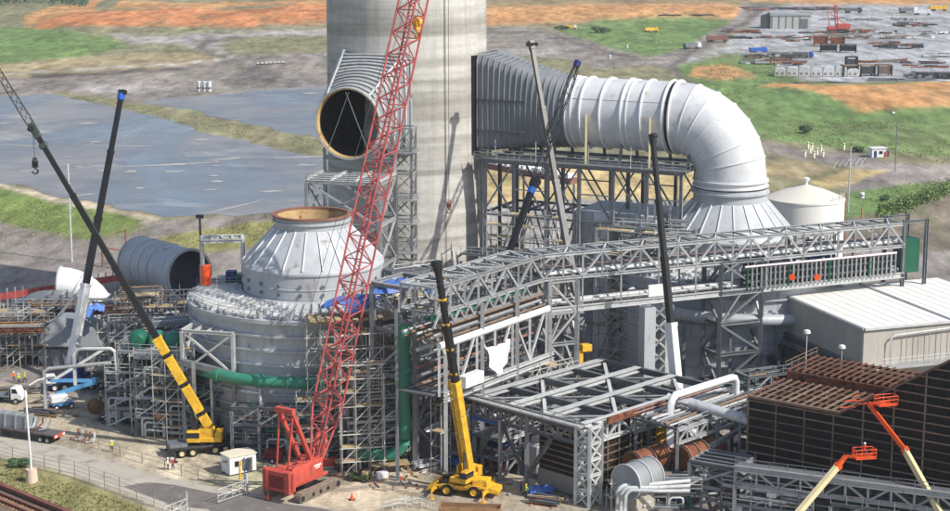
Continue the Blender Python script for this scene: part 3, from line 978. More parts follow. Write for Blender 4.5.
# ------------------------------------------------------------ steel frame under the long duct
T = Thing('support_structure', 'wide grey braced steel frame carrying the long white duct', 'steel frame', P(34))
ts = [17, 23, 29, 35, 41, 47, 53]
zl = (0, 8.5, 17, 26, 35.2)
for j, off in enumerate((-7.5, 0, 7.5)):
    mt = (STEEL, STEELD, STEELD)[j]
    for i, t in enumerate(ts):
        if j == 1 and i % 2:
            continue
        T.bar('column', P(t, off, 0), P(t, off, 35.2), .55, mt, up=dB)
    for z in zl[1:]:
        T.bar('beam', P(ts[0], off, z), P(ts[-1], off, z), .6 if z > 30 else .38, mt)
    if j == 1:
        continue
    for k, (a_, b_) in enumerate(zip(ts[:-1], ts[1:])):
        for i, (z0, z1) in enumerate(zip(zl[:-1], zl[1:])):
            m_ = (a_ + b_) / 2
            f = (k * 2 + i + j) % 4
            if f == 0:
                prs = ((a_, z0, m_, z1), (b_, z0, m_, z1))
            elif f == 1:
                prs = ((a_, z1, b_, z0),)
            elif f == 2:
                prs = ((a_, z1, m_, z0), (b_, z1, m_, z0))
            else:
                prs = ((a_, z0, b_, z1), (a_, z1, b_, z0))
            for x0, y0, x1, y1 in prs:
                T.bar('brace', P(x0, off, y0), P(x1, off, y1), .26, mt)
            if f != 3:
                T.bar('girt', P(a_, off, (z0 + z1) / 2), P(b_, off, (z0 + z1) / 2), .2, STEELW if j == 0 else STEELD)
for t in ts:
    for z in (17, 26, 35.2):
        T.bar('cross_beam', P(t, -7.5, z), P(t, 7.5, z), .4, STEELD)
    T.bar('saddle_leg', P(t, -4.5, 35.2), P(t, -3.5, ZD - 4.5), .4, STEELD)
    T.bar('saddle_leg', P(t, 4.5, 35.2), P(t, 3.5, ZD - 4.5), .4, STEELD)
for k in range(5):
    T.bar('top_beam', P(16, -7 + k * 3.4, 35.5), P(54, -7 + k * 3.4, 35.5), .3, STEEL)
mb = MB().slab([P(16, -8.6), P(54, -8.6), P(54, -5.8), P(16, -5.8)], 35.5, 35.7)
T.put('walkway', mb, STEELD, 0)
railing(T, [P(16, -8.6, 35.7), P(35, -8.6, 35.7), P(54, -8.6, 35.7)], 1.2, 1.9)
railing(T, [P(16, -6, 35.7), P(54, -6, 35.7)], 1.2, 3)
for t in (20, 27.5, 37, 44.5):
    T.bar('lamp_post', P(t, -8.6, 35.7), P(t, -8.6, 39.2), .13, STEELW, sec='rod')
mb = MB().slab([P(30, -7), P(54, -7), P(54, 7), P(30, 7)], 16.9, 17.1)
T.put('floor_grating', mb, STEELD, 0)
railing(T, [P(17, -8, 17.2), P(52, -8, 17.2)], 1.2, 2.2)
# panelled fan house standing in the frame
T = Thing('fan_house', 'flat grey panelled house inside the steel frame below the duct', 'building', P(34, 2))
for k, (a_, b_) in enumerate(((33.6, 37.2), (37.3, 40.9), (41, 44.6), (44.7, 48.3))):
    for z0, z1 in ((0, 10), (10.05, 20), (20.05, 27.5)):
        c = P((a_ + b_) / 2, -6.3, (z0 + z1) / 2)
        T.box('wall_panel', c, (b_ - a_, .3, z1 - z0), [VESSEL, WHITE, VESSEL, WHITE][k], math.atan2(dB.y, dB.x))
T.put('shell', MB().slab([P(33.7, -6), P(48.2, -6), P(48.2, 6), P(33.7, 6)], 0, 27.4), VESSEL, 0)
for k in range(9):
    T.bar('riser_pipe', P(40.5 + k * 1.3, -6.8 - rnd(0, .4), rnd(8, 16)), P(40.5 + k * 1.3, -6.9, rnd(20, 31)), .35, STEELW, sec='tube')
# hopper on the house front
# white storage tank
tc = xyz(at(805, 215, 335), 0)
T = Thing('storage_tank', 'white cylindrical tank with shallow cone roof behind the covered vessel', 'tank', tc)
T.put('shell', MB().lathe([(7.25, 0), (7.25, 8), (7.27, 8.02), (7.25, 8.04), (7.25, 16), (7.27, 16.02), (7.25, 16.04), (7.25, 23.8), (7.4, 23.8), (7.4, 24.1)], tc, 64), M('tank_white', (228, 227, 222), .5, 0, .07, .3, 0, (1, 1, .4)))
T.put('roof', MB().lathe([(7.4, 24.1), (4, 25.5), (.6, 26.5), (.01, 26.6)], tc, 64), M('tank_roof', (216, 212, 200), .6, 0, .08, .3))
T.put('vent', MB().lathe([(.01, 28), (.7, 27.8), (.55, 27.3), (.3, 27.3), (.3, 26.4)], tc, 16), WHITE)
for k in range(14):
    z = 10 + k
    a = .1 + k * .0
    T.bar('ladder_rung', tc + v2(-.12) * 7.6 + Vector((0, 0, z)), tc + v2(.0) * 7.6 + Vector((0, 0, z)), .1, RIM, sec='rod')
for a in (-.13, .01):
    T.bar('ladder_rail', tc + v2(a) * 7.6 + Vector((0, 0, 2)), tc + v2(a) * 7.6 + Vector((0, 0, 25)), .14, RIM, sec='rod')
railing(T, [tc + v2(-1.0 + i * .25) * 7.2 + Vector((0, 0, 24.2)) for i in range(6)], 1.1, 1.8, STEELW)

# ============================================================ PIPE RACKS
Z3 = lambda p, z: Vector((p[0], p[1], z))
R1, R2, R3, R4 = Vector((-4.7, 238, 0)), Vector((10.1, 259.4, 0)), Vector((38.5, 272, 0)), Vector((69.5, 285.8, 0))
T = Thing('pipe_bridge', 'long high truss pipe bridge crossing in front of the covered vessel', 'pipe rack', xyz(R3, 0))
dU = (R4 - R2).normalized()
nU = Vector((-dU.y, dU.x, 0))
LU = (R4 - R2).length
NP = 20
near = lambda t, z: R2 + dU * t + Vector((0, 0, z))
farr = lambda t, z: R2 + dU * t + nU * 5 + Vector((0, 0, z))
truss(T, R2, R4, 24.4, 28, NP, STEEL, .48, .3)
truss(T, R2 + nU * 5, R4 + nU * 5, 24.4, 28, NP // 2, STEEL, .42, .28)
for i in range(NP + 1):
    t = LU * i / NP
    T.bar('top_strut', near(t, 28), farr(t, 28), .26, STEEL)
    if i < NP:
        a, b = (near, farr) if i % 2 else (farr, near)
        T.bar('plan_brace', a(t, 28), b(t + LU / NP, 28), .22, STEELW, sec='box')
    if i % 2 == 0:
        T.bar('bottom_strut', near(t, 24.4), farr(t, 24.4), .3, STEELD)
# lower pipe deck
for off in (0, 5):
    T.bar('deck_girder', R2 + nU * off + Vector((0, 0, 19.6)), R4 + nU * off + Vector((0, 0, 19.6)), .5, STEELW, h=.9)
for i in range(NP + 1):
    t = LU * i / NP
    T.bar('deck_beam', near(t, 19.7), farr(t, 19.7), .3, STEELD)
    if i % 2 == 0:
        T.bar('hanger', near(t, 19.6), near(t, 24.4), .26, STEEL)
        T.bar('hanger', farr(t, 19.6), farr(t, 24.4), .26, STEEL)
railing(T, [near(0, 20.1), near(LU * .5, 20.1)], 1.2, 2.0)
PW = M('purple_white_pipe', (222, 208, 216), .4, 0, .05, .6)
for k, (off, z, r, m) in enumerate(((.9, 25.0, .28, STEELW), (1.7, 25.05, .34, STEEL), (2.7, 25.1, .42, STEELD), (3.7, 25.0, .3, STEELW), (4.4, 25.0, .25, RIM), (1.2, 20.3, .3, STEEL), (2.2, 20.4, .45, STEELW), (3.4, 20.4, .38, STEELD))):
    T.bar('pipe', R2 + nU * off + dU * .3 + Vector((0, 0, z)), R4 + nU * off - dU * .3 + Vector((0, 0, z)), 2 * r, m, sec='tube')
T.bar('pipe', near(LU * .53, 23.5) - nU * .5, near(LU * .97, 23.5) - nU * .5, .34, PW, sec='tube')
for i in range(34):
    t = LU * (.54 + .43 * i / 33)
    T.bar('louvre_post', near(t, 19.8) - nU * .35, near(t, 23.3) - nU * .35, .24, STEEL if i % 9 else DGREEN, sec='box')
for z in (21.0, 22.2):
    T.bar('girt', near(LU * .53, z) - nU * .2, near(LU * .97, z) - nU * .2, .22, STEELD)
T.put('backing_screen', MB().bar(near(LU * .53, 21.5) + nU * .5, near(LU * .97, 21.5) + nU * .5, .12, 3.2), STEELK, 0)
T.box('sign_board', at(659, 290, 262.5), (3.6, .2, 1.8), WHITE, math.atan2(dU.y, dU.x))
for px in (792, 817):
    p = at(px, 277, 274)
    T.put('valve_wheel', MB().cyl(p, p + Vector((0, -.3, 0)), .5, seg=14), ORANGE)
# small branch bent at the right end
for t in (LU - .2, LU + 4.2):
    for off in (0, 5):
        T.bar('end_column', R2 + dU * t + nU * off, R2 + dU * t + nU * off + Vector((0, 0, 28.6)), .5, STEELD, up=dU)
T.bar('end_beam', near(LU, 28.3), near(LU + 4.2, 28.3), .4, STEELD)
T.bar('end_beam', farr(LU, 28.3), farr(LU + 4.2, 28.3), .4, STEELD)
T.box('green_cabinet', near(LU + 1.9, 22.5) + nU * 2, (3, 3, 5.5), DGREEN, R(24))

# support towers of the bridge
for i, (px, lab) in enumerate(((745, 'braced four-leg steel tower under the pipe bridge beside the white building'), (562, 'braced steel tower carrying the bend of the pipe bridge'))):
    t = {745: 30.5, 562: 1.0}[px]
    o_ = R2 + dU * t
    wv = 7.5 if i == 0 else 4.6
    T = Thing('bridge_tower', lab, 'steel tower', o_, group='pipe bridge towers')
    cc = [o_, o_ + dU * wv, o_ + dU * wv + nU * 5, o_ + nU * 5]
    tower(T, cc, 0, 24.4 if i == 0 else 24, 5, STEELD if i == 0 else STEEL, .6, .42, 'N')
    for a in (0, 1):
        m_ = (cc[a] + cc[a + 1]) / 2
        T.bar('gusset_brace', xyz(cc[a], 14.6), xyz(m_, 19.5), .3, STEEL, sec='box')
# twin column pier with lacing
p0 = xyz(gnd(672, 440), 0)
T = Thing('bridge_pier', 'two thick pale steel columns laced together under the pipe bridge', 'steel pier', p0)
for k, off in enumerate((0, 3.4)):
    a = Vector((26.0 + off * .95, 264.5 + off * .42, 0))
    T.bar('column', a, a + Vector((0, 0, 19.2)), 1.9 if k == 0 else 1.3, VESSEL if k == 0 else STEELW, up=dU, sec='box')
for i in range(8):
    z = 1 + i * 2.3
    a, b = Vector((26.6, 264.2, z)), Vector((29.0, 265.3, z + 2.3))
    T.bar('lacing', a, b, .3, STEEL, sec='box')
    T.bar('lacing', Vector((26.6, 264.2, z + 2.3)), Vector((29.0, 265.3, z)), .3, STEEL, sec='box')
# bypass pipe round the covered vessel
T = Thing('bypass_pipe', 'thick pale pipe wrapped round the wall of the covered vessel', 'pipe', xyz(B + v2(-1.9) * 20.4, 0))
T.put('pipe', MB().tube([xyz(B + v2(-2.55) * 21.0, 17.2)] + [B + v2(-2.4 + i * .12) * 20.6 + Vector((0, 0, 15.2 - .1 * i)) for i in range(14)], .95, 16), VESSEL)
for i in (0, 3, 6, 9, 12):
    T.bar('support_post', B + v2(-2.4 + i * .12) * 20.6, B + v2(-2.4 + i * .12) * 20.6 + Vector((0, 0, 14)), .45, STEELD)

# ------------------------------------------------------------ near rack, several pipe levels
T = Thing('pipe_rack', 'tall pipe rack with green and brown pipes and hanging white sheet', 'pipe rack', R1)
d1 = (R2 - R1).normalized()
n1 = Vector((-d1.y, d1.x, 0))
L1 = (R2 - R1).length
q1 = lambda t, off, z: R1 + d1 * t + n1 * off + Vector((0, 0, z))
truss(T, q1(-1, 0, 0), R2, 24.4, 28, 8, STEEL, .48, .3)
truss(T, q1(-1, 6, 0), R2 + n1 * 6, 24.4, 28, 8, STEEL, .42, .28)
for i in range(9):
    t = -1 + (L1 + 1) * i / 8
    T.bar('top_strut', q1(t, 0, 28), q1(t, 6, 28), .28, STEELW)
    T.bar('bottom_strut', q1(t, 0, 24.4), q1(t, 6, 24.4), .28, STEEL)
    if i < 8:
        t2_ = t + (L1 + 1) / 8
        T.bar('plan_brace', q1(t, 0 if i % 2 else 6, 28), q1(t2_, 6 if i % 2 else 0, 28), .22, STEELW, sec='box')
T.bar('green_pipe', q1(-1, .6, 23.7), q1(L1 - 4, .6, 23.7), .8, GREEN, sec='tube')
T.bar('green_pipe', q1(-1, 1.8, 23.5), q1(L1 - 6, 1.8, 23.5), .6, DGREEN, sec='tube')
T.bar('lower_chord', q1(-1, -.3, 22.7), q1(L1 - 1, -.3, 22.7), .35, STEEL)
for i in range(10):
    t = -2 + (L1 - 2) * i / 10
    T.bar('web', q1(t, -.3, 22.7), q1(t + 1.2, -.3, 24.3), .26, STEEL, sec='box')
    T.bar('web', q1(t + 1.2, -.3, 24.3), q1(t + 2.4, -.3, 22.7), .26, STEEL, sec='box')
cols = [RUSTB, STEELW, RUSTB, STEELD, RIM, STEEL, RUSTB, STEELW]
for k in range(14):
    off, z = -.6 + (k % 5) * 1.3, 20.9 + (k // 5) * .8 + rnd(-.1, .1)
    T.bar('pipe', q1(-2 + rnd(-1, 1), off, z), q1(L1 - rnd(0, 2), off, z), rnd(.25, .5), cols[k % 8], sec='tube')
T.bar('white_girder', q1(-2, -1.2, 20.3), q1(L1 - .5, -1.2, 20.3), .8, WHITE, h=1.0, sec='tube')
for i in range(7):
    t = -2 + (L1 + 1) * i / 6
    T.bar('post', q1(t, -1.2, 13.3), q1(t, -1.2, 20), .34, STEELW)
    T.bar('column', q1(t, 6, 0), q1(t, 6, 24.4), .45, STEELD) if i % 2 == 0 else None
    if i < 6:
        tb = t + (L1 + 1) / 6
        T.bar('brace', q1(t if i % 2 else tb, -1.2, 13.5), q1(tb - .8 if i % 2 else t + .8, -1.2, 19.8), .3, STEELW, sec='box')
for z in (13.3, 12.4):
    T.bar('base_girder', q1(-1, -1.2, z), q1(L1 + 1, -1.2, z), .5, STEELW)
for k in range(10):
    z = 14 + (k % 5) * 1.25
    T.bar('pipe', q1(-1, 1 + (k // 5) * 2.2, z), q1(L1 - 1, 1 + (k // 5) * 2.2, z), rnd(.3, .55), [RUSTB, STEELD, RIM, STEELD, STEELW][k % 5], sec='tube')
T.put('deck', MB().slab([q1(-2, .2, 0), q1(L1, .2, 0), q1(L1, 5.8, 0), q1(-2, 5.8, 0)], 13.0, 13.2), STEELD, 0)
# hanging sheet, gathered between two hooks
mb = MB()
nx, nz = 12, 10
for j in range(nz + 1):
    for i in range(nx + 1):
        x, zf = i / nx, j / nz
        sag = 4 * x * (1 - x)
        p = q1(8.2 + (x * 6.0 * (1 - .25 * zf) + .75 * zf), -1.9 - .3 * math.sin(x * 19 + zf * 3) - .3 * sag * zf, 18.2 - .35 * sag - zf * (2.6 + 1.5 * sag))
        mb.v.append(p)
mb.f += [(j * (nx + 1) + i, j * (nx + 1) + i + 1, (j + 1) * (nx + 1) + i + 1, (j + 1) * (nx + 1) + i) for j in range(nz) for i in range(nx)]
T.put('hanging_sheet', mb, TARPW, 60)
T.box('white_crate', q1(4.0, -2.3, 14.6), (4.4, 1.3, 1.6), WHITE, math.atan2(d1.y, d1.x))
# rack legs toward the ground
for i in range(4):
    t = -.5 + (L1 + .5) * i / 3
    T.bar('column', q1(t, -1.2, 0), q1(t, -1.2, 24.4), .55, STEEL)

# ------------------------------------------------------------ stair-like tower left of the rack
T = Thing('steel_tower', 'open steel tower with blue sheet on top beside green riser pipe', 'steel tower', (-8.4, 245, 0))
cc = [Vector((-8.4, 245, 0)), Vector((-4.6, 251.4, 0)), Vector((-10.4, 256, 0)), Vector((-14.6, 249.8, 0))]
tower(T, cc, 0, 26, 4, STEEL, .68, .45, 'N')
for z in (6.5, 13, 19.5):
    for i in range(4):
        T.bar('floor_beam', lerp(xyz(cc[0], z), xyz(cc[3], z), i / 3), lerp(xyz(cc[1], z), xyz(cc[2], z), i / 3), .35, STEELD)
    T.put('floor', MB().slab([lerp(c_, sum(cc, Vector()) / 4, .08) for c_ in cc], z + .25, z + .32), STEELD, 0) if z > 10 else None
railing(T, [xyz(c_, 19.8) for c_ in cc], 1.2, 2)
T.bar('riser_pipe', Vector((-9.9, 243.6, 5)), Vector((-9.9, 243.6, 21.5)), 1.7, GREEN, sec='tube')
T.put('riser_elbow', MB().tube([Vector((-9.9, 243.6, 5.2))] + [Vector((-9.9 - 3 * (1 - math.cos(a)), 243.6 + .4 * a, 5.2 - 3 * math.sin(a))) for a in (.3, .6, .9, 1.2, 1.57)] + [Vector((-17, 245, 2.2))], .85, 14), GREEN)
def tarp(name, label, cat, px, py, Y, w, d, dz, mat, seed):
    r = random.Random(seed)
    c = at(px, py, Y)
    mb = MB()
    n = 12
    for j in range(n + 1):
        for i in range(n + 1):
            x, y = i / n - .5, j / n - .5
            e = max(abs(x), abs(y)) * 2
            ang_ = math.atan2(y, x)
            k_ = 1 + .28 * math.sin(3 * ang_ + seed) + .16 * math.sin(7 * ang_ + 2 * seed)
            mb.v.append(c + Vector((x * w * k_, y * d * k_, -dz * max(0, e - .5) * 2.0 * abs(math.sin(2.2 * ang_ + seed)) + .3 * math.sin(11 * x + seed) * math.cos(9 * y + seed) + r.uniform(-.2, .2))))
    mb.f += [(j * (n + 1) + i, j * (n + 1) + i + 1, (j + 1) * (n + 1) + i + 1, (j + 1) * (n + 1) + i) for j in range(n) for i in range(n)]
    return one(name, mb, mat, label, cat, c, smooth=60)
tarp('tarpaulin', 'blue tarpaulin draped over the top of the steel tower', 'tarpaulin', 405, 281, 251, 6.2, 5.5, 1.2, TARP, 3)
tarp('tarpaulin', 'blue tarpaulin lying on the scaffold between red boom and steel tower', 'tarpaulin', 352, 298, 252, 6.6, 4.5, 1.6, TARP, 5)
tarp('tarpaulin', 'blue tarpaulin over the scaffold by the white crane boom', 'tarpaulin', 90, 306, 300, 4.2, 4, 1.5, M('pale_blue_tarpaulin', (92, 132, 206), .6, 0, .2, .6), 8)
# scaffolds between open vessel and tower
T = Thing('scaffold', 'dense tube scaffold between the red boom and the green riser pipe', 'scaffold', (-18, 247, 0))
scaffold(T, (-21.0, 246.6, 0), (.93, .3, 0), (-.3, .93, 0), 5, 2, 9, 2.1, 1.9, 2.1, SCAF, .85, .17, .35)
T = Thing('scaffold', 'tube scaffold with a broad plank roof behind the red boom', 'scaffold', (-17, 252, 0))
scaffold(T, (-22.6, 251.2, 10), (.96, .27, 0), (-.27, .96, 0), 6, 2, 5, 2.0, 1.8, 2.0, SCAF, .8, .15, .3)
T.put('plank_roof', MB().slab([(-23.5, 248.6), (-11, 251.4), (-12, 256.4), (-24.5, 253)], 20.4, 20.6), PLANK, 0)
for i in range(10):
    T.bar('plank', Vector((-23 + i * 1.2, 248.3 + i * .27, 20.75)), Vector((-24 + i * 1.2, 253 + i * .27, 20.75)), .8, PLANK, h=.1, sec='box')
T = Thing('scaffold', 'tube scaffold between the steel tower and the pipe rack foot', 'scaffold', (-4, 245, 0))
scaffold(T, (-6.2, 243.5, 0), (.57, .82, 0), (.82, -.57, 0), 6, 1, 6, 2.2, 1.8, 2.0, SCAF, .7, .15, .3)

# ------------------------------------------------------------ flat roof frame on legs
D1, D2 = v2(R(46)), v2(R(136))
F0 = Vector((14.3, 229.6, 0))
T = Thing('roof_frame', 'flat bare steel roof frame with broad girders on lattice legs', 'steel frame', F0)
W_, D_ = 20.0, 28.0
fp = lambda a, b, z: F0 + D1 * a + D2 * b + Vector((0, 0, z))
ZF = 11.0
for b in (0, 6.6, 13.2, W_):
    T.bar('girder', fp(0, b, ZF), fp(D_, b, ZF), 1.15 if b else .7, STEELW, h=.7)
for a in (0, 7, 14, 21, D_):
    T.bar('rafter', fp(a, 0, ZF - .15), fp(a, W_, ZF - .15), .55, STEELD, h=.9)
for i in range(4):
    for j in range(3):
        a, b = 7.0 * i, 6.6 * j
        f = (i + j) % 2
        T.bar('plan_brace', fp(a, b if f else b + 6.6, ZF - .3), fp(a + 7, b + 6.6 if f else b, ZF - .3), .5, STEELW if f else STEEL)
        T.bar('plan_brace', fp(a + 3.5, b + .4, ZF - .5), fp(a + 3.5, b + 6.2, ZF - .5), .3, STEELD)
# edge truss toward the camera
for b0, b1, n_ in ((0, W_, 8),):
    truss(T, fp(0, 0, 0), fp(0, W_, 0), ZF - 2.6, ZF - .7, 9, STEELD, .5, .3)
truss(T, fp(0, 0, 0), fp(D_, 0, 0), ZF - 2.8, ZF - .6, 11, STEELW, .5, .28)
T.bar('walkway_edge', fp(-.9, -.6, ZF + .1), fp(-.9, W_, ZF + .1), .9, STEEL, h=.2, sec='box')
railing(T, [fp(-1.2, 0, ZF + .2), fp(-1.2, W_, ZF + .2)], 1.1, 2.0)
tower(T, [fp(-.4, -1.6, 0), fp(2.0, -1.6, 0), fp(2.0, .8, 0), fp(-.4, .8, 0)], 0, ZF, 5, STEELW, .42, .28, 'X')
for a, b in ((0, 10), (0, W_), (14, 0), (D_, 0), (D_, W_), (14, W_), (14, 10)):
    T.bar('column', fp(a, b, 0), fp(a, b, ZF - .3), .62, STEELD)
for b in (10, W_):
    for s_ in (-1, 1):
        T.bar('knee_brace', fp(0, b, 1.5), fp(0, max(0, min(W_, b + s_ * 4.6)), ZF - 2.6), .5, STEELD)
# casing module with dark ribs under the frame
T = Thing('casing_module', 'dark ribbed casing panel with pale base under the roof frame', 'module', fp(3, 6, 0))
for k in range(7):
    T.bar('rib', fp(1.6, .8, 3.4 + k * .85), fp(1.6, 9.2, 3.4 + k * .85), .3, RUSTB, h=.16, sec='box')
T.put('panel', MB().bar(fp(2.1, .6, 5.8), fp(2.1, 9.4, 5.8), .4, 6.0), RUSTD, 0)
T.put('base', MB().bar(fp(2.0, .6, 1.5), fp(2.0, 9.4, 1.5), .7, 2.4), M('dusty_base', (150, 142, 132), .8, 0, .15, .5), 0)
T.put('side_panel', MB().bar(fp(2.4, .5, 4.6), fp(16, .5, 4.6), .4, 7.4), RUSTD, 0)
for k in range(7):
    T.bar('rib', fp(2.4, .2, 1.6 + k * 1.05), fp(16, .2, 1.6 + k * 1.05), .2, RUSTB, h=.16, sec='box')
for k in range(6):
    T.bar('side_post', fp(3 + k * 2.4, .1, .3), fp(3 + k * 2.4, .1, 8.2), .22, RUSTB, sec='box')
# rusty round ducts beside it
for i, (a0, a1, b, z, r, m, lab) in enumerate(((5, 17, -4.4, 5.4, 1.65, RUST, 'long rusty round duct lying under the small pale pipes'), (11, 19.5, -8.0, 5.8, 1.5, RUST, 'shorter rusty round duct next to the dark brown box'))):
    T = Thing('rusty_duct', lab, 'duct', fp(a0, b, 0), group='rusty ducts')
    T.put('shell', MB().cyl(fp(a0, b, z), fp(a1, b, z), r, seg=28), m)
    for k in range(5):
        t = a0 + .3 + (a1 - a0 - .6) * k / 4
        T.put('ring', ring_at(fp(t, b, z), D1, r - .02, r + .22, .2, 28), RUSTB, 30)
    for t in (a0 + 2, a1 - 2):
        T.bar('saddle', fp(t, b - r * .8, 0), fp(t, b - r * .8, z - r * .5), .4, STEELD)
        T.bar('saddle', fp(t, b + r * .8, 0), fp(t, b + r * .8, z - r * .5), .4, STEELD)
T = Thing('process_tank', 'pale grey drum with domed end below the rusty ducts', 'tank', fp(1, -6, 0))
T.put('shell', MB().cyl(fp(1.0, -6.6, 4.4), fp(6.2, -6.6, 4.4), 2.35, seg=32), DUCTG)
for a in (1.1, 3.6, 6.1):
    T.put('ring', ring_at(fp(a, -6.6, 4.4), D1, 2.33, 2.5, .2, 32), VESSEL, 30)
T.put('cradle', MB().box(fp(3.5, -6.6, 1.2), (4, 3, 2.3), R(46)), CONC, 0)
# low pipe deck between frame and brown box, with a bright bent pipe
T = Thing('pipe_deck', 'low deck of small pipes and trusses beside the roof frame', 'pipe rack', fp(16, -4, 0))
for b in (-1.8, -3.6, -5.6, -8.5):
    T.bar('deck_girder', fp(9, b, 10.2), fp(29, b, 10.2), .4, STEEL)
for k in range(9):
    T.bar('deck_beam', fp(9 + k * 2.5, -1.4, 10.4), fp(9 + k * 2.5, -8.8, 10.4), .3, STEELD)
for k in range(9):
    T.bar('pipe', fp(9 + rnd(-1, 1), -2 - k * .75, 10.8 + rnd(0, .5)), fp(28, -2 - k * .75, 10.8 + rnd(0, .5)), rnd(.2, .45), [STEELW, STEEL, STEELD, RUSTB][k % 4], sec='tube')
truss(T, fp(9, -8.8, 0), fp(29, -8.8, 0), 8.4, 10.2, 9, STEEL, .36, .22)
truss(T, fp(9, -1.5, 0), fp(29, -1.5, 0), 8.4, 10.2, 9, STEEL, .36, .22)
for a in (9.2, 18, 28):
    for b in (-1.6, -8.7):
        T.bar('column', fp(a, b, 0), fp(a, b, 10.2), .45, STEELD)
railing(T, [fp(9, -9, 10.5), fp(29, -9, 10.5)], 1.1, 2)
railing(T, [fp(9, -1.5, 10.5), fp(29, -1.5, 10.5)], 1.1, 2)
T.put('rust_gutter', MB().bar(fp(4, -.9, 11.0), fp(29, -.9, 11.0), .3, .9), RUST, 0)
T.put('bent_pipe', MB().tube([fp(12.2, -5.2, 6.5), fp(12.2, -5.2, 12.6), fp(12.5, -5.2, 13.2), fp(13.2, -5.2, 13.6), fp(25, -5.8, 13.8), fp(25.8, -5.8, 13.6), fp(26.2, -5.8, 12.9), fp(26.2, -5.8, 7)], .52, 12), WHITE)
T.put('thick_pipe', MB().tube([gnd(668, 398, 12.4), gnd(690, 403, 12.2), gnd(752, 421, 10.8), gnd(761, 426, 10.2), gnd(758, 436, 8.8)], .72, 14), VESSEL)
for px_, py_, zz in ((700, 406, 12.0), (740, 417.5, 11.1)):
    T.bar('pipe_prop', xyz(gnd(px_, py_, zz), 0), gnd(px_, py_, zz), .3, STEELD)

# ------------------------------------------------------------ big dark ribbed casing (right foreground)
C0, C1 = Vector((46.2, 225.0, 0)), Vector((36.6, 232.0, 0))
e2 = (C1 - C0).normalized()
e1 = Vector((-e2.y, e2.x, 0))
if e1.y < 0:
    e1 = -e1
T = Thing('duct_casing', 'long dark brown ribbed duct casing flaring upward to the right', 'duct casing', C0)
Wc = (C1 - C0).length
DP = 21.0
cpt = lambda a, b, z: C0 + e1 * a + e2 * b + Vector((0, 0, z))      # a goes back, b goes left (negative b: the flare)
FL = 26.0
PURL = M('brown_purlin', (104, 70, 54), .85, 0, .35, .5, .25)
ztop = lambda b: 14.4 if b >= -1.5 else 14.4 + (-b - 1.5) * .64
T.put('front_panel', MB().add([cpt(a, b, z) for a in (0, .3) for b, z in ((Wc, 5.4), (-FL, 5.4), (-FL, ztop(-FL)), (-1.5, 14.4), (Wc, 14.4))], [(0, 1, 2, 3, 4), (9, 8, 7, 6, 5), (0, 5, 6, 1), (1, 6, 7, 2), (2, 7, 8, 3), (3, 8, 9, 4), (4, 9, 5, 0)]), RUSTD, 0)
T.put('end_panel', MB().bar(cpt(.3, Wc, 9.8), cpt(DP, Wc, 9.8), .3, 8.8), RUSTD, 0)
T.put('back_panel', MB().bar(cpt(DP, Wc, 9.8), cpt(DP, -1.5, 9.8), .3, 8.8), RUSTD, 0)
T.put('flare_top', MB().add([cpt(a, b, z) for a in (0.3, DP) for b, z in ((-1.5, 14.2), (-FL, ztop(-FL) - .2), (-FL, ztop(-FL) - .5), (-1.5, 13.9))], [(0, 1, 2, 3), (7, 6, 5, 4), (0, 4, 5, 1), (1, 5, 6, 2), (2, 6, 7, 3), (3, 7, 4, 0)]), RUST, 0)
T.put('floor_panel', MB().slab([cpt(0, -FL, 0), cpt(DP, -FL, 0), cpt(DP, Wc, 0), cpt(0, Wc, 0)], 5.2, 5.4), RUSTD, 0)
T.put('end_panel', MB().bar(cpt(.3, -FL + .15, (5.4 + ztop(-FL)) / 2 - .15), cpt(DP, -FL + .15, (5.4 + ztop(-FL)) / 2 - .15), .3, ztop(-FL) - 5.9), RUSTD, 0)
T.put('back_panel', MB().add([cpt(a, b, z) for a in (DP - .3, DP) for b, z in ((-1.5, 5.4), (-FL, 5.4), (-FL, ztop(-FL) - .5), (-1.5, 13.9))], [(0, 1, 2, 3), (7, 6, 5, 4), (0, 4, 5, 1), (1, 5, 6, 2), (2, 6, 7, 3), (3, 7, 4, 0)]), RUSTD, 0)
T.put('inner_deck', MB().slab([cpt(.4, -1.4, 0), cpt(DP - .2, -1.4, 0), cpt(DP - .2, Wc - .2, 0), cpt(.4, Wc - .2, 0)], 12.2, 12.4), RUSTD, 0)
z = 5.7
while z < 29:
    b1 = -FL
    b0 = Wc + .2 if z < 14.3 else -1.5 - (z - 14.4) / .64
    if b0 > b1 + .5:
        T.bar('rib', cpt(-.2, b0, z), cpt(-.2, b1, z), .28, RUSTB, h=.13, sec='box')
    z += 1.18
for k in range(19):
    b = Wc - k * 2.05
    if b < -FL:
        break
    T.bar('rib_post', cpt(-.14, b, 5.4), cpt(-.14, b, ztop(b)), .2, RUSTD if k % 2 else RUSTB, h=.2, sec='box')
T.bar('flare_cap', cpt(-.1, -1.5, 14.5), cpt(-.1, -FL, ztop(-FL) + .1), .5, RUSTB, h=.3, sec='box')
for k in range(9):
    z = 5.9 + k * 1.0
    T.bar('rib', cpt(0, Wc + .25, z), cpt(DP, Wc + .25, z), .25, RUSTB, h=.14, sec='box')
nb = 13
for k in range(nb):
    b = -1.2 + (Wc + 1.2) * k / (nb - 1)
    T.bar('purlin', cpt(-.2, b, 14.5), cpt(10.5, b, 14.5), .17, RUSTB if k % 3 else PURL, h=.22, sec='box')
for k in range(5):
    T.bar('roof_beam', cpt(k * 2.6, -1.3, 14.2), cpt(k * 2.6, Wc, 14.2), .34, RUST if k in (0, 4) else RUSTB, h=.34)
for k in range(nb + 3):
    b = -4 + (Wc + 4) * k / (nb + 2)
    T.bar('purlin', cpt(11.4, b, 15.6), cpt(DP, b, 15.6), .17, PURL, h=.22, sec='box')
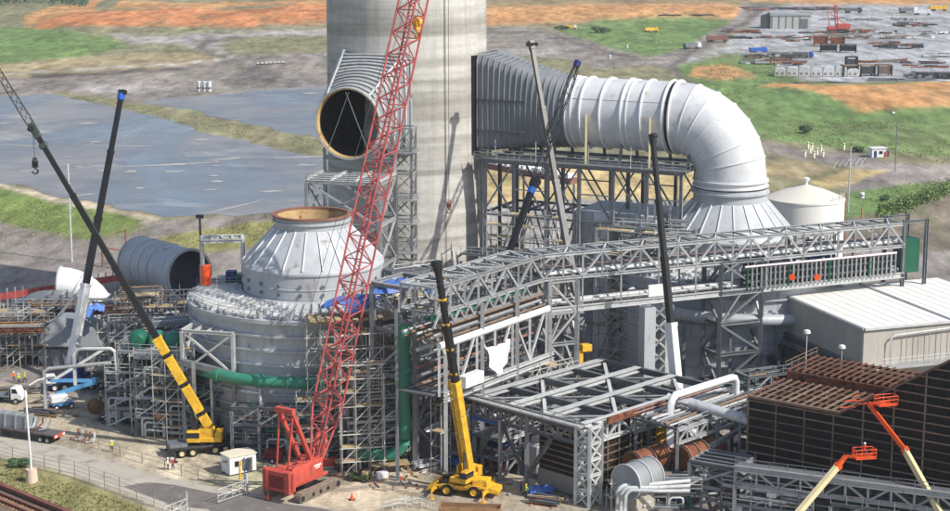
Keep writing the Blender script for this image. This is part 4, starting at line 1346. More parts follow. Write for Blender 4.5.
for k in range(5):
    T.bar('roof_beam', cpt(11.4 + k * 2.35, -4, 15.3), cpt(11.4 + k * 2.35, Wc, 15.3), .34, PURL, h=.34)
T.put('step_panel', MB().bar(cpt(11.2, -4, 14.9), cpt(11.2, Wc, 14.9), .12, .9), RUST, 0)
T.bar('cornice', cpt(-.2, Wc, 14.45), cpt(-.2, -1.5, 14.45), .4, RUSTB, h=.3, sec='box')
for k in range(10):
    T.bar('leg', cpt(.8 if k % 2 else DP - 1, Wc - .6 - 3.8 * k, 0), cpt(.8 if k % 2 else DP - 1, Wc - .6 - 3.8 * k, 5.2), .5, STEELD)
railing(T, [cpt(11, Wc + .2, 15.6), cpt(DP, Wc + .2, 15.6)], 1.2, 2, RUSTB)
# girder walkway in front of the casing
g0, g1 = xyz(gnd(735, 466, 7.6), 0), xyz(gnd(1010, 501, 7.6), 0)
T = Thing('girder_walkway', 'grey truss girder walkway below the dark brown casing', 'walkway', g0)
gd = (g1 - g0).normalized()
gn = Vector((-gd.y, gd.x, 0))
truss(T, g0, g1, 5.2, 7.2, 12, STEEL, .5, .28)
truss(T, g0 + gn * 2, g1 + gn * 2, 5.2, 7.2, 12, STEELD, .4, .24)
T.put('deck', MB().slab([g0 - gn * .2, g1 - gn * .2, g1 + gn * 2, g0 + gn * 2], 7.45, 7.6), STEELD, 0)
T.bar('edge_beam', Z3(g0 - gn * .3, 7.4), Z3(g1 - gn * .3, 7.4), .4, STEEL, h=.8)
railing(T, [Z3(g0 - gn * .1, 7.6), Z3(g1 - gn * .1, 7.6)], 1.1, 2.2, STEELD)
for i in range(5):
    p = g0.lerp(g1, i / 4)
    T.bar('column', xyz(p, 0), xyz(p, 5.2), .5, STEELD)
    T.bar('column', xyz(p + gn * 2, 0), xyz(p + gn * 2, 5.2), .5, STEELD)
# braced low tower next to it
T = Thing('valve_tower', 'low X-braced steel tower at the bottom edge beside grey pipe loops', 'steel tower', gnd(712, 520))
a = xyz(gnd(690, 462, 6.2), 0)
b = xyz(gnd(737, 470, 6.2), 0)
o2 = (b - a)
o2 = Vector((-o2.y, o2.x, 0)).normalized() * 6
tower(T, [a, b, b + o2, a + o2], 0, 6.2, 2, STEEL, .5, .34, 'X')
T.bar('top_beam', xyz(a, 6.3), xyz(b, 6.3), .55, STEELD)
for k in range(5):
    T.bar('deck_beam', xyz(a + o2 * k / 4, 6.3), xyz(b + o2 * k / 4, 6.3), .4, STEELD)
T.bar('long_beam', xyz(a + o2, 6.6), xyz(a + o2 + D1 * 17, 8.6), .6, STEEL)
T.bar('long_beam', xyz(b + o2, 6.6), xyz(b + o2 + D1 * 14, 7.6), .6, STEELD)
T = Thing('pipe_loop', 'grey pipe loops bending down at the bottom edge near the drum', 'pipe', gnd(640, 511))
for k in range(3):
    a0 = gnd(618 + k * 4, 486 + k * 2, 4.2)
    b0 = gnd(690, 481 + k * 5, 4.2)
    T.put('loop', MB().tube([xyz(a0, 0), xyz(a0, 3.4), a0.lerp(b0, .03) - Vector((0, 0, .3)), a0.lerp(b0, .09), a0.lerp(b0, .5) - Vector((0, 0, .1)), b0], .3 - .03 * k, 10), STEELW)
for k in range(6):
    a0 = gnd(632 + k * 11, 500 + (k % 3) * 4)
    T.bar('spool', a0, a0 + Vector((rnd(-.5, .5), rnd(-.5, .5), rnd(2, 4))), .5, [STEEL, STEELW, DGREEN][k % 3], sec='tube')
T.bar('sloped_spool', gnd(643, 507, 1), gnd(685, 470, 3), .45, STEELW, sec='tube')

# ------------------------------------------------------------ white shed
K0 = Vector((57.3, 258.0, 0))
kd, kf = Vector((-.34, .94, 0)).normalized(), None
kf = Vector((kd.y, -kd.x, 0))
T = Thing('metal_shed', 'low metal building with bright white ribbed roof and plain grey walls', 'building', K0)
kp = lambda a, b, z: K0 + kf * a + kd * b + Vector((0, 0, z))
WALLM = M('shed_wall_sheet', (176, 172, 164), .6, 0, .1, .3, 0.02, (1, 1, .3))
ROOFM = M('shed_roof_sheet', (232, 231, 226), .5, 0, .05, .3, .02)
LK, WK = 30, 25.4
for k in range(16):
    a0, a1 = LK * k / 16, LK * (k + 1) / 16 - .04
    T.put('roof_sheet', MB().add([kp(a0, -.3, 17.5), kp(a1, -.3, 17.5), kp(a1, WK + .2, 17.75), kp(a0, WK + .2, 17.75), kp(a0, -.3, 17.3), kp(a1, -.3, 17.3), kp(a1, WK + .2, 17.5), kp(a0, WK + .2, 17.5)], [(0, 1, 2, 3), (7, 6, 5, 4), (0, 4, 5, 1), (1, 5, 6, 2), (2, 6, 7, 3), (3, 7, 4, 0)]), ROOFM, 0)
    T.bar('standing_seam', kp(a0, -.3, 17.51), kp(a0, WK + .2, 17.76), .07, ROOFM, h=.06, sec='box')
T.bar('roof_step', kp(15, -.3, 17.6), kp(15, WK, 17.9), .3, STEELW, h=.3, sec='box')
for k in range(10):
    b0, b1 = WK * k / 10, WK * (k + 1) / 10 - .03
    c = kp(0, (b0 + b1) / 2, 14.5)
    T.box('wall_sheet', c, (.2, b1 - b0, 5.8), WALLM, math.atan2(kf.y, kf.x))
for k in range(12):
    a0, a1 = LK * k / 12, LK * (k + 1) / 12 - .03
    T.box('wall_sheet', kp((a0 + a1) / 2, 0, 14.5), (a1 - a0, .2, 5.8), WALLM, math.atan2(kf.y, kf.x))
T.put('core', MB().slab([kp(.12, .12, 0), kp(LK, .12, 0), kp(LK, WK, 0), kp(.12, WK, 0)], 0, 17.25), WALLM, 0)
for k in range(6):
    T.bar('base_column', kp(-.4, WK * k / 5, 0), kp(-.4, WK * k / 5, 11.5), .4, STEELD)
T.bar('ledge', kp(-.6, 0, 11.4), kp(-.6, WK, 11.4), .8, STEELD)
T.bar('eave_trim', kp(-.18, -.2, 17.3), kp(-.18, WK, 17.5), .2, STEELW, h=.35, sec='box')
T.bar('eave_trim', kp(0, -.42, 17.3), kp(LK, -.42, 17.3), .2, STEELW, h=.35, sec='box')
# gooseneck conduit on the front wall
T.put('conduit', MB().tube([kp(4.2, -.7, 11), kp(4.2, -.7, 15.4), kp(4.6, -.7, 15.9), kp(5.2, -.7, 16.1), kp(16.5, -.7, 16.5), kp(17.2, -.7, 16.3), kp(17.5, -.7, 15.6), kp(17.5, -.7, 11)], .14, 8), STEELW)
for k in range(5):
    T.bar('conduit_drop', kp(7 + 2 * k, -.7, 11), kp(7 + 2 * k, -.7, 16.2), .12, STEEL, sec='rod')
railing(T, [kp(2, -2.2, 11.8), kp(22, -2.2, 11.8)], 1.2, 1.4, STEELW)
T.put('gallery', MB().slab([kp(1, -2.4, 0), kp(24, -2.4, 0), kp(24, -.1, 0), kp(1, -.1, 0)], 11.4, 11.6), STEEL, 0)
# switchgear and stairs in the gap left of the shed
T = Thing('stair_gallery', 'dark stepped cable gallery running along the shed side wall', 'walkway', kp(-4, 10, 0))
for k in range(4):
    T.put('step_deck', MB().slab([kp(-2 - k * 1.6, -4 + k, 0), kp(-.8 - k * 1.6, -4 + k, 0), kp(-.8 - k * 1.6, WK, 0), kp(-2 - k * 1.6, WK, 0)], 9.6 - k * 2, 9.9 - k * 2), STEELK, 0)
    railing(T, [kp(-2 - k * 1.6, -4 + k, 9.9 - k * 2), kp(-2 - k * 1.6, WK, 9.9 - k * 2)], 1.1, 2.4, STEELD)
    for j in range(4):
        T.bar('prop', kp(-1.4 - k * 1.6, j * 7, 0), kp(-1.4 - k * 1.6, j * 7, 9.6 - k * 2), .35, STEELK)
for px, py in ((842, 348), (807, 333)):
    p = at(px, py, 256)
    T = Thing('area_lamp', 'white round area lamp on a thin mast in front of the shed' if px == 842 else 'small area lamp on a mast by the shed side wall', 'lamp', xyz(p, 0), group='area lamps')
    T.bar('mast', xyz(p, 0), p, .16, STEELW, sec='rod')
    T.put('globe', MB().lathe([(.01, p.z + .55), (.45, p.z + .4), (.55, p.z), (.3, p.z - .2), (.01, p.z - .2)], p, 12), WHITE)

# ============================================================ CRANES
WHEEL = {}
def wheel_mesh(r, w, rim):
    k = (r, w, rim.name)
    if k not in WHEEL:
        t = MB()
        prof = [(r * .55, -w / 2), (r * .9, -w / 2), (r, -w * .35), (r, w * .35), (r * .9, w / 2), (r * .55, w / 2)]
        t.lathe([(a, b) for a, b in prof], (0, 0), 20)
        ty = t.mesh('tyre', RUBBER, 40)
        h = MB().lathe([(.01, w * .42), (r * .2, w * .42), (r * .25, w * .3), (r * .5, w * .3), (r * .57, w * .46), (r * .57, -w * .46), (.01, -w * .3)], (0, 0), 18).mesh('rim', rim, 40)
        WHEEL[k] = (ty, h)
    return WHEEL[k]
def wheel(T, x, y, r, w, rim):
    ty, h = wheel_mesh(r, w, rim)
    s = 1 if y > 0 else -1
    mx = Matrix.Translation((x, y, r)) @ Matrix.Rotation(-s * math.pi / 2, 4, 'X')
    o = T.link('wheel', ty, mx)
    T.link('rim', h, Matrix.Identity(4), o)
def lattice(T, p, q, secs, n, mat, side, cw=.2, lw=.11):
    """four-chord lattice from p to q; secs = [(fraction, width)]; side = a vector across the boom"""
    p, q = Vector(p), Vector(q)
    d = (q - p).normalized()
    s = (Vector(side) - d * Vector(side).dot(d)).normalized()
    u = s.cross(d)
    def wat(t):
        for (a, wa), (b, wb) in zip(secs[:-1], secs[1:]):
            if a <= t <= b:
                return wa + (wb - wa) * (t - a) / (b - a)
        return secs[-1][1]
    C = ((-1, -1), (1, -1), (1, 1), (-1, 1))
    pt = lambda t, k: p.lerp(q, t) + (s * C[k][0] + u * C[k][1]) * wat(t) / 2
    for (a, _), (b, _) in zip(secs[:-1], secs[1:]):
        for k in range(4):
            T.bar('chord', pt(a, k), pt(b, k), cw, mat, sec='rod')
    for i in range(n):
        t, t2_ = i / n, (i + 1) / n
        for k in range(4):
            k2 = (k + 1) % 4
            if (i + k) % 2:
                T.bar('lacing', pt(t, k), pt(t2_, k2), lw, mat, sec='rod')
            else:
                T.bar('lacing', pt(t, k2), pt(t2_, k), lw, mat, sec='rod')
        if i % 2 == 0:
            for k in (0, 2):
                T.bar('batten', pt(t, k), pt(t, (k + 1) % 4), lw, mat, sec='rod')
def hook_block(T, p, mat, s=1.0):
    p = Vector(p)
    mb = MB()
    mb.box(p, (.9 * s, .45 * s, 1.1 * s))
    mb.cyl(p + Vector((-.3 * s, 0, .4 * s)), p + Vector((.3 * s, 0, .4 * s)), .62 * s, seg=14)
    mb.tube([p + Vector((0, 0, -.5 * s))] + [p + Vector((.42 * s * math.sin(a), 0, -1.15 * s + .42 * s * math.cos(a))) for a in (0, .7, 1.4, 2.1, 2.8, 3.5, 4.2, 4.7)], .14 * s, 8)
    return T.put('hook_block', mb, mat)
def tele_boom(T, foot, tip, secs, ext=None):
    """telescopic boom; secs = [(t0, t1, width, material)], each section slides out of the one before"""
    foot, tip = Vector(foot), Vector(tip)
    d = (tip - foot).normalized()
    for t0, t1, w, m in secs:
        a, b = foot.lerp(tip, t0), foot.lerp(tip, t1)
        T.bar('boom_section', a, b, w, m, h=w * 1.15, sec='box')
        T.bar('boom_collar', b - d * .5, b + d * .05, w * 1.12, m, h=w * 1.28, sec='box')
    w = secs[-1][2]
    m = secs[-1][3]
    a, u, _ = basis(d)
    T.put('boom_head', MB().bar(tip - d * .2, tip + d * 1.2, w * 1.25, w * 1.6).cyl(tip + d * .9 - a * w * .7 - u * w * .5, tip + d * .9 + a * w * .7 - u * w * .5, w * .75, seg=14), BLACK if m is not BLUE else BLUE)
    return d, u
# -------- big red crawler crane
pos = Vector((-23.6, 235.2, 0))
az = R(57)
T = Thing('crawler_crane', 'big red crawler crane with tall red lattice boom', 'crane', pos, az, w=False)
for s in (-1, 1):
    # crawler: long oval belt with pads
    belt = []
    Lh, r_ = 3.9, .62
    for i in range(9):
        a = math.pi / 2 - math.pi * i / 8
        belt.append((Lh + r_ * math.cos(a), r_ + r_ * math.sin(a) + .02))
    for i in range(9):
        a = -math.pi / 2 - math.pi * i / 8
        belt.append((-Lh + r_ * math.cos(a), r_ + r_ * math.sin(a) + .02))
    tr = T.put('track', MB().prism(belt, s * 2.6 - .55, s * 2.6 + .55), M('track_steel', (120, 110, 100), .7, .2, .3, .9), 30)
    pads = MB()
    for k in range(24):
        pads.box((-3.9 + 7.8 * k / 23, s * 2.6, 2 * r_ + .06), (.22, 1.15, .07))
    T.put('track_pads', pads, M('track_pad_dust', (158, 146, 128), .9, 0, .2, 1), 0, parent=tr)
    rol = MB()
    for x in (-3.9, -1.6, 0, 1.6, 3.9):
        rol.cyl((x, s * 3.18, r_), (x, s * 3.24, r_), .38 if abs(x) > 3 else .28, seg=14)
    T.put('track_roller', rol, BLACK, parent=tr)
T.put('car_body', MB().box((0, 0, .95), (3.6, 4.4, .8)).cyl((0, 0, 1.3), (0, 0, 1.7), 1.6, seg=24), BLACK, 30)
T.put('machine_deck', MB().box((-.6, 0, 1.9), (8.4, 3.0, .4)), RED, 0, .04)
hs = T.put('engine_house', MB().box((-.9, -1.15, 3.3), (6.6, 1.1, 2.5)).box((-1.6, 1.2, 3.1), (5.0, .9, 2.1)), RED, 0, .05)
for k in range(5):
    T.put('house_door', MB().box((-3.4 + k * 1.25, -1.72, 3.2), (1.1, .05, 1.9)), RED, 0, .02, parent=hs)
T.put('house_emblem', MB().box((1.2, -1.76, 3.75), (1.5, .02, .3)).box((1.2, -1.76, 3.4), (1.0, .02, .16)), M('pale_lettering', (236, 214, 208), .5, 0, .05, 1), 0, parent=hs)
cw = T.put('counterweight', MB().box((-4.9, 0, 2.95), (1.3, 4.6, 2.8)), RED, 0, .08)
T.put('counterweight_shade_plate', MB().box((-5.58, 0, 2.9), (.06, 2.4, 1.7)), M('shadow_red_paint', (120, 32, 28), .6, 0, .2, 1), 0, parent=cw)  # flat plate, shade on the end face put into a darker red
for y in (-1.9, 1.9):
    T.put('counterweight_slab', MB().box((-5.2, y, 2.95), (1.0, .8, 3.1)), RED, 0, .06, parent=cw)
cb = T.put('cab', MB().prism([(1.6, 1.9), (3.6, 1.9), (3.7, 2.8), (3.2, 4.2), (1.6, 4.2)], 1.0, 2.1), RED, 0, .05)
T.put('cab_window', MB().prism([(1.9, 2.9), (3.45, 2.9), (3.1, 4.0), (1.9, 4.0)], .96, 2.14), GLASS, 0, parent=cb)
dr = MB()
for x in (-3.2, -1.6, 0):
    dr.cyl((x, -.6, 3.2), (x, .75, 3.2), .62, seg=16)
T.put('winch_drum', dr, STEELK)
T.put('upper_works', MB().box((-2.6, 0, 3.9), (1.6, 1.2, .5)).box((-.4, 0, 4.1), (1.0, .8, .6)).box((-3.6, .3, 4.0), (.7, 1.6, .5)), RED, 0, .05)
T.put('hand_rails', MB().tube([(-4.2, -1.75, 4.6), (-4.2, -1.75, 5.5), (1.8, -1.75, 5.5), (1.8, -1.75, 4.6)], .05, 6).tube([(-1.2, -1.75, 4.6), (-1.2, -1.75, 5.5)], .05, 6), STEELK)
T.put('exhaust', MB().tube([(-2.2, 1.2, 4.1), (-2.2, 1.2, 5.2), (-2.5, 1.2, 5.5)], .14, 8), BLACK)
T.put('steps', MB().box((2.6, -1.7, 1.2), (.8, .5, .08)).box((2.6, -1.9, .8), (.8, .5, .08)), STEELK, 0)
T.put('hoses', MB().tube([(-.5, -.3, 3.4), (.6, .2, 4.3), (1.6, .3, 3.2), (2.4, .2, 2.8)], .07, 6).tube([(-.8, .4, 3.4), (.4, .5, 4.0), (1.8, -.2, 3.0)], .06, 6), BLACK)
foot = Vector((2.6, 0, 2.4))
tipw = Vector((-5.2, 263.5, 82))
tip = T.L(tipw)
lattice(T, foot, tip, [(0, .8), (.1, 2.9), (.93, 2.9), (1, 1.0)], 52, REDL, (0, 1, 0), .3, .17)
for y in (-.9, .9):
    T.bar('boom_foot', Vector((2.6, y, 2.2)), foot.lerp(tip, .06) + Vector((0, y * .8, 0)), .34, RED, sec='box')
# gantry mast leaning back
gt = Vector((-3.4, 0, 12.3))
for y in (-1.15, 1.15):
    T.bar('gantry_leg', Vector((1.8, y * .8, 2.4)), gt + Vector((0, y, 0)), .5, RED, sec='box')
    T.bar('gantry_strut', Vector((-4.4, y * .8, 3.0)), gt + Vector((.2, y, -.4)), .22, RED, sec='box')
T.bar('gantry_head', gt + Vector((0, -1.5, 0)), gt + Vector((0, 1.5, 0)), .75, RED, sec='box')
for i in range(4):
    t = .25 + i * .2
    T.bar('gantry_tie', Vector((1.8, -.92, 2.4)).lerp(gt + Vector((0, -1.15, 0)), t), Vector((1.8, .92, 2.4)).lerp(gt + Vector((0, 1.15, 0)), t), .22, RED, sec='box')
for y in (-.8, .8):
    T.bar('pendant', gt + Vector((0, y, 0)), tip + Vector((0, y * .5, 0)), .07, STEELK, sec='rod')
hk = T.L(at(417, 25, 257))
T.bar('hoist_rope', tip + Vector((.4, 0, 0)), hk + Vector((0, 0, .8)), .07, STEELK, sec='rod')
hook_block(T, hk, YEL, 1.15)

# -------- rough terrain crane, yellow
def carrier(T, L, W, axles, r, body, deck_z, rim, outriggers=True, cabx=None, cabm=None):
    """wheeled carrier along local x"""
    T.put('chassis', MB().box((0, 0, deck_z - .35), (L, W * .62, .55)), body, 0, .04)
    dk = T.put('deck', MB().box((0, 0, deck_z), (L * .98, W, .28)), body, 0, .05)
    for x in axles:
        for y in (-W / 2 + .15, W / 2 - .15):
            wheel(T, x, y, r, .62, rim)
        T.put('mudguard', MB().box((x, 0, deck_z + .2), (r * 2.1, W * 1.0, .12)), body, 0, .03)
    if outriggers:
        for x in (-L / 2 + .2, L / 2 - .2):
            T.put('outrigger_box', MB().box((x, 0, deck_z - .3), (.55, W, .6)), body, 0, .03)
            for s in (-1, 1):
                e = Vector((x, s * (W / 2 + 1.7), deck_z - .3))
                T.bar('outrigger_arm', Vector((x, s * W / 2, deck_z - .3)), e, .34, body, sec='box')
                T.put('outrigger_jack', MB().cyl(e + Vector((0, 0, .5)), (e.x, e.y, .12), .13, seg=8).cyl((e.x, e.y, .13), (e.x, e.y, .01), .42, seg=12), body)
    if cabx is not None:
        c = T.put('driver_cab', MB().prism([(cabx - .9, deck_z - .2), (cabx + .9, deck_z - .2), (cabx + .85, deck_z + .7), (cabx + .55, deck_z + 1.4), (cabx - .9, deck_z + 1.4)], -W / 2, W / 2 - 1.2), cabm or body, 0, .06)
        T.put('windscreen', MB().prism([(cabx - .5, deck_z + .55), (cabx + .86, deck_z + .65), (cabx + .58, deck_z + 1.25), (cabx - .5, deck_z + 1.25)], -W / 2 - .02, W / 2 - 1.18), GLASS, 0, parent=c)
def upper(T, rz_, m, z, cabm=None, s=1.0):
    """slewing superstructure; rz_ local direction the boom faces"""
    Rm = Matrix.Rotation(rz_, 3, 'Z')
    T.put('slew_ring', MB().cyl((0, 0, z), (0, 0, z + .4), 1.0 * s, seg=20), BLACK, 30)
    T.put('turntable', MB().box(Rm @ Vector((-.5, 0, 0)) + Vector((0, 0, z + .75)), (4.4 * s, 2.2 * s, .7), 0, Rm), m, 0, .06)
    T.put('counterweight', MB().box(Rm @ Vector((-2.6 * s, 0, 0)) + Vector((0, 0, z + 1.2)), (1.0 * s, 2.5 * s, 1.5), 0, Rm), m, 0, .1)
    T.put('winch', MB().cyl(Rm @ Vector((-1.6 * s, -.6, z + 1.5)), Rm @ Vector((-1.6 * s, .6, z + 1.5)), .45, seg=14), STEELK)
    for y in (-.75, .75):
        T.put('boom_cheek', MB().box(Rm @ Vector((-.8, y * s, 0)) + Vector((0, 0, z + 1.6)), (2.2 * s, .22, 1.6), 0, Rm), m, 0, .05)
    c = T.put('crane_cab', MB().box(Rm @ Vector((1.0 * s, 1.25 * s, 0)) + Vector((0, 0, z + 1.4)), (1.9 * s, 1.0 * s, 1.7), 0, Rm), cabm or m, 0, .1)
    T.put('cab_glass', MB().box(Rm @ Vector((1.05 * s, 1.26 * s, 0)) + Vector((0, 0, z + 1.65)), (1.96 * s, 1.06 * s, .8), 0, Rm), GLASS, 0, .04, parent=c)
def boom_rig(T, foot, tip, d_facing, m, z):
    """luffing ram"""
    a = Vector(foot)
    t = a.lerp(Vector(tip), .16)
    T.bar('luffing_ram', a + Vector((d_facing.x * 1.6, d_facing.y * 1.6, -1.4)), t, .34, STEELK, sec='tube')
pos = xyz(gnd(463, 494), 0)
T = Thing('rough_terrain_crane', 'yellow rough terrain crane with raised boom and spread outriggers', 'crane', pos, R(-14), w=False)
carrier(T, 7.6, 2.9, (-1.9, 1.9), .85, YEL, 1.45, YEL)
T.put('front_frame', MB().prism([(-5.0, .5), (-3.5, 1.0), (-3.5, 1.7), (-4.6, 1.1)], -1.3, 1.3), YEL, 0, .04)
T.put('rear_frame', MB().prism([(3.5, .9), (5.2, .7), (5.2, 1.3), (3.5, 1.7)], -1.3, 1.3), YEL, 0, .04)
T.put('bonnet', MB().box((2.6, .1, 2.0), (2.2, 2.2, .8)), YEL, 0, .08)
tw = at(438, 270, 229)
tp = T.L(tw)
ang = math.atan2(tp.y, tp.x)
upper(T, ang, YEL, 1.6)
foot = Vector((0.9, .2, 3.0))
tele_boom(T, foot, tp, [(0, .46, .95, YEL), (.45, .74, .8, BLACK), (.73, 1, .62, BLACK)])
Rm = Matrix.Rotation(ang, 3, 'Z')
sv = Rm @ Vector((0, -.85, 0))
# swing-away extension stowed along the first section
lattice(T, foot.lerp(tp, .04) + sv, foot.lerp(tp, .46) + sv, [(0, .55), (1, .45)], 9, YEL, (1, 0, 0), .12, .08)
boom_rig(T, foot, tp, Rm @ Vector((1, 0, 0)), YEL, 2)
for t in (.5, .62, .74, .86):
    p = foot.lerp(tp, t)
    T.put('boom_stripe', MB().box(p, (.9, .9, .3)), YEL, 0)
T.bar('hoist_rope', tp, foot + Rm @ Vector((-1.6, 0, -1.2)), .06, STEELK, sec='rod')
hook_block(T, tp + Vector((.4, -.6, -2.2)), BLACK, .6)
T.put('tool_box', MB().box((-2.4, 1.0, 1.9), (1.4, .8, .6)), BLACK, 0, .04)
T.put('tool_box', MB().box((-2.5, -1.0, 1.85), (1.2, .7, .5)), BLACK, 0, .04)
T.put('hand_rails', MB().tube([(3.4, -1.3, 1.7), (3.4, -1.3, 2.5), (1.6, -1.3, 2.5), (1.6, -1.3, 1.7)], .04, 6).tube([(-3.4, 1.3, 1.7), (-3.4, 1.3, 2.5), (-1.6, 1.3, 2.5), (-1.6, 1.3, 1.7)], .04, 6), BLACK)
# -------- truck crane with long boom leaning left
pos = xyz(gnd(202, 453), 0)
T = Thing('truck_crane', 'yellow truck crane with long black boom leaning far left', 'crane', pos, R(20), w=False)
carrier(T, 9.5, 2.9, (-3.2, -1.6, 1.7, 3.2), .68, STEELK, 1.3, CREAM, True)
T.put('front_deck', MB().box((-3.6, 0, 1.75), (2.6, 2.7, .5)), STEELD, 0, .04)
tw = at(36, 133, 252)
tp = T.L(tw)
ang = math.atan2(tp.y, tp.x)
upper(T, ang, YEL, 1.5)
foot = Vector((1.5, .3, 3.2))
dd, uu = tele_boom(T, foot, tp, [(0, .32, 1.05, YEL), (.31, .56, .8, BLACK), (.55, .8, .7, BLACK), (.79, 1, .6, BLACK)])
for t in (.06, .16, .26):
    p = foot.lerp(tp, t)
    T.put('boom_stripe', MB().bar(p - dd * .3, p + dd * .3, 1.1, 1.26), BLACK, 0)
boom_rig(T, foot, tp, Matrix.Rotation(ang, 3, 'Z') @ Vector((1, 0, 0)), YEL, 2)
jt = T.L(at(-14, 52, 253))
lattice(T, tp + dd * .8, jt, [(0, .8), (.1, 1.0), (.85, .8), (1, .4)], 10, STEELK, (0, 1, 0), .14, .09)
T.put('jib_mount', MB().bar(tp - dd * .8, tp + dd * 1.6, .8, 1.0).bar(tp - dd * 2.4, tp - dd * 1.6, .95, 1.1), M('jib_mount_paint', (58, 70, 66), .5, 0, .3, 1), 0, .1)
hk = T.L(at(35, 164, 252))
T.bar('hoist_rope', tp + dd * .9, hk + Vector((0, 0, .8)), .08, STEELK, sec='rod')
hook_block(T, hk, BLACK, .9)
# -------- blue carrier with white lower boom
pos = xyz(gnd(80, 388), 0)
T = Thing('truck_crane', 'blue truck crane with steep boom, white at its foot', 'crane', pos, R(12), w=False)
carrier(T, 11, 2.9, (-4, -2.4, 1.8, 3.4, 4.8), .65, DBLUE, 1.3, WHITE, True, -4.6, WHITE)
tw = at(121, 97, 302)
tp = T.L(tw)
ang = math.atan2(tp.y, tp.x)
upper(T, ang, DBLUE, 1.5)
foot = T.L(at(71, 364, 292))
tele_boom(T, foot, tp, [(0, .30, 1.15, WHITE), (.29, .55, .85, BLACK), (.54, .8, .74, BLACK), (.79, 1, .62, BLACK)])
T.put('boom_tip', MB().bar(foot.lerp(tp, .99), foot.lerp(tp, 1.015), .8, 1.1), BLUE, 0, .05)
boom_rig(T, foot, tp, Matrix.Rotation(ang, 3, 'Z') @ Vector((1, 0, 0)), WHITE, 2)
# -------- three cranes whose carriers stand behind the steelwork
def boom_crane(label, px0, py0, Y0, px1, py1, Y1, secs, body, rz, blue_top=False):
    a, b = at(px0, py0, Y0), at(px1, py1, Y1)
    d = (b - a).normalized()
    f = a - d * ((a.z - 3.0) / d.z)
    T = Thing('mobile_crane', label, 'crane', xyz(f, 0), rz, w=False)
    carrier(T, 9, 2.9, (-3.2, -1.6, 1.6, 3.2), .65, body, 1.3, WHITE, True, -4, body)
    fl, tl = T.L(f), T.L(b)
    upper(T, math.atan2(tl.y, tl.x), body, 1.5)
    if blue_top:
        m_ = fl.lerp(tl, .62)
        tele_boom(T, fl, m_, secs)
        lattice(T, m_, tl, [(0, .8), (.15, 1.1), (.9, 1.0), (1, .5)], 14, M('blue_black_lattice', (26, 30, 48), .5, 0, .2, 1), (0, 1, 0), .18, .1)
        T.put('boom_tip', MB().bar(tl - (tl - fl).normalized() * .5, tl + (tl - fl).normalized() * .6, .8, 1.0), DBLUE, 0, .05)
        T.put('jib_joint', MB().bar(m_ - (tl - fl).normalized() * 1.4, m_ + (tl - fl).normalized() * .6, .9, 1.1), BLUE, 0, .1)
    else:
        tele_boom(T, fl, tl, secs)
    return T
T = boom_crane('mobile crane with dark boom, pale below, just right of the chimney', 567, 245, 287, 532, 48, 299, [(0, .40, 1.1, M('dull_grey_boom', (96, 98, 102), .5, .1, .2, 1)), (.39, .6, .85, MATS['dull_grey_boom']), (.59, .82, .74, BLACK), (.81, 1, .6, BLACK)], STEELD, R(30))
tl = T.L(at(532, 48, 299))
T.put('cross_head', MB().box(tl + Vector((0, 0, .6)), (2.0, .7, .6)), BLACK, 0, .05)
boom_crane('mobile crane with blue lattice boom end leaning right behind the pipe bridge', 510, 250, 284, 577, 64, 298, [(0, .55, .95, BLACK), (.54, 1, .8, BLACK)], DBLUE, R(10), True)
T = boom_crane('mobile crane with steep black boom, white at its foot, before the bridge pier', 676, 378, 256, 653, 142, 262, [(0, .37, 1.2, WHITE), (.36, .6, .8, BLACK), (.59, .8, .68, BLACK), (.79, 1, .55, BLACK)], WHITE, R(40))
# hook hanging beside the chimney
T = Thing('hanging_hook', 'small crane hook hanging on a rope before the chimney', 'hook', at(449, 205, 300))
p = at(449, 205, 300)
hook_block(T, p, RIM, .9)
T.bar('rope', p + Vector((0, 0, .7)), p + Vector((0, 0, 60)), .08, STEELK, sec='rod')
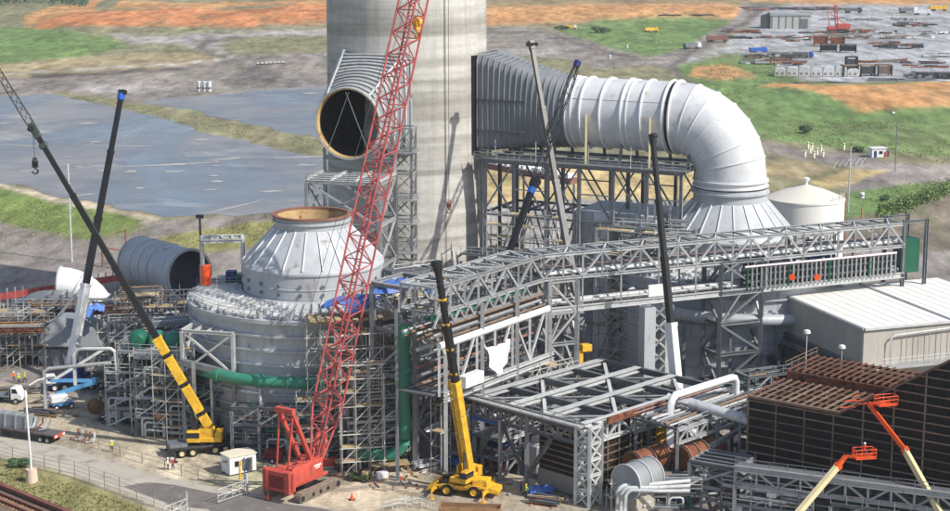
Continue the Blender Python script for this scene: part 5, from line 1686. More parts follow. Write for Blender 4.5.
# -------- boom lifts at the right edge
def boom_lift(label, tip, mid, base, knuck, bm, rz):
    tip, mid, base = Vector(tip), Vector(mid), Vector(base)
    T = Thing('boom_lift', label, 'boom lift', xyz(base, 0), 0, 'boom lifts at the brown casing')
    T.bar('upper_boom', mid, tip, .42, knuck, h=.5, sec='box')
    T.bar('lower_boom', base, mid.lerp(tip, .03), .6, bm, h=.7, sec='box')
    T.bar('boom_collar', mid - (tip - mid).normalized() * .3, mid + (tip - mid).normalized() * .3, .72, knuck, h=.82, sec='box')
    # basket
    c = tip + Vector((1.6, -.3, .2))
    T.bar('jib', tip, c + Vector((-.6, 0, -.3)), .3, knuck, sec='box')
    T.put('basket_floor', MB().box(c + Vector((.6, 0, -.3)), (2.6, 1.3, .15), rz), ORANGE, 0)
    M3 = Matrix.Rotation(rz, 3, 'Z')
    for z in (.2, .7, 1.15):
        pts = [c + Vector((.6, 0, z - .3)) + M3 @ Vector((x, y, 0)) for x, y in ((-1.3, -.65), (1.3, -.65), (1.3, .65), (-1.3, .65))]
        for a, b in zip(pts, pts[1:] + pts[:1]):
            T.bar('basket_rail', a, b, .1, ORANGE, sec='rod')
    for x, y in ((-1.3, -.65), (0, -.65), (1.3, -.65), (1.3, .65), (0, .65), (-1.3, .65)):
        p = c + Vector((.6, 0, -.3)) + M3 @ Vector((x, y, 0))
        T.bar('basket_post', p, p + Vector((0, 0, 1.2)), .09, ORANGE, sec='rod')
    b0 = xyz(base, 0)
    T.put('chassis', MB().box(b0 + Vector((0, 0, .9)), (3.8, 2.2, .5)), ORANGE, 0, .05)
    T.put('turret', MB().box(b0 + Vector((-.3, 0, 1.7)), (2.8, 1.8, 1.1)), CREAM, 0, .08)
    tm = wheel_mesh(.5, .4, CREAM)
    for x in (-1.4, 1.4):
        for y in (-1.2, 1.2):
            o = T.link('wheel', tm[0], T.inv @ (Matrix.Translation(b0 + Vector((x, y, .5))) @ Matrix.Rotation((-1 if y > 0 else 1) * math.pi / 2, 4, 'X')))
            T.link('rim', tm[1], Matrix.Identity(4), o)
    return T
boom_lift('boom lift with cream boom and low orange basket before the brown casing', at(846, 456, 214.5), at(838, 466, 213.8), at(770, 546, 206), ORANGE, CREAM, .2)
T = boom_lift('boom lift with long orange and cream boom at the right edge', at(868, 403, 219), at(905, 450, 216.5), at(958, 545, 210), ORANGE, CREAM, .3)
p = at(846, 404, 220)
for k in range(10):
    a = p + Vector((rnd(-3.4, 3), rnd(-1, 2), rnd(-1, .9)))
    T.bar('hose_guide', a, a + Vector((rnd(-2, 2), rnd(-.4, .4), rnd(-.6, .7))), .12, ORANGE, sec='rod')

# ============================================================ LEFT SIDE OF THE PLANT
# big duct section lying on its side
c0, c1 = at(143, 282, 350), at(190, 292, 338)
c0.z = c1.z = 8.6
dd = (c1 - c0).normalized()
T = Thing('duct_section', 'long grey duct section lying on its side, open end facing right', 'duct', xyz((c0 + c1) / 2, 0))
T.put('shell', MB().cyl(c0 - dd * 1, c1, 4.9, seg=56, caps=False), VESSEL)
T.put('lining', MB().cyl(c0 - dd * 1, c1, 4.65, seg=56, caps=False), M('blue_grey_lining', (70, 78, 96), .7, 0, .2, .5))
for t in (-1, 3.0, 6.0, 9.0):
    T.put('ring', ring_at(c0 + dd * t, dd, 4.85, 5.15, .3), VESSEL, 30)
T.put('ring', ring_at(c1, dd, 4.65, 5.15, .3), STEELW, 30)
for t in (-2, 4, 9):
    for s in (-1, 1):
        p = c0 + dd * t + Vector((-dd.y, dd.x, 0)) * 3.2 * s
        T.bar('trestle_leg', xyz(p, 0), xyz(p, 5.2), .5, STEELD)
# white elbow piece: short bent section with open faces
T = Thing('elbow_section', 'white elbow section propped up on the scaffold deck', 'duct', xyz(at(80, 290, 330), 0))
ec = at(79, 290, 330) - Vector((3.7, 0, 2.9))
mb = MB()
NE = 40
for i in range(7):
    th = R(88 - 58 * i / 6)
    cpos = ec + Vector((7.4 * math.cos(th), 0, 7.4 * math.sin(th) - 3.4))
    nn = Vector((math.cos(th), 0, math.sin(th)))
    for k in range(NE):
        a = 2 * math.pi * k / NE
        mb.v.append(cpos + nn * 3.3 * math.cos(a) + Vector((0, 1, 0)) * 3.3 * math.sin(a))
for i in range(6):
    mb.f += [(i * NE + k, i * NE + (k + 1) % NE, (i + 1) * NE + (k + 1) % NE, (i + 1) * NE + k) for k in range(NE)]
T.put('shell', mb, WHITE)
for i in (0, 2.6, 6):
    th = R(88 - 58 * i / 6)
    cpos = ec + Vector((7.4 * math.cos(th), 0, 7.4 * math.sin(th) - 3.4))
    T.put('ring', ring_at(cpos, Vector((math.sin(th), 0, -math.cos(th))), 3.28, 3.55, .25, 40), VESSEL, 30)
for dx in (-5, 0, 5):
    T.bar('prop', xyz(ec + Vector((dx, -2, 0)), 0), xyz(ec + Vector((dx, -2, 0)), ec.z - 1.5 if dx else ec.z + 1), .4, STEELD)
# curved plate
pc = at(47, 300, 322)
mb = MB()
for j in range(2):
    for i in range(13):
        a = R(20 + 140 * i / 12)
        for r in (4.6, 4.4):
            mb.v.append(pc + Vector((-4.6 * math.cos(a) * 1.05, 7 * j - 3, r * math.sin(a) * .35 - .6)))
for i in range(12):
    k = 2 * i
    mb.f += [(k, k + 2, 26 + k + 2, 26 + k), (k + 1, 26 + k + 1, 26 + k + 3, k + 3), (k, k + 1, k + 3, k + 2), (26 + k, 26 + k + 2, 26 + k + 3, 26 + k + 1)]
T = Thing('curved_plate', 'grey curved shell plate lying beside the white elbow section', 'plate', xyz(pc, 0))
T.put('plate', mb, STEELD)
for dx, dy in ((-3.4, -2.5), (3.4, -2.5), (-3.4, 3.5), (3.4, 3.5)):
    T.bar('prop', xyz(pc + Vector((dx, dy, 0)), 0), xyz(pc + Vector((dx, dy, 0)), pc.z + .1), .3, STEELD)
# red handrailed bund wall running at the back
T = Thing('red_barrier', 'long low red barrier wall behind the scaffold at left', 'barrier', gnd(60, 325))
a, b = gnd(-40, 318), gnd(128, 290)
n_ = 22
for i in range(n_):
    p, q_ = a.lerp(b, i / n_), a.lerp(b, (i + .94) / n_)
    T.bar('barrier_panel', p + Vector((0, 0, 2.9)), q_ + Vector((0, 0, 2.9)), .3, M('barrier_dull_red', (150, 62, 58), .7, 0, .3, .8, .2), h=1.3, sec='box')
    T.bar('barrier_post', p, p + Vector((0, 0, 4.4)), .22, STEEL, sec='box')
# frames beside the open vessel
T = Thing('platform_frame', 'pale steel platform frame with red tank beside the open vessel', 'steel frame', xyz(at(220, 300, 276), 0))
c = xyz(at(222, 290, 274), 0)
u_, w_ = v2(R(8)), v2(R(98))
cc = [c - u_ * 2.9, c + u_ * 3.4, c + u_ * 3.4 + w_ * 4, c - u_ * 2.9 + w_ * 4]
tower(T, cc, 0, 20.4, 4, STEEL, .4, .28, 'N')
tower(T, cc, 20.4, 27.4, 1, STEELW, .45, .4, '')
for i in range(5):
    T.bar('roof_beam', lerp(xyz(cc[0], 27.4), xyz(cc[1], 27.4), i / 4), lerp(xyz(cc[3], 27.4), xyz(cc[2], 27.4), i / 4), .35, STEELW)
T.put('deck', MB().slab(cc, 20.3, 20.5), STEELD, 0)
T.put('red_tank', MB().cyl(c - u_ * 2.5 + w_ * .5 + Vector((0, 0, 20.6)), c - u_ * 2.5 + w_ * .5 + Vector((0, 0, 23.6)), .9, seg=16), ORANGE)
T.put('blue_unit', MB().box(c + u_ * 1.5 + w_ * 1.5 + Vector((0, 0, 21.5)), (1.6, 1.6, 1.8)), DBLUE, 0, .08)
T.put('green_unit', MB().box(c + u_ * 2.8 + w_ * .8 + Vector((0, 0, 21.2)), (1.4, 1.2, 1.4)), DGREEN, 0, .08)
railing(T, [xyz(cc[0], 20.5), xyz(cc[1], 20.5)], 1.1, 1.6)
T = Thing('braced_frame', 'X-braced pale steel frame before the left side of the open vessel', 'steel frame', xyz(at(213, 420, 258), 0))
c = xyz(at(206, 420, 256.5), 0)
u_, w_ = v2(R(-14)), v2(R(76))
cc = [c - u_ * 3.4, c + u_ * 4.6, c + u_ * 4.6 + w_ * 4, c - u_ * 3.4 + w_ * 4]
tower(T, cc, 0, 11, 2, STEELD, .5, .32, 'N')
tower(T, cc, 11, 17.2, 1, STEELW, .5, .38, 'X')
for i in range(5):
    T.bar('top_beam', lerp(xyz(cc[0], 17.3), xyz(cc[1], 17.3), i / 4), lerp(xyz(cc[3], 17.3), xyz(cc[2], 17.3), i / 4), .32, STEELW)
T.bar('fallen_duct', xyz(cc[0] - w_ * .5, 12.6) , xyz(cc[1] - w_ * .2, 11.2), .9, STEELD, sec='box')
# pump house frame left of it with green pumps
T = Thing('pump_frame', 'open steel pump frame with rounded green casings on its deck', 'steel frame', xyz(at(152, 400, 262), 0))
c = xyz(at(150, 400, 266), 0)
u_, w_ = v2(R(-10)), v2(R(80))
cc = [c - u_ * 5, c + u_ * 6, c + u_ * 6 + w_ * 6, c - u_ * 5 + w_ * 6]
tower(T, cc, 0, 11.6, 2, STEEL, .5, .34, 'N')
T.put('deck', MB().slab(cc, 11.5, 11.8), STEELD, 0)
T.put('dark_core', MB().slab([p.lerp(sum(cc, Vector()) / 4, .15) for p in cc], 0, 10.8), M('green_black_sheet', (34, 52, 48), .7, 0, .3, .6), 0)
for dx in (-2.2, .9, 3.4):
    p = c + u_ * dx + w_ * 2 + Vector((0, 0, 13.2))
    mb = MB()
    mb.lathe([(.01, -1.5), (.9, -1.4), (1.4, -.8), (1.55, 0), (1.4, .8), (.9, 1.4), (.01, 1.5)], (0, 0), 20)
    mb.v = [p + Vector((v_.x, v_.z * 1.1, v_.y)) for v_ in mb.v]
    T.put('pump_casing', mb, DGREEN if dx < 0 else GREEN)
    T.put('pump_base', MB().box(p - Vector((0, 0, 1.2)), (1.6, 2.2, .6)), DGREEN, 0)
railing(T, [xyz(cc[3], 11.8), xyz(cc[0], 11.8), xyz(cc[1], 11.8)], 1.1, 1.8)
T.put('looped_pipe', MB().tube([xyz(cc[0] - u_ * 7, 6), xyz(cc[0] - u_ * 7, 10.8), xyz(cc[0] - u_ * 6.4, 11.6), xyz(cc[0] - u_ * 5.5, 11.8), xyz(cc[0] - u_ * 1, 12), xyz(cc[0] - u_ * .4, 11.6), xyz(cc[0], 6)], .28, 10), STEELW)
T.put('looped_pipe', MB().tube([xyz(cc[0] - u_ * 12, 2), xyz(cc[0] - u_ * 12, 7.8), xyz(cc[0] - u_ * 11.2, 8.4), xyz(cc[0] - u_ * 1, 9.8)], .28, 10), STEELW)
for px, py, h, lab in ((128, 380, 12, 0), (137, 395, 14, 0), (196, 420, 13, 0)):
    T.bar('tall_column', xyz(gnd(px, py + 28), 0), xyz(gnd(px, py + 28), h), .5, STEEL)
# fabricated hopper module and bents
T = Thing('hopper_module', 'dull grey hopper box module under construction behind the blue crane', 'module', xyz(at(78, 370, 305), 0))
c = xyz(at(76, 372, 306), 0)
mb = MB()
lv = [(0, 4.6, 4.0), (3.4, 5.8, 5), (6.6, 4.4, 3.8), (8.2, 2.0, 1.8)]
for z_, sx, sy in lv:
    mb.v += [c + Vector((x * sx, y * sy, z_)) for x, y in ((-1, -1), (1, -1), (1, 1), (-1, 1))]
for i in range(3):
    mb.f += [(i * 4 + k, i * 4 + (k + 1) % 4, i * 4 + 4 + (k + 1) % 4, i * 4 + 4 + k) for k in range(4)]
mb.f.append((12, 13, 14, 15))
T.put('hopper', mb, DUCTG, 0)
for k in range(6):
    T.bar('rib', c + Vector((-4.6 + k * 1.84, -4.1, 0)), c + Vector((-5.8 + k * 2.3, -5.1, 3.4)), .25, STEELD, sec='box')
T.bar('waist_beam', c + Vector((-6.0, -5.1, 3.5)), c + Vector((6.0, -5.1, 3.5)), .45, STEELK)
for i, (px, py, Y, nx, ny, nz, lab) in enumerate((
        (60, 352, 318, 7, 2, 3, 'plank-decked scaffold beneath the white elbow section'),
        (124, 352, 302, 4, 2, 5, 'scaffold between the white boom foot and the pump frame'),
        (150, 330, 285, 5, 2, 8, 'scaffold tower under the grey duct section'),
        (8, 372, 300, 6, 2, 5, 'low scaffold at the left edge behind the trailer'),
        (112, 392, 284, 3, 2, 3, 'low scaffold behind the blue boom lift'))):
    o_ = xyz(at(px, py, Y), 0)
    T = Thing('scaffold', lab, 'scaffold', o_)
    scaffold(T, o_ - Vector((nx * 1.1, 0, 0)), (.98, rnd(-.2, .25), 0), (.2, .98, 0), nx, ny, nz, 2.2, 2.2, 2.0, SCAF if i % 2 else STEELD, .8, .17, .5)
for i, (px, py, Y, ln, lab) in enumerate(((22, 340, 318, 9, 'raking steel bent leaning at far left, nearest the barrier'), (36, 345, 314, 10, 'raking steel bent leaning in the middle of the left group'), (50, 350, 310, 11, 'raking steel bent leaning against the hopper module'))):
    p = xyz(at(px, py, Y), 0)
    T = Thing('raking_bent', lab, 'steel bent', p, group='raking bents')
    for s in (0, 4):
        T.bar('raker', p + Vector((-4, s, .1)), p + Vector((5, s, ln)), .4, STEEL)
        T.bar('post', p + Vector((5, s, 0)), p + Vector((5, s, ln)), .35, STEELD)
    for t in (.3, .65, 1):
        T.bar('tie', p + Vector((-4 + 9 * t, 0, ln * t)), p + Vector((-4 + 9 * t, 4, ln * t)), .3, STEEL)
# stacked steel and equipment clutter among the left structures
def bundle(label, px, py, Y, z, n, ln, az, mats, group, cat='steel stack', name='steel_stack', sec='I', spread=1.6):
    c = xyz(at(px, py, Y), z)
    T = Thing(name, label, cat, c, group=group)
    d = v2(az)
    nn = Vector((-d.y, d.x, 0))
    for k in range(n):
        o_ = nn * rnd(-spread, spread) + Vector((0, 0, .2 + .32 * (k // 4) + rnd(0, .05)))
        l_ = ln * rnd(.6, 1) / 2
        j = nn * rnd(-.3, .3)
        T.bar('member', c + o_ - d * l_ - j, c + o_ + d * l_ + j, rnd(.25, .42), random.choice(mats), sec=sec)
    for s in (-.3, .3):
        T.bar('dunnage', c + d * ln * s - nn * spread * 1.1 + Vector((0, 0, .06)), c + d * ln * s + nn * spread * 1.1 + Vector((0, 0, .06)), .2, WOOD, sec='box')
    return T
GS = 'loose steel stacks in the yard'
bundle('stack of grey beams at the left edge beside the raking bents', 14, 392, 285, 0, 12, 9, .2, [STEEL, STEELD, RUSTB], GS)
bundle('stack of rusty beams behind the flatbed trailer', 40, 405, 272, 0, 10, 7, -.3, [RUSTB, RUST, STEELD], GS)
bundle('pile of mixed steel at the scaffold foot behind the red crane', 352, 448, 249, 0, 16, 8, .2, [STEEL, RUSTB, PLANK, STEELD], GS)
bundle('pile of planks left of the red-vested worker', 386, 462, 246, 0, 10, 5, .1, [PLANK, WOOD, CONC], GS, 'timber stack', 'timber_stack', 'box', 1.2)
bundle('pile of beams below the steel tower leg', 432, 462, 246, 0, 14, 7, .7, [STEEL, RUSTB, STEELW], GS)
bundle('beams stacked under the left end of the roof frame', 500, 440, 246, 0, 18, 9, .8, [STEELD, RUST, STEELW], GS)
bundle('beams stacked deep under the middle of the roof frame', 560, 420, 256, 0, 18, 10, .8, [RUST, RUSTB, STEELW], GS)
bundle('rusty bars lying at the bottom edge beside the near lattice leg', 545, 503, 230, 0, 12, 5, -.4, [RUST, STEELD, PLANK], GS)
bundle('grey bars stacked at the bottom edge under the pipe loops', 660, 508, 229, 0, 12, 7, -.1, [STEEL, STEELD, STEELW], GS)
for i, (px, py, Y, z, n, ln, az_, lab) in enumerate((
        (60, 330, 318, 6.2, 22, 11, .25, 'jumble of planks and bars on the scaffold under the white elbow'),
        (112, 340, 303, 9, 18, 9, -.2, 'rusty bars laid on the scaffold beside the white boom foot'),
        (20, 372, 300, 7, 20, 10, .1, 'mixed bars and boards on the scaffold at the left edge'),
        (30, 360, 308, 0, 24, 12, .5, 'brown debris heap under the raking bents'),
        (112, 372, 292, 0, 22, 9, -.4, 'brown debris heap beside the pump frame'),
        (142, 318, 290, 15, 16, 8, .2, 'boards stacked on top of the scaffold tower'))):
    bundle(lab, px, py, Y, z, n, ln, az_, [RUSTB, PLANK, WOOD, RUST, STEELD, STEEL], GS, spread=2.6)
# equipment under the roof frame seen through the girders
for i, (a, b, sx, sy, sz, m, lab) in enumerate(((6, 13, 4, 3, 4.5, VESSEL, 'pale machine casing under the roof frame, near its left corner'), (12, 6, 5, 4, 5, RUST, 'rusty casing under the middle of the roof frame'), (20, 12, 4, 5, 6, VESSEL, 'grey casing deep under the roof frame'), (21, 4, 3, 3, 6.5, YEL, 'yellow machine under the far right corner of the roof frame'), (14, 16, 3, 3, 3.5, TARP, 'blue covered machine under the left side of the roof frame'))):
    p = fp(a, b, 0)
    T = Thing('covered_machine', lab, 'machine', p, R(46), group='machines under the roof frame', w=False)
    T.put('casing', MB().box((0, 0, sz / 2 + .3), (sx, sy, sz)), m, 0, .3)
    T.put('skid', MB().box((0, 0, .15), (sx + .6, sy + .4, .3)), STEELD, 0)
    T.put('top_drum', MB().cyl((-sx * .3, 0, sz + .7), (sx * .3, 0, sz + .7), .6, seg=14), m)

# ============================================================ YARD: vehicles and plant
def put_wheels(T, xs, W, r, rim, w=.35):
    for x in xs:
        for y in (-W / 2, W / 2):
            wheel(T, x, y, r, w, rim)
# flatbed trailer with duct load
p = xyz(gnd(22, 437), 0)
T = Thing('flatbed_trailer', 'flatbed trailer loaded with grey duct pieces on the concrete road', 'trailer', p, R(-25), w=False)
T.put('bed', MB().box((0, 0, 1.35), (14, 2.6, .3)), M('trailer_grey', (96, 90, 90), .6, 0, .2, .8), 0, .03)
T.put('rails', MB().box((0, -.6, 1.0), (13, .2, .5)).box((0, .6, 1.0), (13, .2, .5)), BLACK, 0)
put_wheels(T, (4.4, 5.7), 2.2, .5, STEELW)
put_wheels(T, (-5.5,), 2.2, .5, STEELW)
T.put('rear_bumper', MB().box((7.02, 0, 1.2), (.12, 2.6, .55)), RED, 0)
for y in (-.9, .9):
    T.put('tail_light', MB().box((7.1, y, 1.2), (.06, .5, .3)), WHITE, 0)
for x in (-1, 1):
    T.bar('landing_leg', Vector((-3.2, x, 0)), Vector((-3.2, x, 1.2)), .14, STEELD, sec='box')
wp = p
q_ = T.mw @ Vector((-1.5, .2, 1.5))
D = Thing('duct_piece', 'grey rectangular duct piece riding on the flatbed trailer', 'duct', q_, R(-25), w=False)
D.put('shell', MB().add([(x, y, z) for x in (-3.2, 3.2) for y, z in ((-1, 0), (1, 0), (.8, 2.0), (-.8, 2.0))], [(0, 1, 2, 3), (7, 6, 5, 4), (0, 4, 5, 1), (1, 5, 6, 2), (2, 6, 7, 3), (3, 7, 4, 0)]), DUCTG, 0, .04)
for x in (-2.9, -1, 1, 2.9):
    D.put('flange', MB().add([(x + e, y, z) for e in (-.1, .1) for y, z in ((-1.15, 0.01), (1.15, 0.01), (.92, 2.14), (-.92, 2.14))], [(3, 2, 1, 0), (4, 5, 6, 7), (0, 1, 5, 4), (1, 2, 6, 5), (2, 3, 7, 6), (3, 0, 4, 7)]), STEEL, 0)
q3 = T.mw @ Vector((-5.4, 0, 1.5))
E_ = Thing('duct_piece', 'short grey duct piece at the front of the flatbed trailer', 'duct', q3, R(-25), w=False)
E_.put('shell', MB().cyl((-.9, 0, 1.0), (.9, 0, 1.0), .98, seg=20), VESSEL)
for x in (-.85, .85):
    E_.put('flange', MB().cyl((x - .08, 0, 1.0), (x + .08, 0, 1.0), 1.0 if x < 0 else 1.0, seg=20), STEELD)
q_ = T.mw @ Vector((3.6, .0, 1.5))
D = Thing('pipe_spool', 'cluster of pale pipe spools riding at the rear of the trailer', 'pipe', q_, R(-25), w=False)
for k in range(5):
    D.put('spool', MB().tube([(-1.8 + k * .7, -.9, .3), (-1.6 + k * .7, .2, .3 + .2 * (k % 3)), (-1.6 + k * .7, .7, .9 + .2 * (k % 2)), (-1.5 + k * .7, .8, 1.7)], .17, 8), [STEELW, STEEL, RIM][k % 3])
# pipe spools on the ground past the trailer end
T = Thing('pipe_spool', 'rusty pipe spools lying on ground behind the trailer end', 'pipe', gnd(82, 441))
for k in range(5):
    a = gnd(74 + k * 4, 440 + k)
    T.put('spool', MB().tube([a + Vector((-.6, 0, .25)), a + Vector((.3, .3, .25)), a + Vector((.6, .5, .9)), a + Vector((.6, .5, 1.6))], .2, 8), [RIM, STEELW, RUSTB][k % 3])
# blue boom lift folded
p = xyz(gnd(62, 408), 0)
T = Thing('boom_lift', 'sky blue folded boom lift with white engine hood in the yard', 'boom lift', p, R(30), w=False)
T.put('chassis', MB().box((0, 0, .8), (3.4, 2.0, .5)), LBLUE, 0, .05)
put_wheels(T, (-1.2, 1.2), 2.2, .48, WHITE)
T.put('engine_hood', MB().box((-.6, -.3, 1.75), (2.8, 1.7, 1.2)), WHITE, 0, .15)
T.bar('lower_boom', Vector((-.8, .5, 2.2)), Vector((5.6, .6, 3.4)), .6, LBLUE, sec='box')
T.bar('upper_boom', Vector((5.6, .6, 3.6)), Vector((-1.5, .6, 4.6)), .5, LBLUE, sec='box')
T.bar('fly_boom', Vector((-1.2, .6, 4.5)), Vector((7.5, .6, 8.6)), .38, STEELW, sec='box')
T.put('knuckle', MB().box((5.7, .6, 3.5), (.8, .8, 1.1)), LBLUE, 0, .1)
# deep blue truck cab behind
p = xyz(gnd(68, 392), 0)
def truck(name, label, p, rz, cabm, bedm, L=7.5, dump=False, group=None):
    T = Thing(name, label, 'truck', p, rz, group, w=False)
    T.put('frame', MB().box((0, 0, .85), (L, .9, .3)), BLACK, 0)
    put_wheels(T, (-L * .36, -L * .2, L * .34), 2.1, .5, STEELW)
    c = T.put('cab', MB().prism([(L * .2, .7), (L * .5, .7), (L * .5, 1.6), (L * .42, 1.75), (L * .36, 2.7), (L * .2, 2.7)], -1.1, 1.1), cabm, 0, .1)
    T.put('window', MB().prism([(L * .24, 1.8), (L * .4, 1.8), (L * .355, 2.5), (L * .24, 2.5)], -1.12, 1.12), GLASS, 0, parent=c)
    if dump:
        T.put('body', MB().prism([(-L * .5, 1.15), (L * .17, 1.15), (L * .17, 2.6), (-L * .5, 2.4)], -1.2, 1.2), bedm, 0, .06)
    else:
        T.put('bed', MB().box((-L * .16, 0, 1.2), (L * .64, 2.3, .25)), bedm, 0, .04)
        T.put('headboard', MB().box((L * .16, 0, 1.9), (.12, 2.2, 1.2)), bedm, 0, .03)
    return T
truck('flatbed_truck', 'small flatbed truck parked at the left edge behind the trailer', xyz(gnd(6, 402), 0), R(-10), WHITE, STEELD, 6.5)
# roll-off bin
p = xyz(gnd(160, 432), 0)
T = Thing('waste_bin', 'open green-grey waste bin under the pump frame', 'bin', p, R(18), w=False)
G2 = M('bin_green', (116, 138, 118), .7, 0, .25, .8, rust=(120, 100, 80), rust_amt=.2)
pr = [(-3, .15), (3, .15), (3.3, 2.1), (-3.3, 2.1)]
bb = T.put('body', MB().add([(x, y, z) for y in (-1.2, 1.2) for x, z in pr] + [(x * .94, y, z) for y in (-1.1, 1.1) for x, z in [(-3, .4), (3, .4), (3.3, 2.1), (-3.3, 2.1)]],
    [(0, 1, 2, 3), (7, 6, 5, 4), (0, 4, 5, 1), (1, 5, 6, 2), (3, 7, 4, 0), (11, 10, 9, 8), (12, 13, 14, 15), (8, 9, 13, 12), (9, 10, 14, 13), (11, 8, 12, 15), (3, 2, 10, 11), (7, 15, 14, 6), (2, 6, 14, 10), (3, 11, 15, 7)]), G2, 0)
for k in range(7):
    T.put('rib', MB().box((-2.7 + k * .9, -1.24, 1.1), (.12, .1, 1.9)), G2, 0, parent=bb)
T.put('load', MB().box((0, 0, 1.75), (5.6, 2.1, .5)), CONC, 0, .2)
# skid steer, utility cart, light tower
p = xyz(gnd(113, 421), 0)
T = Thing('skid_loader', 'small white skid loader facing the pump frame', 'loader', p, R(150), w=False)
T.put('body', MB().prism([(-1.4, .5), (1.0, .5), (1.0, 1.1), (.6, 2.1), (-.5, 2.1), (-1.4, 1.5)], -.7, .7), WHITE, 0, .08)
T.put('cage_window', MB().prism([(-.3, 1.2), (.8, 1.2), (.5, 1.95), (-.3, 1.95)], -.72, .72), GLASS, 0)
put_wheels(T, (-.7, .7), 1.6, .42, CREAM)
for y in (-.85, .85):
    T.bar('lift_arm', Vector((-1.3, y, 1.7)), Vector((1.5, y, .6)), .2, WHITE, sec='box')
T.put('bucket', MB().prism([(1.5, .1), (2.3, .1), (1.6, .9)], -.95, .95), STEELK, 0)
p = xyz(gnd(96, 413), 0)
T = Thing('cable_drum', 'tan wooden cable drum standing in the yard near the white loader', 'cable drum', p, R(40), w=False)
for y in (-.7, .7):
    T.put('flange', MB().cyl((0, y - .08, 1.15), (0, y + .08, 1.15), 1.15, seg=24), WOOD)
T.put('core', MB().cyl((0, -.6, 1.15), (0, .6, 1.15), .7, seg=20), WOOD)
def utv(label, px, py, rz, m):
    T = Thing('utility_cart', label, 'cart', xyz(gnd(px, py), 0), rz, 'utility carts', w=False)
    T.put('body', MB().box((0, 0, .65), (2.8, 1.4, .4)).box((-.9, 0, 1.0), (1.1, 1.4, .35)).box((1.1, 0, .95), (.7, 1.3, .3)), m, 0, .06)
    put_wheels(T, (-.95, .95), 1.35, .33, STEELD, .25)
    T.put('seat', MB().box((.1, 0, 1.05), (.6, 1.2, .3)).box((-.2, 0, 1.4), (.15, 1.2, .5)), BLACK, 0, .05)
    for x, y in ((-.3, -.65), (-.3, .65), (.7, -.65), (.7, .65)):
        T.bar('roll_bar', Vector((x, y, .8)), Vector((x, y, 1.95)), .08, BLACK, sec='rod')
    T.put('load', MB().box((-.9, 0, 1.35), (.9, 1.0, .5)), PLANK, 0, .06)
utv('dark green utility cart loaded with boxes between red and yellow cranes', 360, 481, R(160), M('olive_paint', (70, 84, 52), .6, 0, .2, 1))
utv('brown utility cart parked behind the red crane', 345, 470, R(20), M('brown_paint', (92, 62, 52), .6, 0, .2, 1))
T = Thing('light_tower', 'portable light tower with four white lamps by the pump frame', 'light tower', gnd(116, 416))
p = gnd(116, 416)
T.put('trailer', MB().box(p + Vector((0, 0, .9)), (2, 1.3, 1.0)), DGREEN, 0, .08)
T.bar('mast', p + Vector((0, 0, 1.2)), p + Vector((0, 0, 6.0)), .18, STEEL, sec='rod')
T.bar('crossbar', p + Vector((-.8, 0, 5.9)), p + Vector((.8, 0, 5.9)), .12, STEEL, sec='rod')
for dx, dz in ((-.55, 5.4), (.45, 5.4), (-.5, 6.4), (.5, 6.4)):
    T.put('lamp', MB().box(p + Vector((dx, -.15, dz)), (.75, .35, .6)), WHITE, 0, .1)
# site cabin
p = xyz(gnd(239, 472), 0)
T = Thing('site_cabin', 'white site cabin with red emblem between yellow and red cranes', 'cabin', p, R(35), w=False)
T.put('wall', MB().box((0, 0, 1.5), (4.2, 2.6, 2.5)), WHITE, 0, .03)
T.put('roof', MB().prism([(-2.25, 2.76), (2.25, 2.76), (2.25, 2.9), (0, 3.05), (-2.25, 2.9)], -1.42, 1.42), M('cabin_cream_roof', (226, 218, 196), .6, 0, .06, 1), 0)
T.put('door', MB().box((1.0, -1.33, 1.3), (.9, .06, 2.0)), STEELD, 0)
T.put('emblem', MB().add([(-2.115, -.9, 2.3), (-2.115, .2, 2.0), (-2.115, -.7, 1.5), (-2.115, -.3, 1.9)], [(0, 1, 3), (1, 2, 3), (0, 3, 1), (1, 3, 2)]), RED, 0)
T.put('emblem', MB().box((-2.12, .55, 1.75), (.02, .8, .16)), DBLUE, 0)
T.put('window', MB().box((-.8, -1.33, 1.7), (1.0, .06, .8)), GLASS, 0)
T.put('skids', MB().box((0, -.9, .14), (4.2, .2, .22)).box((0, .9, .14), (4.2, .2, .22)), STEELD, 0)
# red and white machines near the red crane
p = xyz(gnd(330, 468), 0)
T = Thing('welding_set', 'red welding set on a white frame behind the red crane', 'machine', p, R(12), w=False)
T.put('body', MB().box((0, 0, .95), (2.2, 1.1, 1.1)), RED, 0, .08)
T.put('frame', MB().box((-1.5, 0, .8), (.9, 1.2, 1.3)).box((0, 0, .25), (2.8, 1.3, .14)), WHITE, 0, .04)
p = xyz(gnd(275, 462), 0)
T = Thing('air_compressor', 'dark maroon towed compressor behind the site cabin', 'machine', p, R(-20), w=False)
T.put('body', MB().prism([(-1.5, .6), (1.5, .6), (1.4, 1.6), (.9, 1.9), (-1.2, 1.9), (-1.5, 1.5)], -.75, .75), M('maroon_paint', (110, 34, 46), .5, 0, .2, 1), 0, .08)
put_wheels(T, (0,), 1.6, .38, WHITE, .25)
T.bar('drawbar', Vector((1.5, 0, .6)), Vector((2.8, 0, .5)), .12, STEELD, sec='box')
p = xyz(gnd(390, 472), 0)
T = Thing('work_table', 'pale plywood work table near the scaffold foot', 'table', p, R(14), w=False)
T.put('top', MB().box((0, 0, 1.3), (5.4, 2.4, .14)), PLANK, 0)
for x in (-2.4, 2.4):
    for y in (-1, 1):
        T.bar('leg', Vector((x, y, 0)), Vector((x, y, 1.25)), .14, WOOD, sec='box')
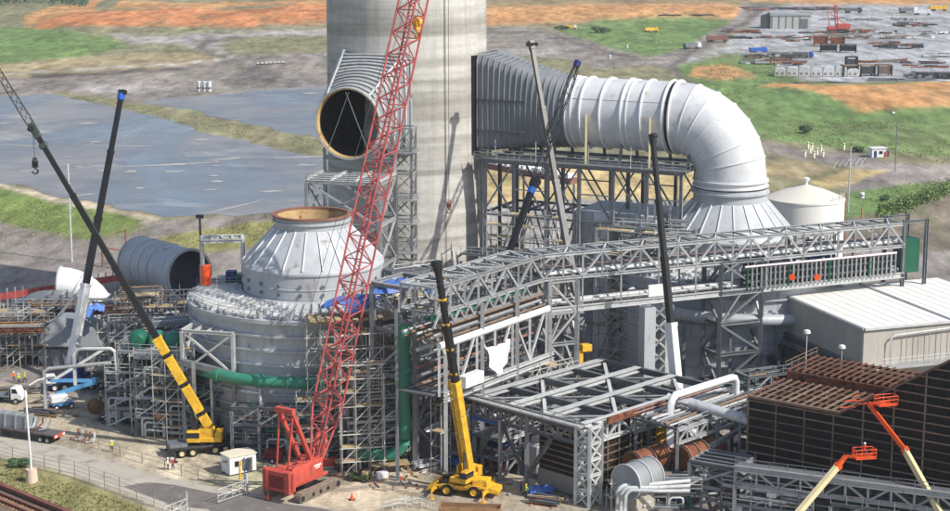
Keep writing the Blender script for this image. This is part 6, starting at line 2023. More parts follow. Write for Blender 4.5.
for i, (px, py) in enumerate(((380, 480), (385, 479))):
    p = xyz(gnd(px, py), 0)
    T = Thing('plastic_tote', 'white plastic tote left of the red-vested worker, nearer the %s' % ('cart' if i == 0 else 'worker'), 'tote', p, R(20), 'white totes', w=False)
    T.put('tank', MB().box((0, 0, .65), (.95, .95, 1.0)), WHITE, 0, .1)
    T.put('pallet', MB().box((0, 0, .08), (1.1, 1.1, .14)), WOOD, 0)
T = tarp('tarpaulin', 'crumpled blue tarpaulin on the ground right of the yellow crane', 'tarpaulin', 541, 488, 233, 3.6, 3.0, .9, TARP, 12)
T = tarp('tarpaulin', 'blue tarpaulin bundle behind the yellow crane boom', 'tarpaulin', 451, 457, 246, 3.4, 2.6, 1.0, TARP, 13)
T = tarp('tarpaulin', 'white sheet draped between beams behind the yellow boom', 'tarpaulin', 448, 424, 247, 5.0, 3.0, .9, TARPW, 15)
# timber box at the bottom edge
p = xyz(gnd(470, 518), 0)
T = Thing('timber_crate', 'long brown timber crate at the bottom edge before the yellow crane', 'crate', p, R(-6), w=False)
for s in (-1, 1):
    for k in range(3):
        T.put('board', MB().box((0, s * 1.0, .35 + k * .55), (8.0, .1, .5)), WOOD, 0)
    for k in range(3):
        T.put('end_board', MB().box((s * 4.0, 0, .35 + k * .55), (.1, 1.9, .5)), WOOD, 0)
T.put('floor', MB().box((0, 0, .1), (8, 2, .1)), WOOD, 0)
# cones
for i, (px, py, lab) in enumerate(((300, 503, 'orange traffic cone in front of the red crane track'), (268, 500, 'orange traffic cone at the gate near the red crane'), (352, 500, 'orange traffic cone on bare dirt between the cranes'))):
    p = gnd(px, py)
    T = Thing('traffic_cone', lab, 'cone', p, group='traffic cones')
    T.put('cone', MB().lathe([(.3, .08), (.05, .95), (.01, .95)], p, 14), ORANGE)
    T.put('base', MB().box(p + Vector((0, 0, .05)), (.8, .8, .08)), BLACK, 0)
# fences and gates
def fence(label, pts, step, h, mat, cat='fence', name='wire_fence', rails=(1.0, .5), group=None):
    w_ = [gnd(*p) for p in pts]
    T = Thing(name, label, cat, w_[0], group=group)
    for a, b in zip(w_[:-1], w_[1:]):
        n = max(1, round((b - a).length / step))
        for i in range(n + (1 if b is w_[-1] else 0)):
            p = a.lerp(b, i / n)
            T.bar('post', p, p + Vector((0, 0, h)), .12, mat, sec='rod')
        for k in rails:
            T.bar('wire', a + Vector((0, 0, h * k)), b + Vector((0, 0, h * k)), .05, mat, sec='rod')
    return T
GALV = M('fence_wire', (150, 148, 140), .5, .2, .2, 1)
fence('wire fence along the lower edge of the concrete road', [(-20, 452), (30, 468), (75, 478), (120, 494), (190, 520)], 3.4, 2.4, GALV, rails=(1, .75, .5, .25, .05))
fence('barrier fence between concrete road and dirt yard', [(78, 442), (120, 456), (165, 470), (215, 486), (248, 494)], 4.2, 1.5, STEELD, 'fence', 'barrier_fence', (1, .55))
def gate(label, a, b, h=2.0):
    a, b = gnd(*a), gnd(*b)
    T = Thing('metal_gate', label, 'gate', a, group='yard gates')
    for z in (.25, h * .55, h):
        T.bar('rail', a + Vector((0, 0, z)), b + Vector((0, 0, z)), .12, STEELW, sec='rod')
    for i in range(5):
        p = a.lerp(b, i / 4)
        T.bar('upright', p + Vector((0, 0, .2)), p + Vector((0, 0, h)), .12 if i in (0, 4) else .07, STEELW, sec='rod')
    T.bar('brace', a + Vector((0, 0, .3)), b + Vector((0, 0, h)), .07, STEELW, sec='rod')
    T.bar('gate_post', b, b + Vector((0, 0, 2.9)), .28, STEELW, sec='rod')
gate('open pipe gate left of the post by the red crane', (218, 504), (247, 494))
gate('open pipe gate at the bottom edge of the road', (165, 522), (187, 513))
p = gnd(245, 490)
T = Thing('switch_post', 'grey switch box on a white post with yellow guard by the gate', 'switch box', p)
T.bar('post', p, p + Vector((0, 0, 4.6)), .22, STEELW, sec='rod')
T.put('box', MB().box(p + Vector((.3, 0, 3.6)), (1.2, .4, 1.6)), STEELD, 0, .04)
T.bar('guard', p + Vector((-.6, -.2, 1.6)), p + Vector((-.6, -.2, 4.2)), .3, YEL, sec='rod')
T = Thing('crowd_barrier', 'low pipe railing at the bottom edge left of the timber crate', 'barrier', gnd(405, 510))
for k in range(4):
    a, b = gnd(383 + k * 10, 512 - k * 3), gnd(410 + k * 10, 506 + k * 2)
    railing(T, [a, b], 1.3, 1.2, STEELW, .09)
# street lamp in the verge
p = gnd(32, 482)
T = Thing('street_lamp', 'white street lamp on concrete base in the grass verge', 'street lamp', p)
T.put('base', MB().lathe([(.01, 1.9), (.75, 1.9), (.85, 0)], p, 18), M('lamp_base_pink', (214, 190, 172), .8, 0, .1, 1))
T.bar('pole', p + Vector((0, 0, 1.8)), p + Vector((-.3, 0, 13.2)), .28, WHITE, sec='rod')
T.put('arm', MB().tube([p + Vector((-.3, 0, 13.1)), p + Vector((.3, 0, 13.9)), p + Vector((1.5, .3, 14.6)), p + Vector((2.6, .5, 14.8))], .11, 8), WHITE)
T.put('lamp_head', MB().box(p + Vector((2.9, .5, 14.75)), (1.1, .4, .25)), STEELD, 0, .08)
# rail track at the lower left corner
T = Thing('railway_track', 'rust red railway track crossing the lower left corner', 'railway', gnd(20, 512))
a, b = gnd(-30, 490), gnd(80, 536)
d = (b - a).normalized()
nn = Vector((-d.y, d.x, 0))
for off in (0, 1.5):
    T.bar('rail', a + nn * off + Vector((0, 0, .3)), b + nn * off + Vector((0, 0, .3)), .2, M('rail_rust', (124, 78, 66), .8, 0, .3, .8), h=.35, sec='I')
L_ = (b - a).length
for i in range(int(L_ / .8)):
    p = a + d * (i * .8)
    T.bar('sleeper', p - nn * .6 + Vector((0, 0, .06)), p + nn * 2.1 + Vector((0, 0, .06)), .3, WOOD, h=.16, sec='box')
T.bar('edge_beam', a + nn * 3.2 + Vector((0, 0, .5)), b + nn * 3.2 + Vector((0, 0, .5)), .7, M('edge_red', (118, 72, 64), .85, 0, .3, .8), h=.5, sec='box')
T.put('ballast', MB().slab([a - nn * 2, b - nn * 2, b + nn * 2.9, a + nn * 2.9], -.2, .05), M('ballast', (112, 96, 84), .95, 0, .35, 2.0), 0)
# verge weeds
mb = MB()
rr = random.Random(4)
for k in range(2600):
    px, py = rr.uniform(-30, 175), rr.uniform(460, 520)
    if py < 456 + px * .33 + 6 or py > 490 + px * .36:
        continue
    c = gnd(px, py)
    for j in range(3):
        a = rr.uniform(0, 6.28)
        h = rr.uniform(.1, .4)
        d = Vector((math.cos(a), math.sin(a), 0)) * .12
        k0 = len(mb.v)
        mb.v += [c - d, c + d, c + Vector((rr.uniform(-.25, .25), rr.uniform(-.25, .25), h))]
        mb.f.append((k0, k0 + 1, k0 + 2))
o = struct('verge_grass', mb.mesh('verge_grass', M('weed_leaves', (132, 130, 82), .8, 0, .35, .6), 0), 'stuff')
o['label'] = 'dry weedy grass on the verge below the concrete road'

# ============================================================ PEOPLE
def body_mesh(pose):
    """one continuous skin-modifier body, 1.78 m tall, facing -y"""
    J = {'pelvis': (0, 0, .95, .15), 'waist': (0, .0, 1.1, .14), 'chest': (0, .01, 1.32, .175), 'neck': (0, 0, 1.50, .065), 'chin': (0, -.01, 1.585, .085), 'head': (0, -.01, 1.68, .105), 'crown': (0, 0, 1.755, .07)}
    E = [('pelvis', 'waist'), ('waist', 'chest'), ('chest', 'neck'), ('neck', 'chin'), ('chin', 'head'), ('head', 'crown')]
    st, ar = pose
    for n, s in (('l', -1), ('r', 1)):
        f = s * st
        J['hip' + n] = (s * .1, 0, .9, .105)
        J['knee' + n] = (s * .12, -f * .5 - .02, .5, .07)
        J['ank' + n] = (s * .12, -f * .6 + (.08 if f < 0 else 0), .1, .05)
        J['toe' + n] = (s * .14, -f * .6 - .16 + (.08 if f < 0 else 0), .045, .042)
        J['sh' + n] = (s * .2, .01, 1.43, .075)
        e = ar[0 if s < 0 else 1]
        J['el' + n] = (s * .27, f * .3 - e * .12, 1.16, .05)
        J['wr' + n] = (s * (.27 - e * .08), f * .5 - e * .32, .93 + e * .2, .036)
        J['ha' + n] = (s * (.26 - e * .1), f * .55 - e * .4, .83 + e * .24, .03)
        E += [('pelvis', 'hip' + n), ('hip' + n, 'knee' + n), ('knee' + n, 'ank' + n), ('ank' + n, 'toe' + n), ('chest', 'sh' + n), ('sh' + n, 'el' + n), ('el' + n, 'wr' + n), ('wr' + n, 'ha' + n)]
        for i in range(4):
            J['f%d' % i + n] = (s * (.245 - e * .1), f * .55 - e * .45 - .03 + .022 * i, .755 + e * .27 + (.012 if i in (0, 3) else 0), .010)
            E.append(('ha' + n, 'f%d' % i + n))
        J['th' + n] = (s * (.22 - e * .1), f * .55 - e * .42 - .06, .80 + e * .25, .011)
        E.append(('ha' + n, 'th' + n))
    J['nose'] = (0, -.125, 1.665, .018)
    E.append(('head', 'nose'))
    ks = list(J)
    me = bpy.data.meshes.new('figure')
    me.from_pydata([J[k][:3] for k in ks], [(ks.index(a), ks.index(b)) for a, b in E], [])
    o = bpy.data.objects.new('figure', me)
    COL.objects.link(o)
    md = o.modifiers.new('s', 'SKIN')
    md.use_smooth_shade = True
    for i, k in enumerate(ks):
        v_ = me.skin_vertices[0].data[i]
        r_ = J[k][3]
        v_.radius = (r_, r_ * (.72 if k in ('pelvis', 'waist', 'chest') else 1))
        v_.use_root = k == 'pelvis'
    o.modifiers.new('u', 'SUBSURF').levels = 1
    dg = bpy.context.evaluated_depsgraph_get()
    out = bpy.data.meshes.new_from_object(o.evaluated_get(dg))
    bpy.data.objects.remove(o)
    return out
POSES = [body_mesh((.0, (0, 0))), body_mesh((.45, (0, .3))), body_mesh((.12, (1, 1)))]
CL = {}
def cloth(c):
    return M('cloth_%d_%d_%d' % c, c, .85, 0, .15, 4)
def person(label, p, rz, pose, vest, legs, hat):
    T = Thing('person', label, 'person', p, rz, 'workers on the site', w=False)
    me = POSES[pose].copy()
    me.materials.clear()
    for m in (cloth(vest), cloth(legs), SKIN, cloth((60, 48, 40))):
        me.materials.append(m)
    for f in me.polygons:
        c = f.center
        if c.z > 1.52:
            f.material_index = 2
        elif c.z < .12:
            f.material_index = 3
        elif c.z < .98 and abs(c.x) < .22:
            f.material_index = 1
        elif c.z < .95 or (abs(c.x) > .24 and c.z < 1.12):
            f.material_index = 2
        else:
            f.material_index = 0
    T.link('body', me, Matrix.Identity(4))
    T.put('hard_hat', MB().lathe([(.01, 1.87), (.08, 1.85), (.13, 1.79), (.14, 1.72), (.19, 1.71), (.19, 1.695), (.13, 1.69)], (0, -.01), 16), cloth(hat))
    for x in (-.04, .04):
        T.put('eye', MB().box((x, -.112, 1.685), (.025, .012, .014)), BLACK, 0)
    T.put('reflective_band', MB().lathe([(.205, 1.18), (.21, 1.2), (.21, 1.24), (.205, 1.26)], (0, 0), 16), cloth((226, 226, 200))) if 0 else None
HV, RV, OR_, WS = (206, 224, 40), (206, 54, 40), (236, 110, 40), (232, 232, 228)
for px, py, z, rz, pose, vest, legs, hat, lab in (
        (401, 487, 0, 60, 1, RV, (46, 56, 92), WS, 'person in red vest and white helmet walking left of the yellow crane'),
        (112, 452, 0, 20, 0, HV, (50, 56, 70), WS, 'person in yellow vest standing at the barrier fence'),
        (168, 470, 0, 80, 0, WS, (52, 58, 84), WS, 'person in white shirt standing beside a red shirt at the fence'),
        (173, 470, 0, 250, 2, RV, (44, 46, 60), WS, 'person in red shirt standing by the truck crane'),
        (101, 402, 0, 140, 0, HV, (48, 60, 60), WS, 'person in yellow vest below the low scaffold'),
        (14, 382, 0, 30, 2, OR_, (60, 64, 80), WS, 'person in orange vest at the left edge of the crew'),
        (19, 384, 0, 200, 0, HV, (54, 58, 80), WS, 'person in lime vest in the middle of the left crew'),
        (25, 383, 0, 90, 1, HV, (40, 44, 60), (240, 200, 60), 'person in lime vest and yellow helmet, rightmost of the left crew'),
        (526, 497, 0, 120, 2, HV, (40, 46, 60), (240, 190, 40), 'person in yellow helmet at the yellow crane outrigger'),
        (521, 492, 0, 300, 0, (90, 96, 120), (40, 46, 60), WS, 'person in grey shirt behind the yellow helmet worker'),
        (252, 455, 0, 10, 0, (150, 170, 170), (60, 80, 96), WS, 'person in pale shirt behind the site cabin'),
        ):
    person(lab, xyz(gnd(px, py, z), z), R(rz), pose, vest, legs, hat)
for px, py, Y, vest, lab in ((864, 441, 215.2, RV, 'person in red shirt riding in the low orange basket'),):
    p = at(px, py, Y)
    person(lab, at(846, 456, 214.5) + Vector((2.2, -.3, 0)), R(200), 2, vest, (50, 54, 70), WS)

# ============================================================ FAR SURROUNDINGS
def pole(label, px, py, h, mat, w=.3, arm=None, group='tall poles', name='utility_pole', cat='pole'):
    p = gnd(px, py)
    T = Thing(name, label, cat, p, group=group)
    T.bar('shaft', p, p + Vector((0, 0, h)), w, mat, sec='rod')
    if arm == 'lamp':
        T.put('lamp_head', MB().box(p + Vector((0, 0, h)), (1.8, .6, .8)), BLACK, 0, .1)
    elif arm == 'steps':
        for k in (.55, .7, .8):
            T.bar('bracket', p + Vector((-.5, 0, h * k)), p + Vector((.5, 0, h * k)), .2, mat, sec='rod')
    elif arm == 'cross':
        T.bar('crossarm', p + Vector((-1.4, 0, h * .94)), p + Vector((1.4, 0, h * .94)), .2, mat, sec='box')
    return p
pole('pale steel pole rising behind the crossed crane booms', 72, 262, 22, STEELW, .42, 'steps')
pole('white pole beside the white storage tank', 848, 212, 17, STEELW, .4, 'steps')
pole('dark lamp mast before the pond bank', 201, 258, 9.5, BLACK, .5, 'lamp')
pole('thin dark mast in the grass at far right', 895, 172, 15, STEELD, .28)
pole('short brown post near the storage tank', 861, 232, 6, WOOD, .4)
pole('thin brown mast above the grey duct section', 127, 270, 9, RIM, .4)
# orange gantry
T = Thing('pipe_gantry', 'low rusty pipe gantry on the dirt behind the crane booms', 'gantry', gnd(110, 262))
a, b = gnd(103, 267), gnd(127, 265)
for p in (a, b):
    T.bar('post', p, p + Vector((0, 0, 5)), .5, RIM, sec='rod')
T.bar('beam', a + Vector((0, 0, 4.4)), b + Vector((0, 0, 3.2)), .45, RIM, sec='rod')
# standing tanks in the far pond
for i, px in enumerate((199, 204.5, 209.5)):
    p = gnd(px, 91.5 + .1 * i)
    T = Thing('concrete_riser', ['leftmost', 'middle', 'rightmost'][i] + ' of three white risers standing in the far pond', 'riser', p, group='pond risers')
    T.put('pipe', MB().lathe([(.01, 4.0), (.8, 4.0), (.9, 3.8), (.9, -1.2)], p, 14), STEELW)
    T.put('cap', MB().lathe([(.01, 4.4), (1.0, 4.2), (1.0, 3.9)], p, 14), WHITE)
    T.put('band', MB().lathe([(.92, 1.2), (.98, 1.2), (.98, 1.9), (.92, 1.9)], p, 14), STEELD)
# guard house
p = gnd(877, 157)
T = Thing('guard_hut', 'white guard hut with blue and red end by the far road', 'hut', p, R(10), w=False)
T.put('wall', MB().box((0, 0, 1.4), (4.6, 3, 2.8)), WHITE, 0, .03)
T.put('roof', MB().box((0, 0, 2.95), (5.2, 3.6, .3)), WHITE, 0, .05)
T.put('door', MB().box((-1.2, -1.53, 1.1), (.9, .06, 2.0)), DBLUE, 0)
T.put('window', MB().box((.6, -1.53, 1.6), (1.2, .06, .9)), GLASS, 0)
T.put('vending_unit', MB().box((2.9, -.6, 1.0), (1.1, 1.0, 2.0)), DBLUE, 0, .05)
T.put('red_panel', MB().box((2.2, -1.6, 1.0), (.8, .3, 1.8)), RED, 0, .03)
# bollards on the far road
k_ = 0
for px, py in ((805, 157), (810, 153), (814, 158), (817, 155), (821, 152), (823, 157), (812, 150), (844, 150), (808, 149)):
    k_ += 1
    p = gnd(px, py)
    T = Thing('bollard', 'white bollard on the far road shoulder left of the guard hut', 'bollard', p, group='far white bollards')
    T.put('post', MB().lathe([(.01, 2.3), (.3, 2.2), (.34, 2.1), (.34, 0)], p, 10), M('bollard_cream', (236, 232, 198), .6, 0, .05, 1))
    T.put('band', MB().lathe([(.345, 1.7), (.36, 1.72), (.36, 1.95), (.345, 1.97)], p, 10), STEELD)
# striped barricades on the far road
for i in range(6):
    p = gnd(836 + i * 5.5, 168 - i * .6)
    T = Thing('barricade', ['first', 'second', 'third', 'fourth', 'fifth', 'sixth'][i] + ' from left of the leaning barricades on the far road', 'barricade', p, group='far barricades')
    T.bar('board', p + Vector((-.7, 0, .3)), p + Vector((.7, 0, 2.4)), .35, WHITE, h=.12, sec='box')
    T.bar('leg', p + Vector((.4, .5, 0)), p + Vector((.4, 0, 1.9)), .14, STEELD, sec='box')
# hedge band on the bank
mb = MB()
rr = random.Random(9)
for k in range(9000):
    t = rr.random()
    px, py = 878 + 136 * t, 219 - 50 * t + rr.gauss(0, 3.2)
    c = gnd(px, py)
    s = rr.uniform(.2, .5)
    c = c + Vector((0, 0, 1.1 + rr.uniform(0, .9) * rr.random() * (1 + math.sin(t * 40))))
    n_ = Vector((rr.uniform(-1, 1), rr.uniform(-1, 1), rr.uniform(-.2, 1))).normalized()
    a, u, _ = basis(n_)
    k0 = len(mb.v)
    mb.v += [c - a * s, c + u * s * .7, c + a * s, c - u * s * .7]
    mb.f.append((k0, k0 + 1, k0 + 2, k0 + 3))
LEAF = M('bank_leaves', (100, 122, 68), .8, 0, .5, .25)
o = struct('bank_scrub', mb.mesh('bank_scrub', LEAF, 0), 'stuff')
o['label'] = 'bright green scrub growing along the bank at right'
# grass clumps and shrubs scattered over the far fields
def shrub(label, px, py, r, h, mat, n, seed, group='field shrubs'):
    p = gnd(px, py)
    T = Thing('shrub', label, 'shrub', p, group=group)
    rr = random.Random(seed)
    mb = MB()
    lobes = [(Vector((rr.uniform(-.6, .6) * r, rr.uniform(-.5, .5) * r, rr.uniform(.35, .75) * h)), rr.uniform(.35, .6)) for _ in range(7)]
    for k in range(n):
        c, f = rr.choice(lobes)
        d = Vector((rr.gauss(0, 1), rr.gauss(0, 1), rr.gauss(0, 1))).normalized() * rr.uniform(.6, 1.05)
        q_ = p + c + Vector((d.x * r * f, d.y * r * f, d.z * h * f * .7))
        if q_.z < .05:
            continue
        s = rr.uniform(.12, .26) * (r ** .6)
        a, u, _ = basis(d + Vector((rr.uniform(-.5, .5), rr.uniform(-.5, .5), rr.uniform(-.2, .8))))
        k0 = len(mb.v)
        mb.v += [q_ - a * s, q_ + u * s * .6, q_ + a * s, q_ - u * s * .6]
        mb.f.append((k0, k0 + 1, k0 + 2, k0 + 3))
    T.put('crown', mb, mat, 0)
    T.put('stem', MB().tube([p, p + Vector((.1, 0, h * .4)), p + Vector((.2, .1, h * .7))], .07 * r, 6), WOOD)
LEAFD = M('dark_leaves', (66, 92, 58), .85, 0, .4, .4)
for i, (px, py, r, h, lab) in enumerate(((805, 133, 3, 2.4, 'dark round shrub in the green field above the guard hut'), (602, 33, 7, 4, 'dark shrub in the field right of the chimney top'), (562, 30, 5, 3, 'dark shrub near a small white marker right of the chimney'), (858, 152, 2.4, 1.8, 'low shrub left of the guard hut'), (20, 466, 1.6, 1.1, 'weedy bush beside the street lamp base'), (885, 200, 1.5, 1.4, 'small dark bush in the grass above the bank'), (940, 96, 4, 2, 'low dark bush on the clay at right'))):
    shrub(lab, px, py, r, h, LEAFD, 520, i)
# far wood along the top left
mb = MB()
rr = random.Random(2)
for k in range(26000):
    px = rr.uniform(-140, 92)
    base = 1318 + rr.random() ** .7 * 420
    x = (px - 475) / 1800 * base
    wv = 1 - max(0, (px - 30) / 62) if px > 30 else 1
    h = (9 + 4 * math.sin(x * .11) + 3 * math.sin(x * .041 + base * .02)) * wv
    z = h * rr.random() ** .6
    s = rr.uniform(.6, 1.5)
    c = Vector((x, base, z))
    a, u, _ = basis(Vector((rr.uniform(-1, 1), rr.uniform(-1, .2), rr.uniform(-.1, 1))))
    k0 = len(mb.v)
    mb.v += [c - a * s, c + u * s * .7, c + a * s, c - u * s * .7]
    mb.f.append((k0, k0 + 1, k0 + 2, k0 + 3))
o = struct('far_wood', mb.mesh('far_wood', M('wood_leaves', (58, 84, 66), .9, 0, .35, .05), 0), 'stuff')
o['label'] = 'dark green far wood along the top left edge'

# ---------------- laydown yard at top right
p = gnd(789, 28)
T = Thing('yard_workshop', 'long grey workshop building at the far laydown yard edge', 'building', p, R(-3), w=False)
T.put('wall', MB().box((0, 0, 4), (24, 12, 8)), M('workshop_wall', (176, 180, 174), .7, 0, .1, .2), 0)
T.put('roof', MB().prism([(-12.6, 8), (12.6, 8), (12.6, 8.5), (-12.6, 9.6)], -6.5, 6.5), M('workshop_roof', (150, 156, 158), .6, 0, .1, .2), 0)
T.put('lean_to', MB().prism([(-17, 0), (-12.1, 0), (-12.1, 9), (-17, 7.4)], -5, 5), STEELK, 0)
T.put('big_door', MB().box((8, -6.1, 3), (5, .2, 6)), STEELD, 0)
for k in range(5):
    T.put('bay_post', MB().box((-11 + k * 4.2, -6.15, 4), (.4, .3, 8)), STEELD, 0)
p = gnd(838, 32)
T = Thing('far_crane', 'small red crane standing in the far laydown yard', 'crane', p, w=False)
T.put('body', MB().box((3, 0, 3.4), (8, 4, 3.2)).box((-4, 0, 2.4), (5, 3.6, 2.2)), RED, 0, .2)
T.put('track', MB().box((0, -2.6, .8), (12, 1.4, 1.6)).box((0, 2.6, .8), (12, 1.4, 1.6)), BLACK, 0, .3)
lattice(T, Vector((-1, 0, 4)), Vector((-1.6, 2, 16)), [(0, 1.6), (1, 1.2)], 6, RED, (1, 0, 0), .4, .25)
T.bar('gantry', Vector((4, 0, 5)), Vector((-6.5, 0, 12)), .5, RED, sec='box')
T.bar('strut', Vector((-5, 0, 3)), Vector((-7, 0, 11.5)), .5, REDL, sec='box')
def frames(label, px, py, mats, sx, sz, n, group='rusty duct frames in the far yard'):
    p = gnd(px, py)
    T = Thing('rusty_skeleton', label, 'steel frame', p, R(rnd(-12, 12)), group, w=False)
    for k in range(n):
        x = (k - (n - 1) / 2) * sx
        for s in (-1, 1):
            T.bar('post', Vector((x + s * sx * .4, -2, 0)), Vector((x + s * sx * .4, -2, sz)), .6, mats[0], sec='box')
            T.bar('post', Vector((x + s * sx * .4, 2, 0)), Vector((x + s * sx * .4, 2, sz)), .6, mats[0], sec='box')
        T.put('panel', MB().box((x, -1.7, sz * .55), (sx * .76, .3, sz * .7)), mats[k % len(mats)], 0)
        T.put('top', MB().box((x, 0, sz), (sx * .86, 4.2, .4)), mats[-1], 0)
frames('two rusty box frames side by side in the far yard', 829, 46, [RUST, RUST, RUSTB], 9, 5.5, 2)
frames('low dark frame standing before the two rusty boxes', 838, 52, [RUSTD, RUSTD, STEELK], 10, 4, 2)
frames('dark skeletal frame at the end of the long white sections', 866, 76, [RUSTD, STEELK, RUSTB], 8, 5, 3)
frames('dark frame joined to the right end of the white sections', 851, 72, [STEELK, RUSTD], 6, 7, 1)
p = gnd(814, 76)
T = Thing('duct_sections', 'long row of white duct sections lying in the far yard', 'duct', p, R(-4), w=False)
for k in range(7):
    hh = 3.0 + (k % 3) * .5
    T.put('section', MB().prism([(-18 + k * 5.4, 0), (-12.8 + k * 5.4, 0), (-12.8 + k * 5.4, hh), (-14 + k * 5.4, hh + .7), (-17 + k * 5.4, hh + .7), (-18 + k * 5.4, hh)], -2.4, 2.4), STEELW, 0, .2)
    for x_ in (-16.8, -14.4):
        T.put('opening', MB().box((x_ + k * 5.4, -2.42, 1.3), (1.0, .1, .9)), RUSTB, 0)
def far_pile(label, px, py, ln, wd_, n, mats, seed, h=1.6):
    p = gnd(px, py)
    T = Thing('steel_pile', label, 'steel pile', p, group='steel piles in the far yard')
    r = random.Random(seed)
    for k in range(int(n * 1.6)):
        c = p + Vector((r.uniform(-.5, .5) * ln, r.uniform(-.5, .5) * wd_, r.uniform(.2, h)))
        a = r.gauss(0, .35)
        d = Vector((math.cos(a), math.sin(a), r.uniform(-.05, .05))) * r.uniform(2, 5)
        T.bar('member', c - d, c + d, r.uniform(.5, 1.2), r.choice(mats), sec='box')
MX = [STEEL, STEELD, RUSTB, STEELK]
far_pile('mixed steel pile beside the grassy edge left of the white sections', 775, 58, 26, 22, 40, MX, 1, 2)
far_pile('dark steel rows at the top edge of the far yard', 790, 10, 70, 14, 40, [STEELK, STEELD, RIM], 2, 2)
far_pile('pale steel rows right of the small red crane', 880, 38, 60, 16, 42, [STEEL, STEELW, RUSTB], 3)
far_pile('long pale steel rows at far right of the yard', 930, 34, 40, 10, 26, [STEELW, STEEL, STEELK], 4)
far_pile('dark steel heap at the right edge beside the dark frame', 938, 78, 22, 10, 26, [STEELK, STEELD], 5, 2.4)
far_pile('low dark steel strip below the white sections', 825, 85, 26, 7, 18, [STEELK, RUSTB], 6, .8)
far_pile('low pile of bars on the orange clay at right', 905, 107, 22, 6, 20, [STEELD, RUSTB], 7, 1.2)
far_pile('black pipe bundle in the field right of the chimney top', 684, 18, 50, 9, 22, [STEELK, BLACK], 8, 2)
far_pile('red and grey bars left of the workshop', 760, 38, 40, 9, 24, [RIM, STEEL, STEELK], 9, 1)
far_pile('grey bar rows at the top edge near parked trucks', 865, 20, 60, 9, 20, [STEELD, STEEL], 10, 1)
far_pile('grey steel rows below the pale rows at far right', 945, 57, 20, 8, 18, [STEELD, STEELW], 11, 1.6)
far_pile('dark bars at the foot of the white sections', 900, 82, 24, 6, 16, [STEELK, STEELD], 12, 1.2)
rp_ = random.Random(21)
for i, (px, py, lab) in enumerate(((785, 64, 'small dark scrap heap touching the left white section'), (769, 64, 'grey scrap heap on the grassy yard edge'), (822, 33, 'scrap heap between workshop and red crane'), (868, 33, 'scatter of bars right of the red crane'), (898, 48, 'scatter of pale bars in the open middle of the yard'), (742, 32, 'scrap scatter along the track left of the workshop'), (880, 62, 'dark scrap scatter above the dark skeletal frame'), (915, 26, 'scrap scatter below the parked white trucks'), (925, 66, 'dark scrap scatter at the lower right of the yard'), (806, 40, 'small brown scrap heap left of the two rusty boxes'))):
    far_pile(lab, px, py, rp_.uniform(8, 26), rp_.uniform(6, 26), 12, [rp_.choice(MX), rp_.choice([STEELK, RUSTB, STEELW]), RUST], 50 + i, rp_.uniform(.6, 2.6))
def far_truck(label, px, py, rz, cabm, bodym, s=1.0):
    p = gnd(px, py)
    T = Thing('parked_truck', label, 'truck', p, rz, 'trucks parked far off', w=False)
    T.put('cab', MB().prism([(2.2 * s, .5 * s), (4 * s, .5 * s), (4 * s, 1.5 * s), (3.5 * s, 2.6 * s), (2.2 * s, 2.6 * s)], -1.1 * s, 1.1 * s), cabm, 0, .1)
    T.put('body', MB().box((-.9 * s, 0, 1.6 * s), (6 * s, 2.3 * s, 1.5 * s)), bodym, 0, .08)
    put_wheels(T, (-3 * s, -1.8 * s, 2.9 * s), 2.1 * s, .5 * s, STEELD, .4)
for a in (('white truck parked at the top of the far yard', 908, 13, .1, WHITE, STEELD, 1.6), ('white van-bodied truck next to the parked white truck', 922, 15, -.1, WHITE, WHITE, 1.5),
          ('yellow truck at the top right corner of the far yard', 938, 11, 0, YEL, YEL, 1.6), ('white truck parked by the far yard entrance road', 692, 49, .5, WHITE, STEELD, 1.3),
          ('dark red truck at the left corner of the far yard', 717, 42, 0, RIM, RIM, 1.5), ('blue truck beside the grassy edge of the far yard', 758, 53, .2, BLUE, BLUE, 1.2),
          ('blue machine truck behind the white sections', 803, 58, -.2, BLUE, STEELD, 1.3), ('yellow loader truck in the field right of the chimney', 651, 32, .3, YEL, YEL, 1.1),
          ('white truck just left of the workshop', 853, 13, 0, STEELK, STEELD, 1.5), ('white truck with dark load behind the chimney shoulder', 570, 29, 0, WHITE, YEL, 1.0)):
    far_truck(*a)
for i in range(7):
    far_truck(['first', 'second', 'third', 'fourth', 'fifth', 'sixth', 'seventh'][i] + ' from left of the small white vehicles far left of the chimney', 258 + i * 4.2, 64.5 - i * .15, 1.57, STEELW, STEELW, .42)
for i, (px, py) in enumerate(((610, 58), (627, 48), (893, 116), (918, 114), (862, 198))):
    p = gnd(px, py)
    T = Thing('marker_post', ['white marker block on the dirt track right of the chimney', 'white marker block in the field right of the chimney', 'white marker block on the clay edge at right', 'orange marker drum on the clay edge at right', 'white marker block in the grass by the white pole'][i], 'marker', p, group='field markers')
    T.put('drum', MB().lathe([(.01, 1.5), (.6, 1.5), (.65, 1.4), (.65, 0)], p, 12), ORANGE if i == 3 else WHITE)
    T.put('band', MB().lathe([(.66, .6), (.7, .6), (.7, .9), (.66, .9)], p, 12), STEELD)
# red and white sloping conveyor gallery seen between chimney and fan house
T = Thing('conveyor', 'red and white sloping conveyor seen between chimney and duct frame', 'conveyor', gnd(520, 215))
a, b = at(476, 163, 400), at(574, 181, 380)
T.bar('gallery', a, b, 2.2, RIM, h=1.3, sec='box')
n_ = 18
for i in range(n_):
    p, q_ = a.lerp(b, i / n_), a.lerp(b, (i + .55) / n_)
    T.bar('cover', p + Vector((0, -.4, 1.1)), q_ + Vector((0, -.4, 1.1)), 2.3, WHITE, h=.9, sec='box')
for i in range(5):
    p = a.lerp(b, i / 4)
    for s in (-1, 1):
        T.bar('trestle_leg', p + Vector((0, s, -.5)), xyz(p + Vector((0, 3 * s, 0)), 0), .35, STEELD)

